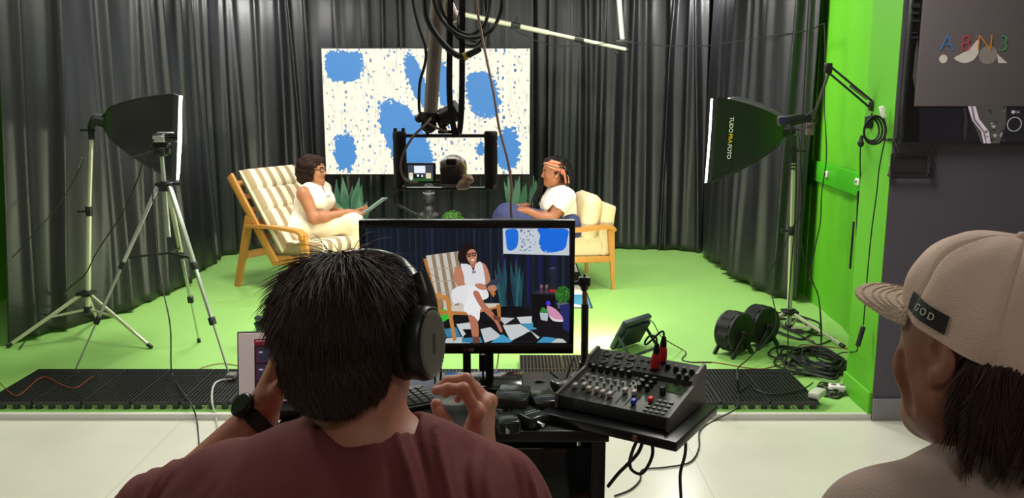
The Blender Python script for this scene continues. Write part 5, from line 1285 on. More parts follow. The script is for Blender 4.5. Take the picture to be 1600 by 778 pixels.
# sign board
BY = TVY - .022
s0 = P(1430, 166, BY)
bd = thing('sign_board', 'grey sign board with coloured letters and white shapes, hung over the wall television', 'sign', (s0.x + .35, BY + .01, s0.z))
MB().box((s0.x, BY, s0.z), (s0.x + .78, BY + .018, TVZ0 + TVH + .004), bev=.002).build('panel', mat('sign_grey', (104, 96, 100), .5), bd)
lm = {'A': mat('sign_blue', (76, 132, 196), .5), '8': mat('sign_red', (206, 72, 78), .5), 'N': mat('sign_orange', (214, 142, 62), .5), '3': mat('sign_green', (78, 164, 110), .5)}
for ch, u, v in (('A', 1480, 68), ('8', 1509, 69), ('N', 1539, 68), ('3', 1568, 69)):
    text_mb(ch, .105, frame_M(P(u, v, BY - .004), (1, 0, 0), (0, 0, 1)), .0012, bold=-.0022).build('letter', lm[ch], bd)
WS = mat('sign_white', (226, 216, 212), .5); GS = mat('sign_pale_grey', (150, 140, 136), .5)
def disc(u, v, r, m, y, nm, a0=0, a1=2 * pi, n=32):
    c = P(u, v, BY - y); k = r * BY / FPX; pts = [c + V((cos(a0 + (a1 - a0) * i / n) * k, 0, sin(a0 + (a1 - a0) * i / n) * k)) for i in range(n + (0 if a1 - a0 > 6.28 else 1))]
    MB().prism(pts, (0, .001, 0)).build(nm, m, bd)
disc(1474, 92, 6.3, WS, .0015, 'white_dot'); disc(1544, 86, 14, GS, .0015, 'grey_disc')
pts = [P(u, v, BY - .0022) for u, v in [(1491, 91), (1500, 85), (1515, 76), (1528, 62), (1530, 70), (1529, 82), (1522, 93), (1511, 98), (1500, 97)]]
MB().prism([(p) for p in spline(pts, 4, True)], (0, .001, 0)).build('white_half_round', WS, bd)
MB().prism([P(u, v, BY - .0022) for u, v in [(1558, 84), (1574, 98.5), (1560, 98.5)]], (0, .001, 0)).build('white_triangle', WS, bd)
# bracket
by = YW - .03; q = [P(1394, 241, by), P(1458, 241, by), P(1456, 277, by), P(1392, 277, by)]
bk = thing('wall_bracket', 'thin black rectangular wall bracket below the television', 'bracket', P(1425, 277, YW - .002))
BRK = mat('bracket_steel', (54, 48, 50), .35, .4)
mb = MB().tube([q[1], q[0], q[3] + (q[0] - q[3]) * .0], .0045, 8); mb.build('top_bar', BRK, bk)
for a, b_ in ((q[0], q[3]), (q[1], q[2])): mb = MB().bar(a, b_, .010, .012); mb.bar(b_ + (a - b_) * .45, b_, .022, .016); mb.cyl(b_ + V((0, 0, .01)), b_ + V((0, .028, .01)), .008, n=10); mb.build('arm', BRK, bk)
mb = MB().bar(q[3], q[2], .014, .012); mb.build('bottom_bar', BRK, bk)
MB().box((q[0].x + .02, by + .016, q[3].z + .02), (q[1].x - .02, by + .024, q[0].z - .01)).build('back_plate', mat('bracket_plate', (44, 40, 44), .5), bk)
cable('cable', [P(1456, 226, TVY + .03), P(1462, 238, by), P(1463, 246, by + .01), P(1456, 250, by + .01)], .0018, CABLE, 'thin black wire curling from the television to the wall bracket')
# ================================================================== SCISSOR ARM ON THE REVEAL
AY = 4.42
sa = thing('scissor_arm', 'black jointed scissor arm clamped to the green reveal, holding a small device', 'microphone arm', P(1366, 178, AY))
el = P(1293, 106, AY + .05); sh = P(1362, 164, AY); wr = P(1266, 196, AY + .12)
for o_ in (V((0, 0, .018)), V((0, 0, -.018))): MB().bar(sh + o_ * 1.1, el + o_, .011, .011, bev=.002).build('lower_bar', BLKM, sa)
MB().bar(el + V((.01, 0, -.02)), wr, .012, .013, bev=.002).build('upper_bar', GREYP if 0 else mat('dark_grey_tube', (70, 66, 64), .4), sa)
MB().cyl(sh.lerp(el, .12) + V((0, -.01, .006)), sh.lerp(el, .52) + V((0, -.01, .0)), .006, n=10).build('spring', mat('steel_spring', (110, 110, 106), .35, .7), sa)
mb = MB().box(el + V((-.016, -.014, -.028)), el + V((.022, .014, .024)), bev=.006); mb.cyl(el + V((.002, -.02, 0)), el + V((.002, .02, 0)), .012); mb.build('elbow_joint', BLK, sa)
mb = MB().box(sh + V((-.012, -.016, -.03)), sh + V((.03, .016, .02)), bev=.006); mb.cyl(sh + V((.01, 0, -.04)), P(1366, 184, AY), .012); mb.box(P(1352, 196, AY) + V((0, -.02, -.015)), P(1374, 184, AY) + V((0, .02, .01)), bev=.005); mb.cyl(P(1370, 217, AY - .05), P(1400, 219, YW - .06), .007)
mb.cyl(P(1366, 190, AY - .02), P(1370, 217, AY - .05), .009); mb.build('clamp', BLK, sa)
mb = MB().box(wr + V((-.02, -.018, -.05)), wr + V((.018, .018, .015)), bev=.006); mb.build('wrist_joint', mat('dusty_metal', (120, 104, 104), .4, .5), sa)
mb = MB(); mb.bar(P(1267, 183, AY + .12), P(1232, 192, AY + .12), .03, .04, bev=.008); mb.build('holder', BLK, sa)
pd_ = thing('small_camera', 'small black camera held out at the end of the scissor arm above the lettered softbox', 'camera', P(1230, 195, AY + .12))
MB().bar(P(1216, 190, AY + .1), P(1256, 184, AY + .11), .05, .045, bev=.008).build('body', BLK, pd_)
MB().box(P(1217, 194, AY + .07) , P(1228, 183, AY + .078), bev=.002).build('screen', mat('dim_blue_glass', (40, 44, 66), .15), pd_)
cable('cable', [P(1262, 180, AY + .1), P(1272, 172, AY + .08), P(1278, 182, AY + .08), P(1274, 194, AY + .08), P(1262, 198, AY + .1), P(1250, 204, AY + .1), P(1236, 199, AY + .1), P(1240, 212, AY + .1), P(1248, 206, AY + .1)], .0032, CABLE, 'tangled black wire around the end of the scissor arm')
cable('cable', [P(1247, 200, AY + .3), P(1249, 230, 5.4), P(1252, 262, 5.6), P(1252, 300, 5.66), P(1252, 330, 5.66), P(1245, 346, 5.66), P(1238, 356, 5.66), P(1222, 392, 5.6), P(1200, 428, 5.5), P(1198, 436, 5.5), P(1208, 470, 5.4), P(1213, 500, 5.25), P(1204, 524, 5.1), P(1170, 560, 4.9), P(1153, 575, 4.6), P(1152, 590, 4.3), PZ(1154, 612, .08), PZ(1154, 626, .08), PZ(1148, 640, .08), PZ(1120, 655, .006), PZ(1094, 672, .006), PZ(1092, 700, .006), PZ(1078, 722, .006), PZ(1040, 730, .006), PZ(1004, 734, .006), PZ(1000, 750, .006), PZ(985, 765, .006), PZ(960, 775, .006)], .004, CABLE, 'long black cable from the softbox stand over the cable reels and across the tiles', k=6)
cable('cable', [P(1244, 205, 5.62), P(1244, 260, 5.62), P(1243, 330, 5.66), P(1236, 420, 5.66), P(1232, 480, 5.55), P(1231, 540, 5.3), PZ(1228, 560, STZ + .008), PZ(1224, 578, STZ + .008)], .004, CABLE, 'black cable running straight down along the lettered softbox stand')
cable('cable', [P(1249, 215, 5.6), P(1254, 300, 5.65), P(1252, 370, 5.65), P(1258, 410, 5.6), P(1270, 440, 5.6), P(1280, 470, 5.6), P(1284, 520, 5.4), PZ(1282, 548, STZ + .006)], .0035, CABLE, 'thin black cable hanging between the softbox stand and the green wall')
# coil + plug on the reveal
for k in range(3):
    cc = P(1362, 203, AY - .19); rx, rz = .036 + .008 * k, .052 + .008 * k
    o = MB().tube([cc + V((rx * cos(a) + .004 * k, -.008 * k + .006 * sin(2 * a), rz * sin(a))) for a in [2 * pi * i / 28 for i in range(28)]], .0055, 6, closed=True).build('cable', CABLE); tag(o, ['innermost', 'middle', 'outermost'][k] + ' ring of the small cable coil hanging on the scissor arm clamp', 'cable')
o = MB().bar(P(1377, 166, AY - .2), P(1381, 184, AY - .2), .022, .022, bev=.005); tag(o.build('plug', WHITEP), 'white plug hanging beside the small cable coil on the reveal', 'plug')
cable('cable', [P(1381, 184, AY - .2), P(1385, 200, AY - .22), P(1383, 216, AY - .22), P(1374, 262, AY - .21), P(1370, 300, AY - .2), P(1362, 360, AY - .2), P(1356, 420, AY - .2), P(1352, 470, AY - .2), P(1349, 508, AY - .2)], .0032, CABLE, 'thin black cable hanging down the green reveal to an inline switch')
o = MB().bar(P(1349, 510, AY - .2), P(1340, 541, AY - .2), .024, .02, bev=.004); tag(o.build('inline_switch', BLK), 'black inline switch hanging near the cap brim in front of the reveal', 'switch')
cable('cable', [P(1340, 541, AY - .2), P(1338, 549, AY - .19), P(1326, 550, AY + .1), P(1312, 552, AY + .4), PZ(1300, 560, .05)], .0035, CABLE, 'black cable from the inline switch back to the cable pile')
for u, v, a, b_, lab in ((1350, 232, (1349, 222), (1341, 236), ''),):
    o = MB().lathe([(.001, -.02), (.012, -.016), (.018, 0), (.012, .012), (.006, .04), (.001, .042)], P(1345, 224, AY + .05), (0, 0, 1), 14); tag(o.build('rubber_plug', BLK), 'dark rubber plug dangling left of the reveal under the scissor arm', 'plug')
cable('cable', [P(1350, 205, AY + .05), P(1347, 222, AY + .05), P(1344, 240, AY + .06), P(1344, 300, AY + .1), P(1342, 345, AY + .1)], .0035, CABLE, 'short black cable hanging against the green wall edge under the rubber plug')
tag(MB().bar(P(1341, 298, AY + .1), P(1339, 369, AY + .1), .012, .012, bev=.003).build('hanging_strap', BLK), 'longer black strip hanging high against the green wall edge', 'strap', )
tag(MB().bar(P(1334, 346, AY + .14), P(1328, 420, AY + .14), .013, .01, bev=.003).build('hanging_strap', BLK), 'black strip hanging lower and further from the reveal', 'strap')
for u, v, lab in ((1292, 272, 'small white clip on the green wall rail where the thin cable passes'), (1341, 284, 'small white clip at the near end of the green wall rail')):
    # project on the rail face
    n_ = V((-(B_ - A).normalized().y, (B_ - A).normalized().x, 0)); rd = ray(u, v); o_ = V((0, 0, CAMZ)); ap = A + n_ * .034; t_ = (ap - o_).dot(n_) / rd.dot(n_); c = o_ + rd * t_
    dd_ = (B_ - A).normalized(); M_ = frame_M(c, -dd_, (0, 0, 1)); o = MB().box((-.035, -.022, -.003), (.035, .022, .012), M_, bev=.004); o.box((-.008, -.008, .012), (.008, .008, .016), M_, mi=1); tag(o.build('cable_clip', [WHITEP, mat('dark_red_dot', (120, 50, 40), .5)]), lab, 'clip')
# ================================================================== FLOODLIGHTS ON THE STAGE FLOOR
FLM = mat('flood_black', (42, 50, 64), .35)
def flood(label, c, n, w, h, power, color, foot_z=STZ):
    n = V(n).normalized(); x = V((n.y, -n.x, 0)).normalized(); y = n.cross(x); y = y if y.z > 0 else -y
    M = Matrix(((x.x, y.x, n.x, c.x), (x.y, y.y, n.y, c.y), (x.z, y.z, n.z, c.z), (0, 0, 0, 1)))
    t = thing('floodlight', label, 'floodlight', (c.x, c.y, foot_z))
    MB().box((-w / 2, -h / 2, -.025), (w / 2, h / 2, .012), M, bev=.006).build('housing', FLM, t)
    mb = MB()
    for k in range(13):
        xx = -w * .42 + w * .84 * k / 12; mb.box((xx - .003, -h * .40, -.045), (xx + .003, h * .36, -.024), M)
    mb.build('cooling_fins', FLM, t)
    MB().box((-w / 2 + .012, -h / 2 + .012, .0122), (w / 2 - .012, h / 2 - .012, .0145), M).build('lit_glass', mat('lit_flood_glass', (255, 244, 214), .4, emit=9, emit_rgb=(255, 236, 190)), t)
    mb = MB()
    for s in (-1, 1):
        piv = M @ V((s * (w / 2 + .012), .01, -.01)); ft = V((piv.x, piv.y, foot_z + .006)) - V((n.x, n.y, 0)).normalized() * .10
        mb.bar(piv, ft, .02, .006, up=x); mb.cyl(M @ V((s * (w / 2 - .003), .01, -.01)), M @ V((s * (w / 2 + .02), .01, -.01)), .011)
        if s < 0: f0 = ft
        else: mb.bar(f0, ft, .02, .006)
    mb.build('bracket', FLM, t)
    l = bpy.data.lights.new('floodlight_lamp', 'AREA'); l.energy = power; l.color = color; l.shape = 'RECTANGLE'; l.size = w * .8; l.size_y = h * .8
    lo = bpy.data.objects.new('floodlight_lamp', l); COL.objects.link(lo); lo.location = M @ V((0, 0, .02)); lo.rotation_euler = n.to_track_quat('-Z', 'Y').to_euler()
    return M
cF = P(984, 524, 5.28); cF.z = STZ + .12
MF = flood('low floodlight tilted on its bracket, blue-finned back to the mixer, glowing on the floor', cF, (-.62, .60, .48), .27, .22, 34, (1, .93, .72))
c = MF @ V((.04, .10, -.03)); cable('cable', [c, c + V((.05, -.02, 0)), P(1032, 524, 5.2), P(1048, 536, 5.1), PZ(1066, 546, STZ + .005), PZ(1072, 552, STZ + .005), PZ(1066, 562, STZ + .005), PZ(1085, 566, STZ + .005), PZ(1112, 566, STZ + .005)], .0035, CABLE, 'thin cable from the floodlight over the green floor to the cable reels')
cF = P(424, 515, 5.30); cF.z = STZ + .10
flood('low floodlight lying tilted beside the seated man hair, mostly hidden', cF, (.72, .60, .34), .27, .2, 6, (1, .93, .75))
# ================================================================== CABLE REELS, PILE, POWER STRIP
def reel(label, u, v, Y, rz, r_=.125, w=.10):
    c = P(u, v, Y); ax = V((cos(rz), sin(rz), 0)); c.z = STZ + r_ + .02
    t = thing('cable_reel', label, 'cable reel', (c.x, c.y, STZ), group='black cable reels on the stage')
    pts = []; nS = 48; mb = MB()
    for s in (-1, 1):
        a = c + ax * s * w / 2
        mb.lathe([(.001, -.012), (r_ * .95, -.012), (r_, -.006), (r_, .006), (r_ * .95, .012), (r_ * .5, .010), (.03, .014), (.001, .014)], a, ax, nS)
    mb.build('flanges', BLK, t)
    # ribbed rim
    vs = []; fs = []
    for s in (-1, 1):
        for k in range(nS):
            a_ = 2 * pi * k / nS; rr = r_ * (1.0 + .03 * (1 if k % 4 < 2 else -1)); u_ = V((0, 0, 1)); w_ = ax.cross(u_); vs.append(c + ax * s * w * .40 + (u_ * cos(a_) + w_ * sin(a_)) * rr)
    fs = [(k, (k + 1) % nS, nS + (k + 1) % nS, nS + k) for k in range(nS)]; mb = MB().add(vs, fs); mb.build('rim_cover', BLKM, t)
    for s in (-1, 1):
        a = c + ax * s * (w / 2 + .018); w_ = ax.cross(V((0, 0, 1)))
        mb = MB()
        for q in (-1, 1): mb.bar(a + V((0, 0, -.02)), V((a.x, a.y, STZ)) + w_ * q * .10, .03, .014, up=ax, bev=.004)
        mb.box(a + V((-.02, -.02, -.03)), a + V((.02, .02, .02)), bev=.008); mb.build('foot_frame', BLK, t)
    MB().cyl(c - ax * (w / 2 + .05), c + ax * (w / 2 + .05), .016, n=12).build('axle', BLK, t)
reel('black cable reel standing on the stage, the nearer one beside the mixer end', 1146, 548, 5.18, R(-52))
reel('black cable reel standing on the stage, the one next to the softbox stand foot', 1186, 540, 5.36, R(-56), .122)
def pile(label, n, seed, cx, cy, rx, ry, hz, r0=.0065):
    rr = random.Random(seed)
    for k in range(n):
        c = PZ(cx, cy, STZ); pts = []; a0 = rr.uniform(0, 6.28); turns = rr.uniform(.8, 1.5); m = 14; e = rr.uniform(.45, 1.0); tx, ty = rr.uniform(-.25, .25) * rx, rr.uniform(-.25, .25) * ry
        for i in range(m):
            a = a0 + turns * 2 * pi * i / (m - 1); pts.append(V((c.x + tx + e * rx * cos(a) * rr.uniform(.72, 1.15), c.y + ty + e * ry * sin(a) * rr.uniform(.72, 1.15), STZ + r0 + hz * (k / n) * rr.uniform(.5, 1) * (1.15 - e) * 1.2)))
        o = MB().tube(spline(pts, 5), r0 * rr.uniform(.6, 1.15), 6).build('cable', CABLE); tag(o, label, 'cable', label)
pile('black cable in the big tangled pile on the stage floor by the green reveal', 15, 4, 1272, 568, .20, .30, .10, .008)
pile('black cable in the flat coil on the floor under the lettered softbox stand', 5, 8, 1240, 508, .17, .30, .03, .006)
pile('black cable in the small tangle by the white power strip', 6, 12, 1298, 612, .09, .10, .05, .005)
ps_ = thing('power_strip', 'white power strip end lying by the reveal skirting', 'power strip', PZ(1318, 612, STZ))
M_ = Matrix.Translation(PZ(1311, 612, STZ)) @ Matrix.Rotation(R(-8), 4, 'Z'); MB().box((-.055, -.03, 0), (.05, .03, .04), M_, bev=.008).build('case', WHITEP, ps_)
for k in range(2): MB().cyl(M_ @ V((-.03 + .045 * k, 0, .039)), M_ @ V((-.03 + .045 * k, 0, .0412)), .016, n=18).build('socket', GREYP, ps_)
o = MB().box((-.05, -.03, 0), (.06, .03, .035), Matrix.Translation(PZ(1276, 620, STZ + .043)) @ Matrix.Rotation(R(50), 4, 'Z'), bev=.008); tag(o.build('power_adapter', mat('pale_adapter', (186, 190, 176), .45)), 'pale power adapter lying at the grate corner beside the small tangle', 'adapter')
cable('cable', [PZ(1154, 612, .08), PZ(1172, 600, .08), PZ(1180, 608, .08), PZ(1200, 615, .08), PZ(1230, 614, .08), PZ(1258, 606, .08), PZ(1270, 598, .05)], .004, CABLE, 'black cable lying on the last grate towards the cable pile')
cable('cable', [PZ(1080, 566, STZ + .004), PZ(1115, 566, STZ + .004), PZ(1180, 576, STZ + .004), PZ(1210, 572, STZ + .004), PZ(1246, 560, STZ + .004), PZ(1249, 540, STZ + .004), PZ(1275, 540, STZ + .004), PZ(1326, 545, STZ + .004)], .003, mat('orange_cable', (176, 66, 34), .5), 'thin orange cable on the green floor around the reels and pile')
o = MB().cyl(PZ(1262, 530, STZ + .012), PZ(1270, 534, STZ + .012), .009, n=10); tag(o.build('cable_connector', GREYP), 'grey connector on the floor under the softbox stand leg', 'connector')
cable('cable', [PZ(1236, 516, STZ + .006), PZ(1262, 530, STZ + .01), PZ(1280, 538, STZ + .008), PZ(1304, 528, STZ + .006)], .005, CABLE, 'black cable either side of the grey floor connector by the stand leg')
# ================================================================== PEOPLE
SKIN1 = mat('warm_brown_skin', (172, 112, 78), .5, var=.06, vscale=30, sss=.08)
SKIN2 = mat('deep_brown_skin', (150, 92, 62), .45, var=.06, vscale=30, sss=.08)
SKIN3 = mat('ruddy_tan_skin', (184, 120, 98), .48, var=.12, vscale=45, bump=.12, bscale=500, sss=.1)
SKIN4 = mat('weathered_tan_skin', (150, 98, 82), .5, var=.10, vscale=40, bump=.12, bscale=300, sss=.08)
LIP = mat('lip', (150, 72, 66), .4); BROW = mat('eyebrow', (34, 24, 22), .9)
EYEW = mat('eye_white', (232, 228, 222), .15); IRIS = mat('dark_iris', (36, 24, 18), .15)
HAIRD = mat('near_black_hair', (70, 49, 41), .5, spec=.4); HAIRB = mat('dark_brown_hair', (46, 30, 25), .75, spec=.15); HAIRK = mat('black_hair', (18, 16, 17), .65, spec=.25)
def head_prims(full=1.0):
    p = [ell((0, -.018, .030), (.076, .096, .086), .02), ell((0, .02, .0), (.069, .072, .095), .03), ell((0, .035, -.045), (.056 * full, .055, .062), .03),
         cap((-.040, .012, -.060), (-.012, .066, -.092), .030, .022, .03), cap((.040, .012, -.060), (.012, .066, -.092), .030, .022, .03), ell((0, .074, -.096), (.020, .018, .018), .02),
         cap((-.045, .062, .026), (-.012, .083, .022), .011, .010, .014), cap((.045, .062, .026), (.012, .083, .022), .011, .010, .014),
         ell((-.038, .062, -.028), (.024, .022, .022), .025), ell((.038, .062, -.028), (.024, .022, .022), .025),
         sub(ell((-.032, .099, .004), (.017, .018, .012), .012)), sub(ell((.032, .099, .004), (.017, .018, .012), .012)),
         ell((-.031, .076, .004), (.0125, .0125, .0105), .004), ell((.031, .076, .004), (.0125, .0125, .0105), .004),
         cap((0, .084, .012), (0, .104, -.028), .008, .0115, .012), ell((-.011, .095, -.032), (.009, .010, .008), .006), ell((.011, .095, -.032), (.009, .010, .008), .006),
         cap((-.019, .084, -.060), (.019, .084, -.060), .0055, .0055, .006), cap((-.010, .0905, -.0585), (.010, .0905, -.0585), .0055, .0055, .006), cap((-.013, .087, -.0685), (.013, .087, -.0685), .0068, .0068, .006),
         sub(cap((-.022, .095, -.0635), (.022, .095, -.0635), .0022, .0022, .004))]
    for s in (-1, 1):
        Me = Matrix.Rotation(s * R(18), 4, 'Z')
        p += [ell((s * .077, -.008, -.002), (.008, .021, .032), .008, Me), sub(ell((s * .0835, -.003, .001), (.006, .011, .019), .004, Me)), cap((s * .082, -.018, .018), (s * .084, -.024, -.006), .0035, .003, .004), ell((s * .074, .002, -.028), (.007, .009, .011), .006)]
    return p
def head_cls(Mh):
    Mi = np.array(Matrix(Mh).inverted())
    def f(c):
        l = c @ Mi[:3, :3].T + Mi[:3, 3]; x, y, z = l.T; m = np.zeros(len(l), int)
        lips = (y > .078) & (np.abs(x) < .024 - .25 * np.abs(z + .063)) & (z < -.0535) & (z > -.0755); m[lips] = 1
        br = (y > .055) & (np.abs(np.abs(x) - .032) < .020) & (np.abs(z - .027 + .12 * np.abs(np.abs(x) - .026)) < .0038); m[br] = 2
        return m
    return f
def eyes(Mh, par):
    for s in (-1, 1):
        e = MB().ball(Mh @ V((s * .031, .0765, .004)), .0112, 14).build('eye', EYEW, par)
        MB().ball(Mh @ V((s * .031, .0818, .003)), .0066, 12).build('iris', IRIS, e)
def headM(c, d, up=(0, 0, 1), s=1.0):
    d = V(d).normalized(); u = V(up); x = d.cross(u).normalized(); u = x.cross(d)
    return Matrix(((x.x * s, d.x * s, u.x * s, c[0]), (x.y * s, d.y * s, u.y * s, c[1]), (x.z * s, d.z * s, u.z * s, c[2]), (0, 0, 0, 1)))
THUMB = {}
def hand(W, f, n, s, curls, thumb, sc=1.0, splay=(.10, .02, -.06, -.14)):
    """W wrist, f towards knuckles, n palm normal, s thumb side; curls: 4x3 bend angles (deg); thumb: 3 directions in (f, s, n)"""
    W = V(W); f = V(f).normalized(); n = V(n); n = (n - f * n.dot(f)).normalized(); s_ = f.cross(n); s_ = s_ if s_.dot(V(s)) > 0 else -s_; s = s_
    p = [cap(W - f * .035 * sc - s * .011 * sc, W + f * .012 * sc - s * .013 * sc, .020 * sc, .019 * sc, .02), cap(W - f * .035 * sc + s * .011 * sc, W + f * .012 * sc + s * .012 * sc, .020 * sc, .019 * sc, .02)]
    off = [.031, .0105, -.011, -.031]; kd = [.092, .096, .091, .082]; L = [(.044, .026, .021), (.048, .030, .022), (.044, .028, .021), (.035, .021, .019)]
    for j in range(4):
        kn = W + (f * kd[j] + s * off[j]) * sc; p.append(cap(W + (f * .012 + s * off[j] * .62) * sc, kn, .0165 * sc, .0112 * sc, .016 * sc))
    p.append(ell(W + (f * .05 + n * .006) * sc, (.032 * sc, .032 * sc, .016 * sc), .018, Matrix(((s.x, f.x, n.x), (s.y, f.y, n.y), (s.z, f.z, n.z)))))
    for j in range(4):
        q = W + (f * kd[j] + s * off[j]) * sc; a = 0.0; rr = [.0102, .0094, .0086, .0074] if j < 3 else [.009, .0082, .0075, .0066]
        p.append(ell(q - n * .002 * sc, .0118 * sc if j < 3 else .0105 * sc, .008 * sc))
        for i in range(3):
            a += R(curls[j][i]); d = (f * cos(a) + n * sin(a) + s * splay[j] * max(0, cos(a))).normalized(); e = q + d * L[j][i] * sc
            p.append(cap(q, e, rr[i] * sc, rr[i + 1] * sc, .004 * sc))
            if i < 2: p.append(ell(e, rr[i + 1] * 1.06 * sc, .003))
            q = e
    q = W + (f * .022 + s * .026 + n * .008) * sc; THUMB['pts'] = None; rr = [.0175, .0125, .0112, .0090]; LL = [.046, .034, .027]
    for i in range(3):
        d = f * thumb[i][0] + s * thumb[i][1] + n * thumb[i][2]; d.normalize(); e = q + d * LL[i] * sc; p.append(cap(q, e, rr[i] * sc, rr[i + 1] * sc, .014 * sc if i == 0 else .004 * sc)); THUMB['pts'] = (q, e, rr[i] * sc); q = e
    return p
def limb(a, b, c, r, k=.03):
    a, b, c = V(a), V(b), V(c); return [cap(a, b, r[0], r[1], k), cap(b, c, r[1] * 1.02, r[2], k), ell(b.lerp(c, .28), ((r[1] + r[0]) * .5,) * 3, k)]
def foot(an, d, sc=1.0):
    an = V(an); d = V(d); d.z = 0; d.normalize(); sd = V((-d.y, d.x, 0))
    return [cap(an + V((0, 0, .0)), an + d * .05 * sc + V((0, 0, -.04)), .034 * sc, .030 * sc, .02), cap(an - d * .035 * sc + V((0, 0, -.050)), an + d * .02 * sc + V((0, 0, -.05)), .028 * sc, .028 * sc, .02),
            cap(an + d * .06 * sc + V((0, 0, -.052)), an + d * .135 * sc + sd * .012 + V((0, 0, -.06)), .030 * sc, .020 * sc, .02), cap(an + d * .06 * sc + V((0, 0, -.055)), an + d * .13 * sc - sd * .02 + V((0, 0, -.062)), .026 * sc, .017 * sc, .02)]
def strands(name, paths, r, m, par, sides=3):
    """paths: (N, S, 3) -> one mesh of tapering hairs"""
    N, S, _ = paths.shape; T = np.zeros_like(paths); T[:, 1:-1] = paths[:, 2:] - paths[:, :-2]; T[:, 0] = paths[:, 1] - paths[:, 0]; T[:, -1] = paths[:, -1] - paths[:, -2]
    T /= np.linalg.norm(T, axis=2, keepdims=True) + 1e-9
    ref = np.array([.31, .52, .79]); U = np.cross(T, ref); U /= np.linalg.norm(U, axis=2, keepdims=True) + 1e-9; Wv = np.cross(T, U)
    rad = np.asarray(r) if np.ndim(r) else np.full(S, r); rad = rad[None, :, None] if rad.ndim == 1 else rad[:, :, None]
    vs = []
    for k in range(sides):
        a = 2 * pi * k / sides; vs.append(paths + (U * cos(a) + Wv * sin(a)) * rad)
    vs = np.stack(vs, 2).reshape(-1, 3); i = np.arange(N)[:, None, None] * S * sides; j = np.arange(S - 1)[None, :, None] * sides; k = np.arange(sides)[None, None, :]; k2 = (k + 1) % sides
    q = np.stack([(i + j + k), (i + j + k2), (i + j + sides + k2), (i + j + sides + k)], -1).reshape(-1, 4)
    return np_obj(name, vs, q, m, par)
def wr(amp, fx, fy, fz, seed):
    return lambda F, X, Y, Z: F + amp * vnoise(X * fx, Y * fy, Z * fz, seed)
# ------------------------------------------------------------------ woman in white (striped chair)
YL = 7.14
pel = P(473, 361, YL); che = P(489, 312, YL); nb = P(491, 289, YL); hc = P(490, 265, YL)
fw = V((.95, -.31, 0)).normalized(); rt = V((fw.y, -fw.x, 0))       # rt: her right, towards the viewer
hdL = headM(hc, (.985, -.16, -.03), (-.05, 0, 1), .96)
shR, shL = nb + rt * .165 - V((0, 0, .055)) + fw * .0, nb - rt * .165 - V((0, 0, .05))
elR = P(490, 341, 6.94); wrR = P(545, 332, 6.98); elL = P(522, 335, 7.32); wrL = P(553, 333, 7.16)
hpR, hpL = pel + rt * .085, pel - rt * .085
knR = P(551, 347, 7.0); anR = P(576, 408, 7.12); knL = P(547, 363, 7.2); anL = V((knL.x + .03, knL.y - .02, .13 + STZ))
def female_torso(pel, che, nb, fw, rt, big=1.0):
    up = (che - pel).normalized()
    return [cap(pel + rt * .075, pel - rt * .075, .118 * big, .118 * big, .05), cap(pel, che, .112 * big, .115 * big, .06), cap(che + rt * .05, che - rt * .05, .105, .105, .05), cap(che + up * .07 + rt * .09, che + up * .07 - rt * .09, .062, .062, .05),
            ell(che + fw * .085 + rt * .07 - up * .01, .068 * big, .04), ell(che + fw * .085 - rt * .07 - up * .01, .068 * big, .04), ell(pel + fw * .05 + up * .06, .10 * big, .05)]
torL = female_torso(pel, che, nb, fw, rt, 1.05)
shouL = [cap(shR, nb + V((0, 0, -.02)), .052, .05, .04), cap(shL, nb + V((0, 0, -.02)), .052, .05, .04)]
neckL = [cap(nb - V((0, 0, .03)), hc + V((0, 0, -.06)), .056, .05, .03)]
armR = limb(shR, elR, wrR, (.056, .042, .028)); armL = limb(shL, elL, wrL, (.054, .042, .028))
hR = hand(wrR + (P(556, 333, 7.0) - wrR) * .4, P(572, 335, 7.02) - wrR, (.2, .3, 1), (0, .9, .4), [(35, 45, 30), (40, 45, 30), (45, 45, 30), (48, 45, 30)], [(.6, .6, .5), (.8, .35, .5), (.9, .1, .5)], .9)
hL = hand(wrL, P(574, 338, 7.1) - wrL, (.1, -.5, .9), (0, -.8, .6), [(40, 40, 25), (42, 40, 25), (45, 40, 25), (48, 40, 25)], [(.6, .6, .5), (.8, .3, .5), (.9, .1, .5)], .9)
legs = limb(hpR, knR, anR, (.098, .068, .04)) + limb(hpL, knL, anL, (.098, .068, .04)); tdR = V((.8, .1, 0))
feetL = foot(anR + V((.02, 0, -.02)), V((.8, -.1, 0))) + foot(anL, fw)
wl = thing('person', 'woman with curly dark hair and glasses, in white, seated with a tablet', 'person', (pel.x, pel.y, pel.z - .12))
cls0 = head_cls(hdL)
sdf_obj('body', torL + shouL + neckL + armR + armL + legs + feetL + xf(head_prims(1.06), hdL) + hR + hL, [SKIN1, LIP, BROW], wl, .0085,
        boxes=[((hc.x - .13, hc.y - .13, hc.z - .14), (hc.x + .14, hc.y + .13, hc.z + .14), .0035), ((wrR.x - .02, wrR.y - .1, wrR.z - .11), (wrR.x + .24, wrL.y + .12, wrR.z + .09), .004)], cls=cls0)
eyes(hdL, wl)
WHT = mat('white_blouse_cloth', (238, 228, 210), .85, bump=.15, bscale=60); WHT2 = mat('ivory_trouser_cloth', (240, 226, 192), .85, bump=.2, bscale=40)
holes = [sub(cap(shR + rt * .055 + fw * .0, shR + rt * .2, .075, .09, .012)), sub(cap(shL - rt * .055, shL - rt * .2, .075, .09, .012)), sub(cap(nb + V((0, 0, .005)) + fw * .012, nb + V((0, 0, .2)) + fw * .03, .066, .10, .012)), sub(cap(nb + fw * .10 + V((0, 0, -.02)), nb + fw * .115 + V((0, 0, -.085)), .030, .006, .008))]
sdf_obj('sleeveless_top', infl(torL + shouL, .010) + holes, WHT, wl, .0065, post=wr(.004, 26, 26, 40, 3))
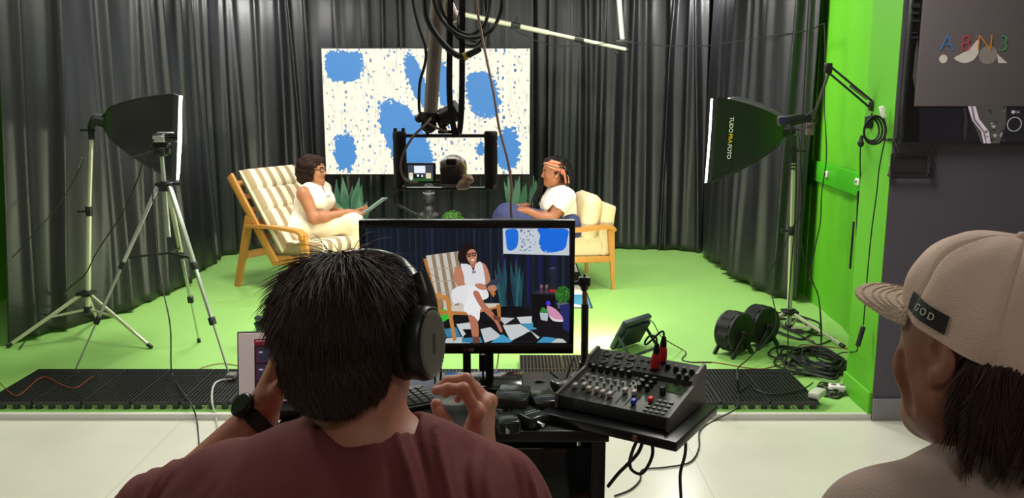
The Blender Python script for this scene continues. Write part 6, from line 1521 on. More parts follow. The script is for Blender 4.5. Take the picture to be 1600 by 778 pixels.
for i in range(4): MB().bar(che + fw * (.145 - .004 * i) + rt * .03 + V((0, 0, .035 - .012 * i)), che + fw * (.145 - .004 * i) - rt * .03 + V((0, 0, .035 - .012 * i)), .006, .004).build('neck_lacing', mat('dark_lace', (70, 62, 60), .7), wl) if i < 3 else None
trou = [cap(pel + rt * .075, pel - rt * .075, .125, .125, .05), cap(hpR, knR, .112, .088, .05), cap(hpL, knL, .112, .088, .05), cap(knR, knR.lerp(anR, .72), .088, .105, .03), cap(knL, knL.lerp(anL, .72), .088, .105, .03), ell(pel + fw * .06 + V((0, 0, .05)), .105, .05)]
sdf_obj('trousers', trou, WHT2, wl, .0065, post=wr(.006, 22, 18, 24, 8))
for a, d_ in ((anR + V((.02, 0, -.02)), V((.8, -.1, 0))), (anL, fw)):
    pr = foot(a, d_); sdf_obj('sandal', [ell(V(a) + d_.normalized() * .045 + V((0, 0, -.082)), (.11, .036, .014), .01, Matrix.Rotation(math.atan2(d_.y, d_.x), 4, 'Z')), cap(V(a) + d_.normalized() * .09 + V((0, -.035, -.06)), V(a) + d_.normalized() * .09 + V((0, .035, -.06)), .025, .025, .01)], mat('brown_sandal', (96, 62, 46), .5), wl, .004)
hp = [ell((0, -.03, .038), (.104, .110, .095), .03), ell((0, -.060, -.035), (.108, .095, .095), .03), ell((-.062, -.02, -.05), (.045, .06, .065), .03), ell((.062, -.02, -.05), (.045, .06, .065), .03), ell((0, .045, .082), (.07, .045, .035), .03), ell((0, -.06, -.08), (.085, .06, .04), .03),
      sub(ell((0, .10, -.03), (.062, .085, .085), .02))]
sdf_obj('hair', xf(hp, hdL), HAIRB, wl, .0045, post=lambda F, X, Y, Z: F + .008 * vnoise(X * 120, Y * 120, Z * 120, 5) + .008 * vnoise(X * 50, Y * 50, Z * 50, 6))
rs = np.random.RandomState(5); pa = []
for k in range(1100):
    n_ = rs.normal(size=3); n_ /= np.linalg.norm(n_)
    if n_[1] > .55 and n_[2] < .55: continue
    b0 = np.array([0, -.035, .0]) + n_ * np.array([.108, .112, .122]); u = np.cross(n_, [0.2, .3, .9]); u /= np.linalg.norm(u); w = np.cross(n_, u); rr = rs.uniform(.005, .010); ph = rs.uniform(0, 6)
    t = np.linspace(0, 1, 12); ln = rs.uniform(.012, .035); dn = np.array([0, 0, -1.0]) * .6 + n_ * .5
    path = b0 + t[:, None] * dn * ln + rr * (np.cos(ph + t * 9)[:, None] * u + np.sin(ph + t * 9)[:, None] * w); pa.append(path)
pa = np.array(pa); Mn = np.array(hdL); pa = pa @ Mn[:3, :3].T + Mn[:3, 3]
strands('hair_curls', pa, np.linspace(.0022, .001, 12), HAIRB, wl, 4)
gl = thing('eyeglasses', 'dark-rimmed eyeglasses worn by the woman in white', 'glasses', hdL @ V((0, .1, 0)))
GL = mat('tortoise_black', (20, 15, 14), .25); mb = MB()
for s in (-1, 1): mb.tube([hdL @ V((s * .033 + .0255 * cos(a), .098 - .012 * abs(s * .033 + .0255 * cos(a)) / .05, .003 + .020 * sin(a))) for a in [2 * pi * i / 24 for i in range(24)]], .0032, 6, closed=True)
mb.cyl(hdL @ V((-.008, .098, .008)), hdL @ V((.008, .098, .008)), .0028, n=6); mb.build('rims', GL, gl)
for s in (-1, 1): MB().tube([hdL @ V((s * .058, .085, .008)), hdL @ V((s * .080, .03, .008)), hdL @ V((s * .083, -.01, .006)), hdL @ V((s * .081, -.03, -.01))], .0026, 6).build('temple', GL, gl)
tbm = (P(572, 331, 7.05), P(602, 309, 7.05)); dtb = (tbm[1] - tbm[0]); c = tbm[0] - dtb * .12
tl = thing('tablet', 'thin pale tablet held up by the woman in white', 'tablet', c)
MB().bar(c, c + dtb * 1.12, .17, .008, up=dtb.cross(V((.25, .97, 0))), bev=.002).build('shell', mat('tablet_grey', (150, 168, 172), .3, .3), tl)
MB().bar(c + dtb * .05 + V((-.003, 0, .004)), c + dtb * 1.07 + V((-.003, 0, .004)), .155, .003, up=dtb.cross(V((.25, .97, 0)))).build('screen', BLKG, tl)
# ------------------------------------------------------------------ woman in headwrap (cream chair)
YR = 7.1
pel = P(882, 356, YR); che = P(874, 318, YR); nb = P(876, 294, YR); hc = P(866, 268, YR - .02)
fw = V((-.97, -.24, 0)).normalized(); rt = V((fw.y, -fw.x, 0)); lf = -rt        # lf: her left, towards the viewer
hdR = headM(hc, (-.98, -.12, -.10), (-.06, 0, 1), .97)
shN, shF = nb + lf * .165 - V((0, 0, .055)), nb - lf * .165 - V((0, 0, .055))
elN = P(861, 344, 6.9); wrN = P(822, 329, 6.93); elF = P(845, 338, 7.3); wrF = P(822, 322, 7.22)
hpN, hpF = pel + lf * .085, pel - lf * .085; knN = P(792, 334, 6.98); knF = P(788, 338, 7.18); anN = P(770, 400, 7.0); anF = V((P(776, 440, 7.2).x, 7.2, .13 + STZ))
torR = female_torso(pel, che, nb, fw, rt, 1.0); shouR = [cap(shN, nb + V((0, 0, -.02)), .05, .048, .04), cap(shF, nb + V((0, 0, -.02)), .05, .048, .04)]
armN = limb(shN, elN, wrN, (.053, .042, .028)); armF = limb(shF, elF, wrF, (.053, .042, .028))
hN = hand(wrN, P(804, 325, 6.96) - wrN, (.1, .3, -1), (0, .9, 0), [(20, 25, 20)] * 4, [(.6, .7, .1), (.9, .3, .1), (.9, .1, .1)], .88)
hF = hand(wrF, P(804, 321, 7.15) - wrF, (.1, -.3, -1), (0, -.9, 0), [(20, 25, 20)] * 4, [(.6, .7, .1), (.9, .3, .1), (.9, .1, .1)], .88)
legs = limb(hpN, knN, anN, (.098, .068, .04)) + limb(hpF, knF, anF, (.098, .068, .04)); feetR = foot(anN + V((-.02, 0, -.02)), fw) + foot(anF, fw)
wr_ = thing('person', 'woman with long black braids and a striped headwrap, white blouse and navy trousers, seated', 'person', (pel.x, pel.y, pel.z - .12))
sdf_obj('body', torR + shouR + [cap(nb - V((0, 0, .03)), hc + V((0, 0, -.06)), .052, .047, .03)] + armN + armF + legs + feetR + xf(head_prims(1.0), hdR) + hN + hF, [SKIN2, LIP, BROW], wr_, .0085,
        boxes=[((hc.x - .14, hc.y - .13, hc.z - .14), (hc.x + .13, hc.y + .13, hc.z + .14), .0035), ((wrN.x - .2, wrN.y - .1, wrN.z - .10), (wrN.x + .03, wrF.y + .1, wrN.z + .13), .004)], cls=head_cls(hdR))
eyes(hdR, wr_)
slv = lambda a, b_, r0, r1: [cap(a, V(a).lerp(b_, .66), r0, r1, .04)]
up_ = (che - pel).normalized()
bl = infl(torR[1:] + shouR, .012) + slv(shN, elN, .066, .068) + slv(shF, elF, .066, .068) + [sub(cap(nb + V((0, 0, .012)) + fw * .012, nb + V((0, 0, .2)) + fw * .03, .062, .09, .012)), sub(cap(V(shN).lerp(elN, .70), V(shN).lerp(elN, 1.2), .07, .09, .006)), sub(cap(V(shF).lerp(elF, .70), V(shF).lerp(elF, 1.2), .07, .09, .006))]
sdf_obj('blouse', bl, mat('sheer_white_blouse', (232, 222, 206), .8, bump=.15, bscale=60, trans=0), wr_, .0065, post=wr(.004, 24, 24, 36, 4))
NAVY = mat('navy_trouser_cloth', (50, 54, 98), .85, bump=.2, bscale=40)
trou = [cap(pel + rt * .075, pel - rt * .075, .128, .128, .05), cap(hpN, knN, .118, .088, .05), cap(hpF, knF, .118, .088, .05), cap(knN, knN.lerp(anN, .9), .088, .105, .03), cap(knF, knF.lerp(anF, .9), .088, .105, .03), ell(pel + fw * .05 + V((0, 0, .03)), .105, .05)]
sdf_obj('trousers', trou, NAVY, wr_, .0065, post=wr(.006, 22, 18, 24, 9))
for a in (anN + V((-.02, 0, -.02)), anF): sdf_obj('shoe', infl(foot(a, fw), .006) + [sub(ell(V(a) + V((0, 0, .03)), .045, .01))], mat('pink_shoe', (206, 148, 168), .5), wr_, .005)
# hair, wrap, braids
hp = [ell((0, -.028, .040), (.086, .098, .086), .03), ell((0, -.07, -.005), (.07, .055, .075), .03), ell((0, .03, .10), (.055, .05, .028), .02), sub(ell((0, .105, -.035), (.07, .085, .085), .02))]
sdf_obj('hair', xf(hp, hdR), HAIRK, wr_, .005, post=lambda F, X, Y, Z: F + .004 * vnoise(X * 140, Y * 140, Z * 140, 2))
rs = np.random.RandomState(18); pa = []
for k in range(420):
    n_ = rs.normal(size=3); n_ /= np.linalg.norm(n_)
    if (n_[1] > .35 and n_[2] < .75) or n_[2] < -.4: continue
    b0 = np.array([0, -.032, .036]) + n_ * np.array([.092, .108, .096]); u = np.cross(n_, [0.2, .3, .9]); u /= np.linalg.norm(u); w = np.cross(n_, u); rr = rs.uniform(.005, .011); ph = rs.uniform(0, 6); t = np.linspace(0, 1, 12)
    pa.append(b0 + t[:, None] * (n_ * .55 - np.array([0, 0, .5])) * rs.uniform(.012, .03) + rr * (np.cos(ph + t * 8)[:, None] * u + np.sin(ph + t * 8)[:, None] * w))
pa = np.array(pa); Mn = np.array(hdR); pa = pa @ Mn[:3, :3].T + Mn[:3, 3]
strands('hair_curls', pa, np.linspace(.003, .0014, 12), HAIRK, wr_, 4)
rs = np.random.RandomState(8)
for k in range(46):
    side = 1 if k % 2 == 0 else -1
    front = k < 26
    if front:   # fall forward past the far cheek
        x0 = rs.uniform(.03, .09)
        pts = [hdR @ V((x0 * .8, rs.uniform(.03, .09), .07)), hdR @ V((x0 + .03, .075 + rs.uniform(-.03, .03), -.03)), hdR @ V((x0 + .02, .115 + rs.uniform(-.045, .03), -.13)), hdR @ V((x0, .175 + rs.uniform(-.05, .04), -.25)), hdR @ V((x0 - rs.uniform(0, .04), .20 + rs.uniform(-.06, .05), -.37 - rs.uniform(0, .06)))]
    else:
        a = rs.uniform(-1.4, 1.0); st = V((.092 * sin(a), -.04 - .092 * cos(a), .04 + rs.uniform(-.03, .04))); m1 = V((.11 * sin(a), -.06 - .11 * cos(a), -.06)); m2 = V((.11 * sin(a), -.05 - .09 * cos(a), -.15)); e = V((.12 * sin(a), -.06 - .08 * cos(a), -.27 - rs.uniform(0, .06))); pts = [hdR @ st, hdR @ m1, hdR @ m2, hdR @ e]
    sp_ = spline(pts, 16); ph = rs.uniform(0, 6); MB().tube(sp_, [.0062 * (1 + .28 * sin(ph + i * 1.9)) * (1 - .4 * i / len(sp_)) for i in range(len(sp_))], 6).build('braid', HAIRK, wr_)
WR = [mat('wrap_peach', (192, 108, 76), .85), mat('wrap_grey', (62, 58, 60), .85), mat('wrap_cream', (206, 150, 112), .85), mat('wrap_rose', (170, 60, 66), .85)]
MiR = np.array(hdR.inverted())
def wcls(seedang):
    def f(c):
        l = c @ MiR[:3, :3].T + MiR[:3, 3]; h = l @ np.array([0, -.55 * seedang, 1.0]); k = np.floor(h / .0085 + 40).astype(int); return np.choose(k % 7, [0, 2, 0, 1, 2, 0, 3])
    return f
def band(tilt, z0, hw, d, lim=None):
    pr = xf([ell((0, -.02, .032), (.088 + d, .103 + d, .090 + d), .02)], hdR)
    def post(F, X, Y, Z):
        x = MiR[0, 0] * X + MiR[0, 1] * Y + MiR[0, 2] * Z + MiR[0, 3]; y = MiR[1, 0] * X + MiR[1, 1] * Y + MiR[1, 2] * Z + MiR[1, 3]; z = MiR[2, 0] * X + MiR[2, 1] * Y + MiR[2, 2] * Z + MiR[2, 3]
        h = (z - z0 - tilt * y); G = np.maximum(F + .0025 * np.sin(h * 420), np.abs(h) - hw); return G
    return pr, post
for tilt, z0, hw, d in ((.68, .036, .025, .014), (.42, .070, .031, .010)):
    pr, po = band(tilt, z0, hw, d); sdf_obj('headwrap_band', pr, WR, wr_, .0042, post=po, cls=wcls(tilt))
kn_ = hdR @ V((-.092, -.055, .005)); kn_ = hdR @ V((-.092, -.055, .005)) if (hdR @ V((-.09, 0, 0))).y < hc.y else hdR @ V((.092, -.055, .005))
sgn = -1 if (hdR @ V((-.09, 0, 0))).y < hc.y else 1
sdf_obj('headwrap_knot', [ell(kn_, (.02, .018, .018), .01), ell(kn_ + V((.01, 0, -.012)), .014, .01)], WR[0], wr_, .004)
for dx in (0, .02): MB().tube(spline([kn_, hdR @ V((sgn * .095, -.07 - dx, -.04)), hdR @ V((sgn * .098, -.075 - dx, -.10))], 6), .0085, 6).build('headwrap_tail', WR[2] if dx else WR[0], wr_)
MB().ball(hdR @ V((sgn * .082, -.002, -.034)), .006, 10).build('earring', mat('pearl', (236, 230, 220), .2), wr_)
# ------------------------------------------------------------------ man at the desk (seen from behind)
hc = P(549, 530, 1.20)
yaw = R(-17); dO = V((sin(-yaw), cos(yaw), -.10))
hdO = headM(hc, dO, (-.11, 0, 1), .99)
nb = P(575, 706, 1.17)
pelO = V((nb.x + .0, 1.10, .66)); cheO = V((nb.x - .0, 1.13, .98))
shL, shR = P(356, 784, 1.20), P(772, 796, 1.19)
elL, wrL = P(212, 842, 1.30), P(406, 650, 1.38)
elR, wrR = P(842, 925, 1.42), P(745, 712, 1.52)
hipL, hipR = pelO + V((-.10, 0, -.02)), pelO + V((.10, 0, -.02)); knL, knR = V((pelO.x - .17, 1.55, .60)), V((pelO.x + .17, 1.55, .60)); anL, anR = V((pelO.x - .17, 1.48, .085)), V((pelO.x + .17, 1.48, .085))
tor = [cap(pelO + V((-.09, 0, 0)), pelO + V((.09, 0, 0)), .135, .135, .06), cap(pelO + V((-.07, .04, .10)), pelO + V((.07, .04, .10)), .15, .15, .06), cap(pelO + V((0, 0, .1)), cheO, .16, .15, .07), cap(cheO + V((-.09, 0, -.02)), cheO + V((.09, 0, -.02)), .13, .13, .06), cap(cheO + V((-.11, 0, .07)), cheO + V((.11, 0, .07)), .095, .095, .06)]
shou = [cap(shL + V((.02, 0, 0)), nb + V((-.05, 0, -.035)), .068, .060, .05), cap(shR - V((.02, 0, 0)), nb + V((.05, 0, -.035)), .068, .060, .05), cap(nb + V((-.05, 0, -.06)), nb + V((.05, 0, -.06)), .085, .085, .06)]
neck = [cap(nb - V((0, 0, .06)), hc + V((.012, -.015, -.075)), .070, .060, .04)]
aL = limb(shL, elL, wrL, (.060, .048, .031)); aR = limb(shR, elR, wrR, (.060, .048, .031))
fL = (P(434, 566, 1.40) - wrL).normalized()
hL = hand(wrL + fL * .012, fL, (.96, .25, 0), (0, -1, .1), [(12, 22, 14), (10, 20, 14), (10, 20, 14), (14, 22, 14)], [(.75, .75, .15), (.9, .35, .25), (.95, .1, .3)], 1.0)
fR = (P(757, 622, 1.50) - wrR).normalized()
hR = hand(wrR + fR * .004, fR, (-.95, .30, .10), (-.3, -1, 0), [(36, 70, 8), (40, 74, 20), (52, 72, 24), (60, 70, 26)], [(.70, .52, .46), (.85, .30, .44), (.90, .14, .42)], 1.16, (.05, .02, -.03, -.08))
lg = limb(hipL, knL, anL, (.10, .07, .045)) + limb(hipR, knR, anR, (.10, .07, .045)); ft = foot(anL, (0, 1, 0), 1.1) + foot(anR, (0, 1, 0), 1.1)
mo = thing('person', 'man in a maroon t-shirt seen from behind, wearing headphones, one hand at his ear', 'person', (pelO.x, pelO.y, .53))
def bxx(c, a, b_, r_): return ((c.x - a, c.y - a, c.z - b_), (c.x + a, c.y + a, c.z + b_), r_)
sdf_obj('body', tor + shou + neck + aL + aR + xf(head_prims(1.1), hdO) + hL + hR + lg + ft, [SKIN3, LIP, BROW], mo, .009,
        boxes=[((hc.x - .13, hc.y - .14, hc.z - .17), (hc.x + .14, hc.y + .15, hc.z + .15), .0045), ((wrL.x - .10, wrL.y - .10, wrL.z - .10), (wrL.x + .11, wrL.y + .14, wrL.z + .23), .0024), ((wrR.x - .14, wrR.y - .10, wrR.z - .07), (wrR.x + .08, wrR.y + .10, wrR.z + .19), .0022)], cls=head_cls(hdO))
eyes(hdO, mo)
NAIL = mat('finger_nail', (206, 150, 132), .3)
a_, b2_, r_ = THUMB['pts']; pn = a_.lerp(b2_, .72); tc_ = (V((0, 0, CAMZ)) - pn).normalized(); ax_ = (b2_ - a_).normalized(); tc_ = (tc_ - ax_ * tc_.dot(ax_)).normalized(); sx_ = ax_.cross(tc_)
MB().ball(pn + tc_ * r_ * .80, (.0068, .0095, .0026), 12, 0, Matrix(((sx_.x, ax_.x, tc_.x), (sx_.y, ax_.y, tc_.y), (sx_.z, ax_.z, tc_.z)))).build('thumb_nail', NAIL, mo)
MAR = mat('maroon_tshirt_cotton', (116, 54, 56), .9, var=.06, vscale=25, bump=.25, bscale=420)
up2 = lambda a, b_, t: V(a).lerp(V(b_), t)
tee = infl(tor + shou, .013) + [cap(shL, up2(shL, elL, .62), .078, .092, .05), cap(shR, up2(shR, elR, .62), .078, .092, .05), sub(cap(nb + V((0, .005, -.003)), nb + V((-.01, .03, .25)), .0735, .085, .006)), sub(cap(up2(shL, elL, .66), up2(shL, elL, 1.3), .082, .12, .006)), sub(cap(up2(shR, elR, .66), up2(shR, elR, 1.3), .082, .12, .006))]
def folds(F, X, Y, Z):
    # creases radiating over the far shoulder blade and round the collar
    r1 = np.sqrt((X - shR.x) ** 2 + (Z - shR.z) ** 2) + 0 * Y; a = np.arctan2(Z - shR.z - .10, X - shR.x + .12); m = np.exp(-((X - shR.x + .04) / .10) ** 2 - ((Z - shR.z + .05) / .14) ** 2)
    a2 = np.arctan2(Z - elL.z - .02, X - elL.x - .02); m2 = np.exp(-((X - shL.x + .05) / .10) ** 2 - ((Z - shL.z + .06) / .12) ** 2)
    zs = shR.z + .135 - .35 * (X - nb.x - .03)                        # below the shoulder seam
    m = np.clip((X - nb.x - .02) / .05, 0, 1) * np.clip((1.195 - Y) / .05, 0, 1) * np.exp(-np.clip(1.10 - Z, 0, 1) / .10)
    w = .0075 * m * (np.sin(X * 105 + 24 * Y + 1.2 * np.sin(Y * 26 + X * 20)) ** 3 + .5 * np.sin(X * 60 - 18 * Z + 1)) + .009 * m2 * np.sin(a2 * 22 + np.sin(X * 40)) ** 3
    return F + w + .0035 * vnoise(X * 18, Y * 18, Z * 11, 4) + .0018 * vnoise(X * 50, Y * 40, Z * 30, 7)
sdf_obj('tshirt', tee, MAR, mo, .007, boxes=[((nb.x - .33, .85, 1.03), (nb.x + .33, 1.5, nb.z + .06), .0042)], post=folds)
# rib collar: ring swept round the neck opening
ring = []
for i in range(40):
    a = 2 * pi * i / 40; ring.append(nb + V((.079 * cos(a) - .002, .006 + .077 * sin(a), -.012 - .016 * sin(a))))
mb = MB()
for k, (dr, dz, r_) in enumerate([(0, 0, .0062), (.005, -.007, .006), (.010, -.014, .0055)]): mb.tube([p + V(((p.x - nb.x) / .079 * dr, (p.y - nb.y - .006) / .077 * dr, dz)) for p in ring], r_, 8, closed=True)
mb.build('collar', mat('maroon_rib', (118, 56, 58), .95, bump=.4, bscale=700), mo)
JEAN = mat('dark_denim', (34, 38, 52), .85, bump=.2, bscale=500)
sdf_obj('trousers', [cap(hipL, hipR, .145, .145, .05), cap(hipL, knL, .115, .088, .05), cap(hipR, knR, .115, .088, .05), cap(knL, anL + V((0, 0, .04)), .085, .066, .03), cap(knR, anR + V((0, 0, .04)), .085, .066, .03)], JEAN, mo, .009, post=wr(.005, 20, 20, 20, 4))
for a in (anL, anR): sdf_obj('shoe', infl(foot(a, (0, 1, 0), 1.1), .008) + [sub(ell(a + V((0, 0, .06)), .06, .01))], mat('black_shoe', (24, 24, 26), .5), mo, .006)
# hair
hp = [ell((0, -.022, .036), (.0835, .102, .086), .02), ell((0, -.055, -.03), (.070, .058, .054), .03), ell((0, .035, .080), (.066, .055, .036), .03), ell((-.070, .0, .0), (.020, .05, .05), .02), ell((.070, .0, .0), (.020, .05, .05), .02), sub(ell((0, .115, -.03), (.075, .075, .10), .012))]
sdf_obj('hair', xf(hp, hdO), HAIRD, mo, .005, post=lambda F, X, Y, Z: F + .0022 * vnoise(X * 190, Y * 190, Z * 60, 5))
rs = np.random.RandomState(12)
def scalp_hair(n, Mh, par, m, length=(.03, .055), rad=.00075, zmin=-.82, name='hair_strands', crown=(-.06, -.62, .78), lift=.34, S=7, grav=.5, ax=(.083, .100, .092), c0=(0, -.022, .036), keep=None, jit=.22, rtaper=True):
    N = rs.normal(size=(n * 4, 3)); N /= np.linalg.norm(N, axis=1, keepdims=True)
    k = ~((N[:, 1] > .50) & (N[:, 2] < .42)) & (N[:, 2] > zmin) & ~((N[:, 1] > .0) & (N[:, 2] < -.35)) & ~((N[:, 1] > -.35) & (N[:, 2] < -.55))
    if keep is not None: k &= keep(N)
    N = N[k][:n]; p = np.array(c0) + N * np.array(ax)
    cr = np.array(crown) / np.linalg.norm(crown); tg = N - cr[None]; tg -= N * (tg * N).sum(1, keepdims=True); tg /= np.linalg.norm(tg, axis=1, keepdims=True) + 1e-6
    cl = np.stack([np.sin(N @ np.array(v) * 9 + i) for i, v in enumerate([(3, 1, 2), (1, 4, -2), (-2, 2, 3)])], 1)   # locks share a direction
    d = tg * .9 + N * lift + cl * .16 + rs.normal(size=N.shape) * jit
    L = rs.uniform(length[0], length[1], len(N)) * (1 + .35 * np.clip(N[:, 2], 0, 1))
    path = [p - N * .004]; cur = p.copy(); st = L / (S - 1)
    for i in range(S - 1):
        d = d + np.array([0, 0, -1]) * grav * .16 + tg * .10 + rs.normal(size=N.shape) * .05; d /= np.linalg.norm(d, axis=1, keepdims=True)
        cur = cur + d * st[:, None]
        q = (cur - np.array(c0)) / np.array(ax); l = np.linalg.norm(q, axis=1); ins = (l < 1.03); cur[ins] = np.array(c0) + (q[ins] / l[ins, None] * 1.03) * np.array(ax)
        path.append(cur.copy())
    pa = np.stack(path, 1); Mn = np.array(Mh); pa = pa @ Mn[:3, :3].T + Mn[:3, 3]
    r_ = rad * np.array([1, 1, 1, .95, .8, .55, .15])[:S]
    return strands(name, pa, r_, m, par)
AXU = (.0835, .102, .086)
scalp_hair(11000, hdO, mo, HAIRD, (.038, .062), .0009, zmin=-.5, ax=AXU, crown=(-.05, .35, .92), lift=.07, jit=.08, keep=lambda N: ~((N[:, 2] < -.3) & (N[:, 1] > -.2)))
scalp_hair(7000, hdO, mo, HAIRD, (.020, .032), .0009, zmin=-.85, ax=(.073, .062, .064), c0=(0, -.054, -.028), crown=(0, -.25, 1), lift=.09, jit=.10, name='nape_hair', keep=lambda N: (N[:, 1] < .25) & (N[:, 2] < .55))
scalp_hair(1500, hdO, mo, HAIRD, (.034, .055), .0006, name='loose_hair', lift=.22, jit=.28, grav=.8, crown=(-.05, .35, .92), keep=lambda N: N[:, 2] > .15, ax=AXU)
scalp_hair(420, hdO, mo, HAIRD, (.05, .075), .0006, name='front_tuft', lift=.65, jit=.5, grav=.9, crown=(.1, -.2, .95), keep=lambda N: (N[:, 2] > .55) & (N[:, 1] > .0) & (N[:, 0] > -.4), ax=AXU)
# headphones
hpz = thing('headphones', 'black over-ear headphones with a grey ear-cup plate, worn by the man in maroon', 'headphones', hdO @ V((.1, 0, 0)))
HPB = mat('headphone_black', (22, 21, 22), .38); HPG = mat('headphone_grey_plate', (112, 106, 102), .4, .2)
mb = MB(); arc = [hdO @ V((.114 * sin(a), .010 + .046 * cos(a), .034 + .089 * cos(a))) for a in [R(-72) + R(144) * i / 30 for i in range(31)]]
vs = []; fs = []; axd = (hdO.to_3x3() @ V((0, 1, 0))).normalized()
for i, p in enumerate(arc):
    t = (arc[min(i + 1, 30)] - arc[max(i - 1, 0)]).normalized(); nn = t.cross(axd).normalized(); w = .014; th = .0035 + .002 * (abs(i - 15) < 9)
    for a in range(8):
        an = 2 * pi * a / 8; vs.append(p + axd * w * cos(an) + nn * th * sin(an))
for i in range(30):
    for a in range(8): fs.append((i * 8 + a, i * 8 + (a + 1) % 8, i * 8 + 8 + (a + 1) % 8, i * 8 + 8 + a))
fs += [tuple(range(8)), tuple(240 + a for a in range(8))]; mb.add(vs, fs, 0, True); mb.build('headband', mat('headband_satin', (46, 44, 42), .28, .3), hpz)
for s in (-1, 1):
    e = V((s * .107, .020, .078)); pts = [hdO @ (e + V((0, 0, .012))), hdO @ V((s * .117, .014, .058)), hdO @ V((s * .122, .004, .036)), hdO @ V((s * .121, -.004, .014))]
    MB().tube(spline(pts, 6), [.011 + .003 * min(1, i / 10) for i in range(19)], 12).build('yoke', mat('headphone_satin', (58, 54, 52), .3, .3), hpz)
    ce = V((s * .084, -.008, -.004)) if s > 0 else V((-.076, .022, -.004)); xa = (hdO.to_3x3() @ V((s, -.10, -.05))).normalized(); o = hdO @ ce
    def ov(prof, off=0, n=36):
        za = (hdO.to_3x3() @ V((0, 0, 1))); za = (za - xa * za.dot(xa)).normalized(); ya = za.cross(xa); m_ = MB(); vs = []; fs = []
        for r_, h in prof:
            for k in range(n): a = 2 * pi * k / n; vs.append(o + xa * h + ya * cos(a) * r_ * .86 + za * sin(a) * r_ * 1.12)
        for i in range(len(prof) - 1):
            for k in range(n): fs.append((i * n + k, i * n + (k + 1) % n, (i + 1) * n + (k + 1) % n, (i + 1) * n + k))
        fs.append(tuple(range(n))[::-1]); fs.append(tuple((len(prof) - 1) * n + k for k in range(n))); return m_.add(vs, fs, 0, True)
    ov([(.036, -.006), (.046, -.002), (.0485, .008), (.046, .018), (.040, .020)]).build('ear_pad', mat('ear_pad_leather', (20, 18, 18), .55, bump=.2, bscale=120), hpz)
    ov([(.043, .018), (.0465, .022), (.0475, .036), (.0455, .045), (.042, .047)]).build('ear_cup', HPB, hpz)
    ov([(.0405, .0465), (.0415, .0485), (.040, .0500), (.034, .0504), (.004, .0506)]).build('cup_plate', HPG, hpz)
    za = (hdO.to_3x3() @ V((0, 0, 1))); za = (za - xa * za.dot(xa)).normalized(); ya = za.cross(xa)
    mb = MB()
    for k in range(30):
        a = R(-80) + R(200) * k / 29; p = o + xa * .0475 + (ya * cos(a) * .86 + za * sin(a) * 1.12) * .0445; mb.ball(p, .0012, 6)
    mb.build('cup_dots', mat('silver_dot', (150, 146, 140), .4, .6), hpz)
    MB().box((-.003, -.014, 0), (.003, .014, .0006), Matrix(((ya.x, za.x, xa.x, 0), (ya.y, za.y, xa.y, 0), (ya.z, za.z, xa.z, 0), (0, 0, 0, 1))).copy() if False else Matrix.Translation(o + xa * .0506) @ Matrix(((ya.x, za.x, xa.x, 0), (ya.y, za.y, xa.y, 0), (ya.z, za.z, xa.z, 0), (0, 0, 0, 1)))).build('cup_print', mat('dark_print', (62, 58, 56), .5), hpz)
# wrist watch
wax = (wrL - elL).normalized(); wc = wrL + wax * -.002; back = V((-.75, -.62, .2)); back = (back - wax * back.dot(wax)).normalized(); sd = wax.cross(back)
wt = thing('wristwatch', 'black strapped watch with a green reflection coloured into its face on the raised wrist', 'watch', wc)
vs = []; fs = []; n = 36
for k in range(n):
    a = 2 * pi * k / n; rr = V((0, 0, 0)) + back * cos(a) * .0345 + sd * sin(a) * .0425
    for h, g_ in ((-.0125, 0), (.0125, 0), (.0125, .0045), (-.0125, .0045)): vs.append(wc + rr * (1 + g_ / .038) + wax * h)
for k in range(n):
    for q in range(4): fs.append((k * 4 + q, k * 4 + (q + 1) % 4, ((k + 1) % n) * 4 + (q + 1) % 4, ((k + 1) % n) * 4 + q))
MB().add(vs, fs).build('strap', mat('watch_strap', (22, 20, 20), .5), wt)
fc = wc + back * .041; MB().lathe([(.001, -.004), (.021, -.004), (.022, .004), (.019, .007), (.001, .007)], fc, back, 28).build('case', mat('watch_case', (40, 40, 40), .3, .6), wt)
MB().lathe([(.001, .0072), (.0175, .0072), (.017, .0082), (.001, .0082)], fc, back, 28).build('dial', mat('watch_glass_green_reflection', (28, 46, 30), .06), wt)  # green reflection on the watch glass, painted as the dial colour
MB().cyl(fc + wax * .021, fc + wax * .026, .003, n=10).build('crown', SILV, wt)
cable('cable', [P(395, 682, 1.36), P(380, 684, 1.33), P(358, 690, 1.31), P(340, 702, 1.30), P(332, 716, 1.30)], .0018, mat('pale_wire', (150, 130, 124), .5), 'thin pale wire over the sleeve of the maroon t-shirt')
# stool
def stool(label, x, y, z):
    t = thing('stool', label, 'stool', (x, y, 0))
    MB().lathe([(.001, z - .05), (.17, z - .05), (.185, z - .035), (.185, z - .012), (.17, z), (.001, z)], (x, y, 0), n=32).build('seat', BLK, t)
    MB().cyl((x, y, .06), (x, y, z - .05), .025, n=14).build('column', SILV, t)
    MB().lathe([(.001, 0), (.22, 0), (.22, .012), (.05, .04), (.025, .07), (.001, .07)], (x, y, 0), n=32).build('base', SILV, t)
stool('round black stool under the man in maroon', pelO.x, pelO.y - .02, .488)
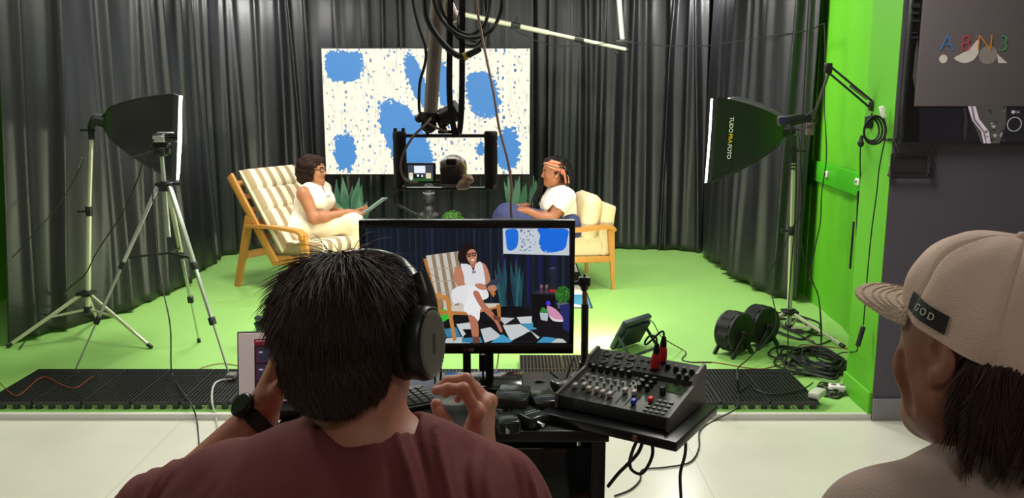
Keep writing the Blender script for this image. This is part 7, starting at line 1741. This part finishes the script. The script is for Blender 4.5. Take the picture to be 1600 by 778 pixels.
# ------------------------------------------------------------------ man in the cap
hc = P(1534, 550, 1.03); dM = V((-.42, .90, -.10)).normalized()
hdM = headM(hc, dM, (.10, .0, 1), 1.03)
fwd = V((dM.x, dM.y, 0)).normalized(); lft = V((-fwd.y, fwd.x, 0))
nb = P(1560, 724, 1.02) ; pel = V((nb.x + .10, 1.0, .66)); che = V((nb.x + .05, 1.03, .98))
shl, shr = nb + lft * .19 + V((0, 0, -.058)), nb - lft * .19 + V((0, 0, -.058))
ell_, elr = shl + V((-.03, .06, -.29)), shr + V((.02, .03, -.29)); wl_, wr2 = ell_ + fwd * .22 + V((.0, 0, -.08)), elr + fwd * .2 + V((0, .0, -.08))
hl_, hr_ = pel + lft * .09, pel - lft * .09; kl, kr = hl_ + fwd * .42 + V((0, 0, -.05)), hr_ + fwd * .42 + V((0, 0, -.05)); al, ar = V((kl.x + .04, kl.y - .03, .085)), V((kr.x + .04, kr.y - .03, .085))
m2 = thing('person', 'man in a pale baseball cap and taupe shirt, seen from behind by the charcoal wall', 'person', (pel.x, pel.y, .53))
tor2 = [cap(pel + lft * .08, pel - lft * .08, .13, .13, .06), cap(pel + V((0, 0, .06)), che, .14, .14, .06), cap(che + lft * .08, che - lft * .08, .115, .115, .05), cap(che + lft * .11 + V((0, 0, .1)), che - lft * .11 + V((0, 0, .1)), .08, .08, .05)]
sho2 = [cap(shl, nb + lft * .03 + V((0, 0, -.025)), .058, .052, .05), cap(shr, nb - lft * .03 + V((0, 0, -.025)), .058, .052, .05)]
hp_ = head_prims(.92)
bdy = tor2 + sho2 + [cap(nb - V((0, 0, .05)), hc + V((0, 0, -.06)) - fwd * .012, .060, .054, .03)] + limb(shl, ell_, wl_, (.054, .042, .028)) + limb(shr, elr, wr2, (.054, .042, .028)) + xf(hp_, hdM) + limb(hl_, kl, al, (.095, .066, .042)) + limb(hr_, kr, ar, (.095, .066, .042)) + foot(al, fwd, 1.05) + foot(ar, fwd, 1.05)
bdy += hand(wl_, fwd + V((0, 0, -.25)), (0, 0, -1), fwd.cross(V((0, 0, 1))), [(20, 25, 20)] * 4, [(.6, .7, .1), (.9, .3, .1), (.9, .1, .1)]) + hand(wr2, fwd + V((0, 0, -.25)), (0, 0, -1), -fwd.cross(V((0, 0, 1))), [(20, 25, 20)] * 4, [(.6, .7, .1), (.9, .3, .1), (.9, .1, .1)])
bdy += [sub(cap(hdM @ V((-.060, .066, -.020)), hdM @ V((-.058, .050, -.070)), .006, .003, .02))]
sdf_obj('body', bdy, [SKIN4, LIP, BROW], m2, .009, boxes=[((hc.x - .15, hc.y - .14, hc.z - .17), (hc.x + .14, hc.y + .15, hc.z + .15), .0028), ((wl_.x - .2, wl_.y - .08, wl_.z - .12), (wl_.x + .06, wl_.y + .22, wl_.z + .07), .004)], cls=head_cls(hdM))
eyes(hdM, m2)
TAU = mat('taupe_shirt_cotton', (166, 144, 134), .9, bump=.25, bscale=380, var=.05, vscale=20)
tee = infl(tor2 + sho2, .013) + [cap(shl, shl.lerp(ell_, .6), .070, .078, .05), cap(shr, shr.lerp(elr, .6), .070, .078, .05), sub(cap(nb + V((0, 0, .0)) + fwd * .01, nb + V((0, 0, .2)) + fwd * .02, .066, .08, .008)), sub(cap(shl.lerp(ell_, .66), shl.lerp(ell_, 1.3), .08, .1, .006)), sub(cap(shr.lerp(elr, .66), shr.lerp(elr, 1.3), .08, .1, .006))]
sdf_obj('tshirt', tee, TAU, m2, .006, post=wr(.004, 20, 20, 20, 14))
mb = MB(); rg = [nb + fwd * (.012 + .074 * cos(a)) + lft * .074 * sin(a) + V((0, 0, -.006 - .024 * cos(a))) for a in [2 * pi * i / 40 for i in range(40)]]
mb.tube(rg, .007, 8, closed=True, mi=0); mb.tube([p + (p - nb - fwd * .012) * .10 + V((0, 0, -.009)) for p in rg], .0058, 8, closed=True, mi=1); mb.tube([p + (p - nb - fwd * .012) * .19 + V((0, 0, -.017)) for p in rg], .0055, 8, closed=True, mi=0)
mb.build('collar', [TAU, mat('dark_collar_stripe', (52, 44, 46), .9)], m2)
sdf_obj('trousers', [cap(hl_, hr_, .14, .14, .05), cap(hl_, kl, .11, .085, .05), cap(hr_, kr, .11, .085, .05), cap(kl, al + V((0, 0, .04)), .08, .064, .03), cap(kr, ar + V((0, 0, .04)), .08, .064, .03)], JEAN, m2, .009, post=wr(.005, 20, 20, 20, 6))
for a in (al, ar): sdf_obj('shoe', infl(foot(a, fwd, 1.05), .008) + [sub(ell(a + V((0, 0, .06)), .06, .01))], MATS['black_shoe'], m2, .006)
# cap
CAPM = mat('pale_cap_twill', (222, 192, 178), .9, bump=.35, bscale=520)
Mc = hdM @ Matrix.Translation((0, -.016, .038)) @ Matrix.Rotation(R(15), 4, 'X')
def crown(u, v):       # u angle from front, v 0 rim..1 top
    a = u; rx, ry = .0885, .1085; h = .105
    rim = -.012 + .016 * (1 - cos(a)) * .0 - .020 * (.5 - .5 * cos(a)) 
    ph = v * pi / 2; shp = cos(ph) ** .72; z = rim + (h - rim) * sin(ph) ** 1.05
    bul = 1 + .03 * sin(pi * min(1, v * 1.4))
    fr = .012 * max(0, cos(a)) ** 2 * sin(pi * min(1, v * 1.15)) 
    seam = min(abs(((a / (pi / 3)) + .5) % 1 - .5) * (pi / 3) * .09, .02); gr = -.0026 * math.exp(-(seam / .0022) ** 2)
    wrk = .0022 * sin(a * 9 + v * 4) * (1 - v) + .0030 * sin(a * 5 - v * 11) * sin(v * 3.1)
    k = bul * shp
    return V((sin(a) * (rx * k + gr + wrk + fr * .4), cos(a) * (ry * k + gr + wrk + fr), z + gr * .5))
nu, nv = 120, 36; vs = []; fs = []
for j in range(nv + 1):
    for i in range(nu): vs.append(Mc @ crown(2 * pi * i / nu, min(j / nv, .9995)))
for j in range(nv):
    for i in range(nu): fs.append((j * nu + i, j * nu + (i + 1) % nu, (j + 1) * nu + (i + 1) % nu, (j + 1) * nu + i))
inn = [Mc @ (crown(2 * pi * i / nu, 0) * .965 + V((0, 0, 0))) for i in range(nu)]; inn2 = [Mc @ (crown(2 * pi * i / nu, .25) * .955) for i in range(nu)]
b0 = len(vs); vs += inn + inn2
for i in range(nu): i2 = (i + 1) % nu; fs += [(i2, i, b0 + i, b0 + i2), (b0 + i2, b0 + i, b0 + nu + i, b0 + nu + i2)]
cp_ = MB().add(vs, fs, 0, True).build('cap', CAPM, m2)
MB().lathe([(.001, -.003), (.009, -.003), (.0095, .002), (.007, .006), (.001, .0075)], Mc @ V((0, 0, .105)), Mc.to_3x3() @ V((0, 0, 1)), 18).build('cap_button', CAPM, cp_)
vs = []; fs = []; nu2, nv2 = 40, 14
for side in (0, 1):
    for j in range(nv2 + 1):
        for i in range(nu2 + 1):
            a = R(-54) + R(108) * i / nu2; t = j / nv2; bp = crown(a, .02); out = V((sin(a) * .75, cos(a) + .25, 0)); L = .080 * (max(0, cos(a / R(54) * pi / 2)) ** .5 if abs(a) < R(53.9) else 0)
            x = bp.x * (1 + .04 * t) + out.x * 0; p = V((bp.x + sin(a) * L * t * .35, bp.y + L * t, bp.z + .004 - .10 * (bp.x ** 2) / .0885 * t * .5 - .016 * t - .0035 * side))
            vs.append(Mc @ p)
n1 = (nu2 + 1) * (nv2 + 1)
for j in range(nv2):
    for i in range(nu2):
        a = j * (nu2 + 1) + i; fs.append((a, a + 1, a + nu2 + 2, a + nu2 + 1)); fs.append((n1 + a, n1 + a + nu2 + 1, n1 + a + nu2 + 2, n1 + a + 1))
for i in range(nu2): a = nv2 * (nu2 + 1) + i; fs.append((a, a + 1, n1 + a + 1, n1 + a))
br_ = MB().add(vs, fs, 0, True).build('brim', mat('pale_brim_quilt', (216, 190, 168), .9, bump=.9, bscale=260), cp_)
mb = MB()
for q in range(1, 6):
    t = q / 6; mb.tube([V(vs[int(round(t * nv2)) * (nu2 + 1) + i]) + V((0, 0, .0006)) for i in range(2, nu2 - 1)], .0009, 5)
mb.build('brim_stitching', mat('brim_thread', (170, 148, 132), .9), br_)
# side label with lettering (near side = her local -x)
sgn = -1 if (hdM @ V((-.1, 0, 0))).y < hc.y else 1
def lab(u0, u1, v0, v1, off):
    vs = []; fs = []; n = 12
    for j in range(3):
        for i in range(n + 1):
            p = crown(sgn * (u0 + (u1 - u0) * i / n), v0 + (v1 - v0) * j / 2); nn = V((p.x / .0885, p.y / .1085, .35)).normalized(); vs.append(Mc @ (p + nn * off))
    for j in range(2):
        for i in range(n): fs.append((j * (n + 1) + i, j * (n + 1) + i + 1, (j + 1) * (n + 1) + i + 1, (j + 1) * (n + 1) + i))
    return MB().add(vs, fs, 0, True)
U0, U1 = R(54), R(92)
lab(U0, U1, .055, .175, .0022).build('side_label', mat('black_label', (24, 22, 22), .5), cp_)
mb = MB()
for ch, t in (('G', .36), ('O', .53), ('D', .70)):
    u = U0 + (U1 - U0) * t; pc = crown(sgn * u, .115); px0 = crown(sgn * (u - .03), .115); px1 = crown(sgn * (u + .03), .115); pu = crown(sgn * u, .15)
    nn = V((pc.x / .0885, pc.y / .1085, .35)).normalized(); text_mb(ch, .0125, Mc @ frame_M(pc + nn * .003, (px1 - px0), pu - pc), .0004, mb, 0)
mb.build('label_lettering', mat('pale_label_print', (206, 200, 192), .5), cp_)
mb = MB(); u = sgn * R(150); pc = crown(u, .45); nn = V((pc.x / .0885, pc.y / .1085, .6)).normalized(); mb.lathe([(.017, .001), (.017, .002), (.014, .002), (.014, .001), (.017, .001)], Mc @ (pc + nn * .001), Mc.to_3x3() @ nn, 24, caps=False); mb.build('blue_ring_mark', mat('cap_blue_thread', (70, 96, 160), .8), cp_)
# hair below the cap: long locks at the back and behind the ear
rs = np.random.RandomState(31); pa = []
hz2 = [ell((0, -.036, -.005), (.072, .066, .055), .03), ell((0, -.044, -.055), (.058, .046, .045), .03), ell((sgn * .034, -.050, -.040), (.030, .034, .040), .03)]
sdf_obj('hair', xf(hz2 + [sub(ell((sgn * .085, .012, -.02), (.03, .034, .05), .01))], hdM), mat('dark_brown_locks', (62, 38, 30), .6, spec=.3), m2, .004, post=lambda F, X, Y, Z: F + .002 * vnoise(X * 200, Y * 200, Z * 40, 5))
for k in range(4200):
    a = rs.uniform(-1, 1) * R(86); b0 = np.array([sin(a) * .079, -.036 - .072 * cos(a), rs.uniform(-.05, .005)]); out = np.array([sin(a), -cos(a), 0])
    L = rs.uniform(.048, .088) * (1 - .25 * (abs(a) > R(80))); S = 9; t = np.linspace(0, 1, S)[:, None]
    lock = sin(a * 21) ; sway = np.array([sin(a * 13 + 1), cos(a * 17), 0]) * .012
    flick = .004 * rs.uniform(0, 1) * (.4 + .6 * (lock > .3))
    path = b0 + np.array([0, 0, -1.0]) * L * t + out * .011 * np.sin(t * pi * .8) + sway * t ** 2 + out * flick * t ** 3 + rs.normal(size=3) * .0025 * t + np.array([0, .012, 0]) * t * (1 if sgn * sin(a) > .3 else 0)
    pa.append(path)
pa = np.array(pa); Mn = np.array(hdM); pa = pa @ Mn[:3, :3].T + Mn[:3, 3]
strands('hair_strands', pa, .0009 * np.array([1, 1, 1, 1, 1, .9, .8, .6, .2]), MATS['dark_brown_locks'], m2)
stool('round black stool under the man in the cap', pel.x, pel.y, .492)
# ================================================================== LIGHT
W = bpy.data.worlds.new('world'); SC.world = W; W.use_nodes = True
W.node_tree.nodes['Background'].inputs[0].default_value = (0.75, 0.78, 0.85, 1); W.node_tree.nodes['Background'].inputs[1].default_value = 0.05
def area(name, loc, target, size, power, color=(1, 1, 1), sy=None, parent=None, spread=None):
    l = bpy.data.lights.new(name, 'AREA'); l.energy = power; l.color = color; l.size = size
    if sy: l.shape = 'RECTANGLE'; l.size_y = sy
    if spread: l.spread = R(spread)
    o = bpy.data.objects.new(name, l); COL.objects.link(o); o.location = loc
    o.rotation_euler = (V(target) - V(loc)).to_track_quat('-Z', 'Y').to_euler()
    return o
def ceiling_panel(name, label, x, y, w, d, power, color, e=4.0):
    t = thing(name, label, 'ceiling light', (x, y, ZC - .05))
    MB().box((x - w / 2 - .02, y - d / 2 - .02, ZC - .05), (x + w / 2 + .02, y + d / 2 + .02, ZC - .001), bev=.004).build('frame', WHITEP, t)
    MB().box((x - w / 2, y - d / 2, ZC - .056), (x + w / 2, y + d / 2, ZC - .0505)).build('diffuser', mat('lit_diffuser', (255, 252, 240), .5, emit=e), t)
    area(name + '_light', (x, y, ZC - .06), (x, y, 0), w, power, color, d)
ceiling_panel('ceiling_panel_light', 'square ceiling light over the striped armchair', -1.75, 6.1, .6, .6, 66, (1, .99, .93))
ceiling_panel('ceiling_panel_light', 'square ceiling light over the cream armchair', 1.0, 6.3, .6, .6, 62, (1, .98, .90))
ceiling_panel('ceiling_panel_light', 'square ceiling light over the stage centre', -.4, 5.2, .6, .6, 30, (1, .98, .90))
ceiling_panel('ceiling_panel_light', 'long ceiling light above the control desk', 0.95, 3.0, .3, 1.2, 38, (1, .96, .88))
ceiling_panel('ceiling_panel_light', 'long ceiling light near the control desk and grate row', -1.9, 2.9, .3, 1.2, 31, (1, .96, .88))
ceiling_panel('ceiling_panel_light', 'added square fill light on the ceiling behind the seated men, over the viewer', .5, -.7,   .6, .6, 7, (1, .95, .88))  # unseen panel, added as fill for the backs of the seated men
for u, lab in ((385, 'bright hanging stage lamp above the drape between the plain softbox and the screen'), (1092, 'bright hanging stage lamp above the drape next to the silver hanging pole')):
    c = P(u, -26, 8.15); t = thing('stage_lamp', lab, 'stage lamp', (c.x, c.y, ZC))
    MB().cyl((c.x, c.y, c.z + .10), (c.x, c.y, ZC), .014, n=10).build('drop_rod', BLK, t)
    MB().box(c + V((-.14, -.10, .02)), c + V((.14, .10, .10)), bev=.015).build('housing', BLK, t)
    MB().box(c + V((-.125, -.085, .012)), c + V((.125, .085, .0195))).build('lit_face', mat('lit_lamp_face', (255, 253, 246), .5, emit=12), t)
    area('stage_lamp_light', c, c + V((0, .10, -1)), .22, 16, (1, .98, .95), .16)
SC.view_settings.view_transform = 'Standard'; SC.view_settings.look = 'None'; SC.view_settings.exposure = 0; SC.view_settings.gamma = 1
SC.view_settings.use_curve_mapping = False
SC.cycles.use_denoising = True
SC.cycles.max_bounces = 8; SC.cycles.diffuse_bounces = 4; SC.cycles.glossy_bounces = 4; SC.cycles.transmission_bounces = 6
SC.cycles.sample_clamp_indirect = 6
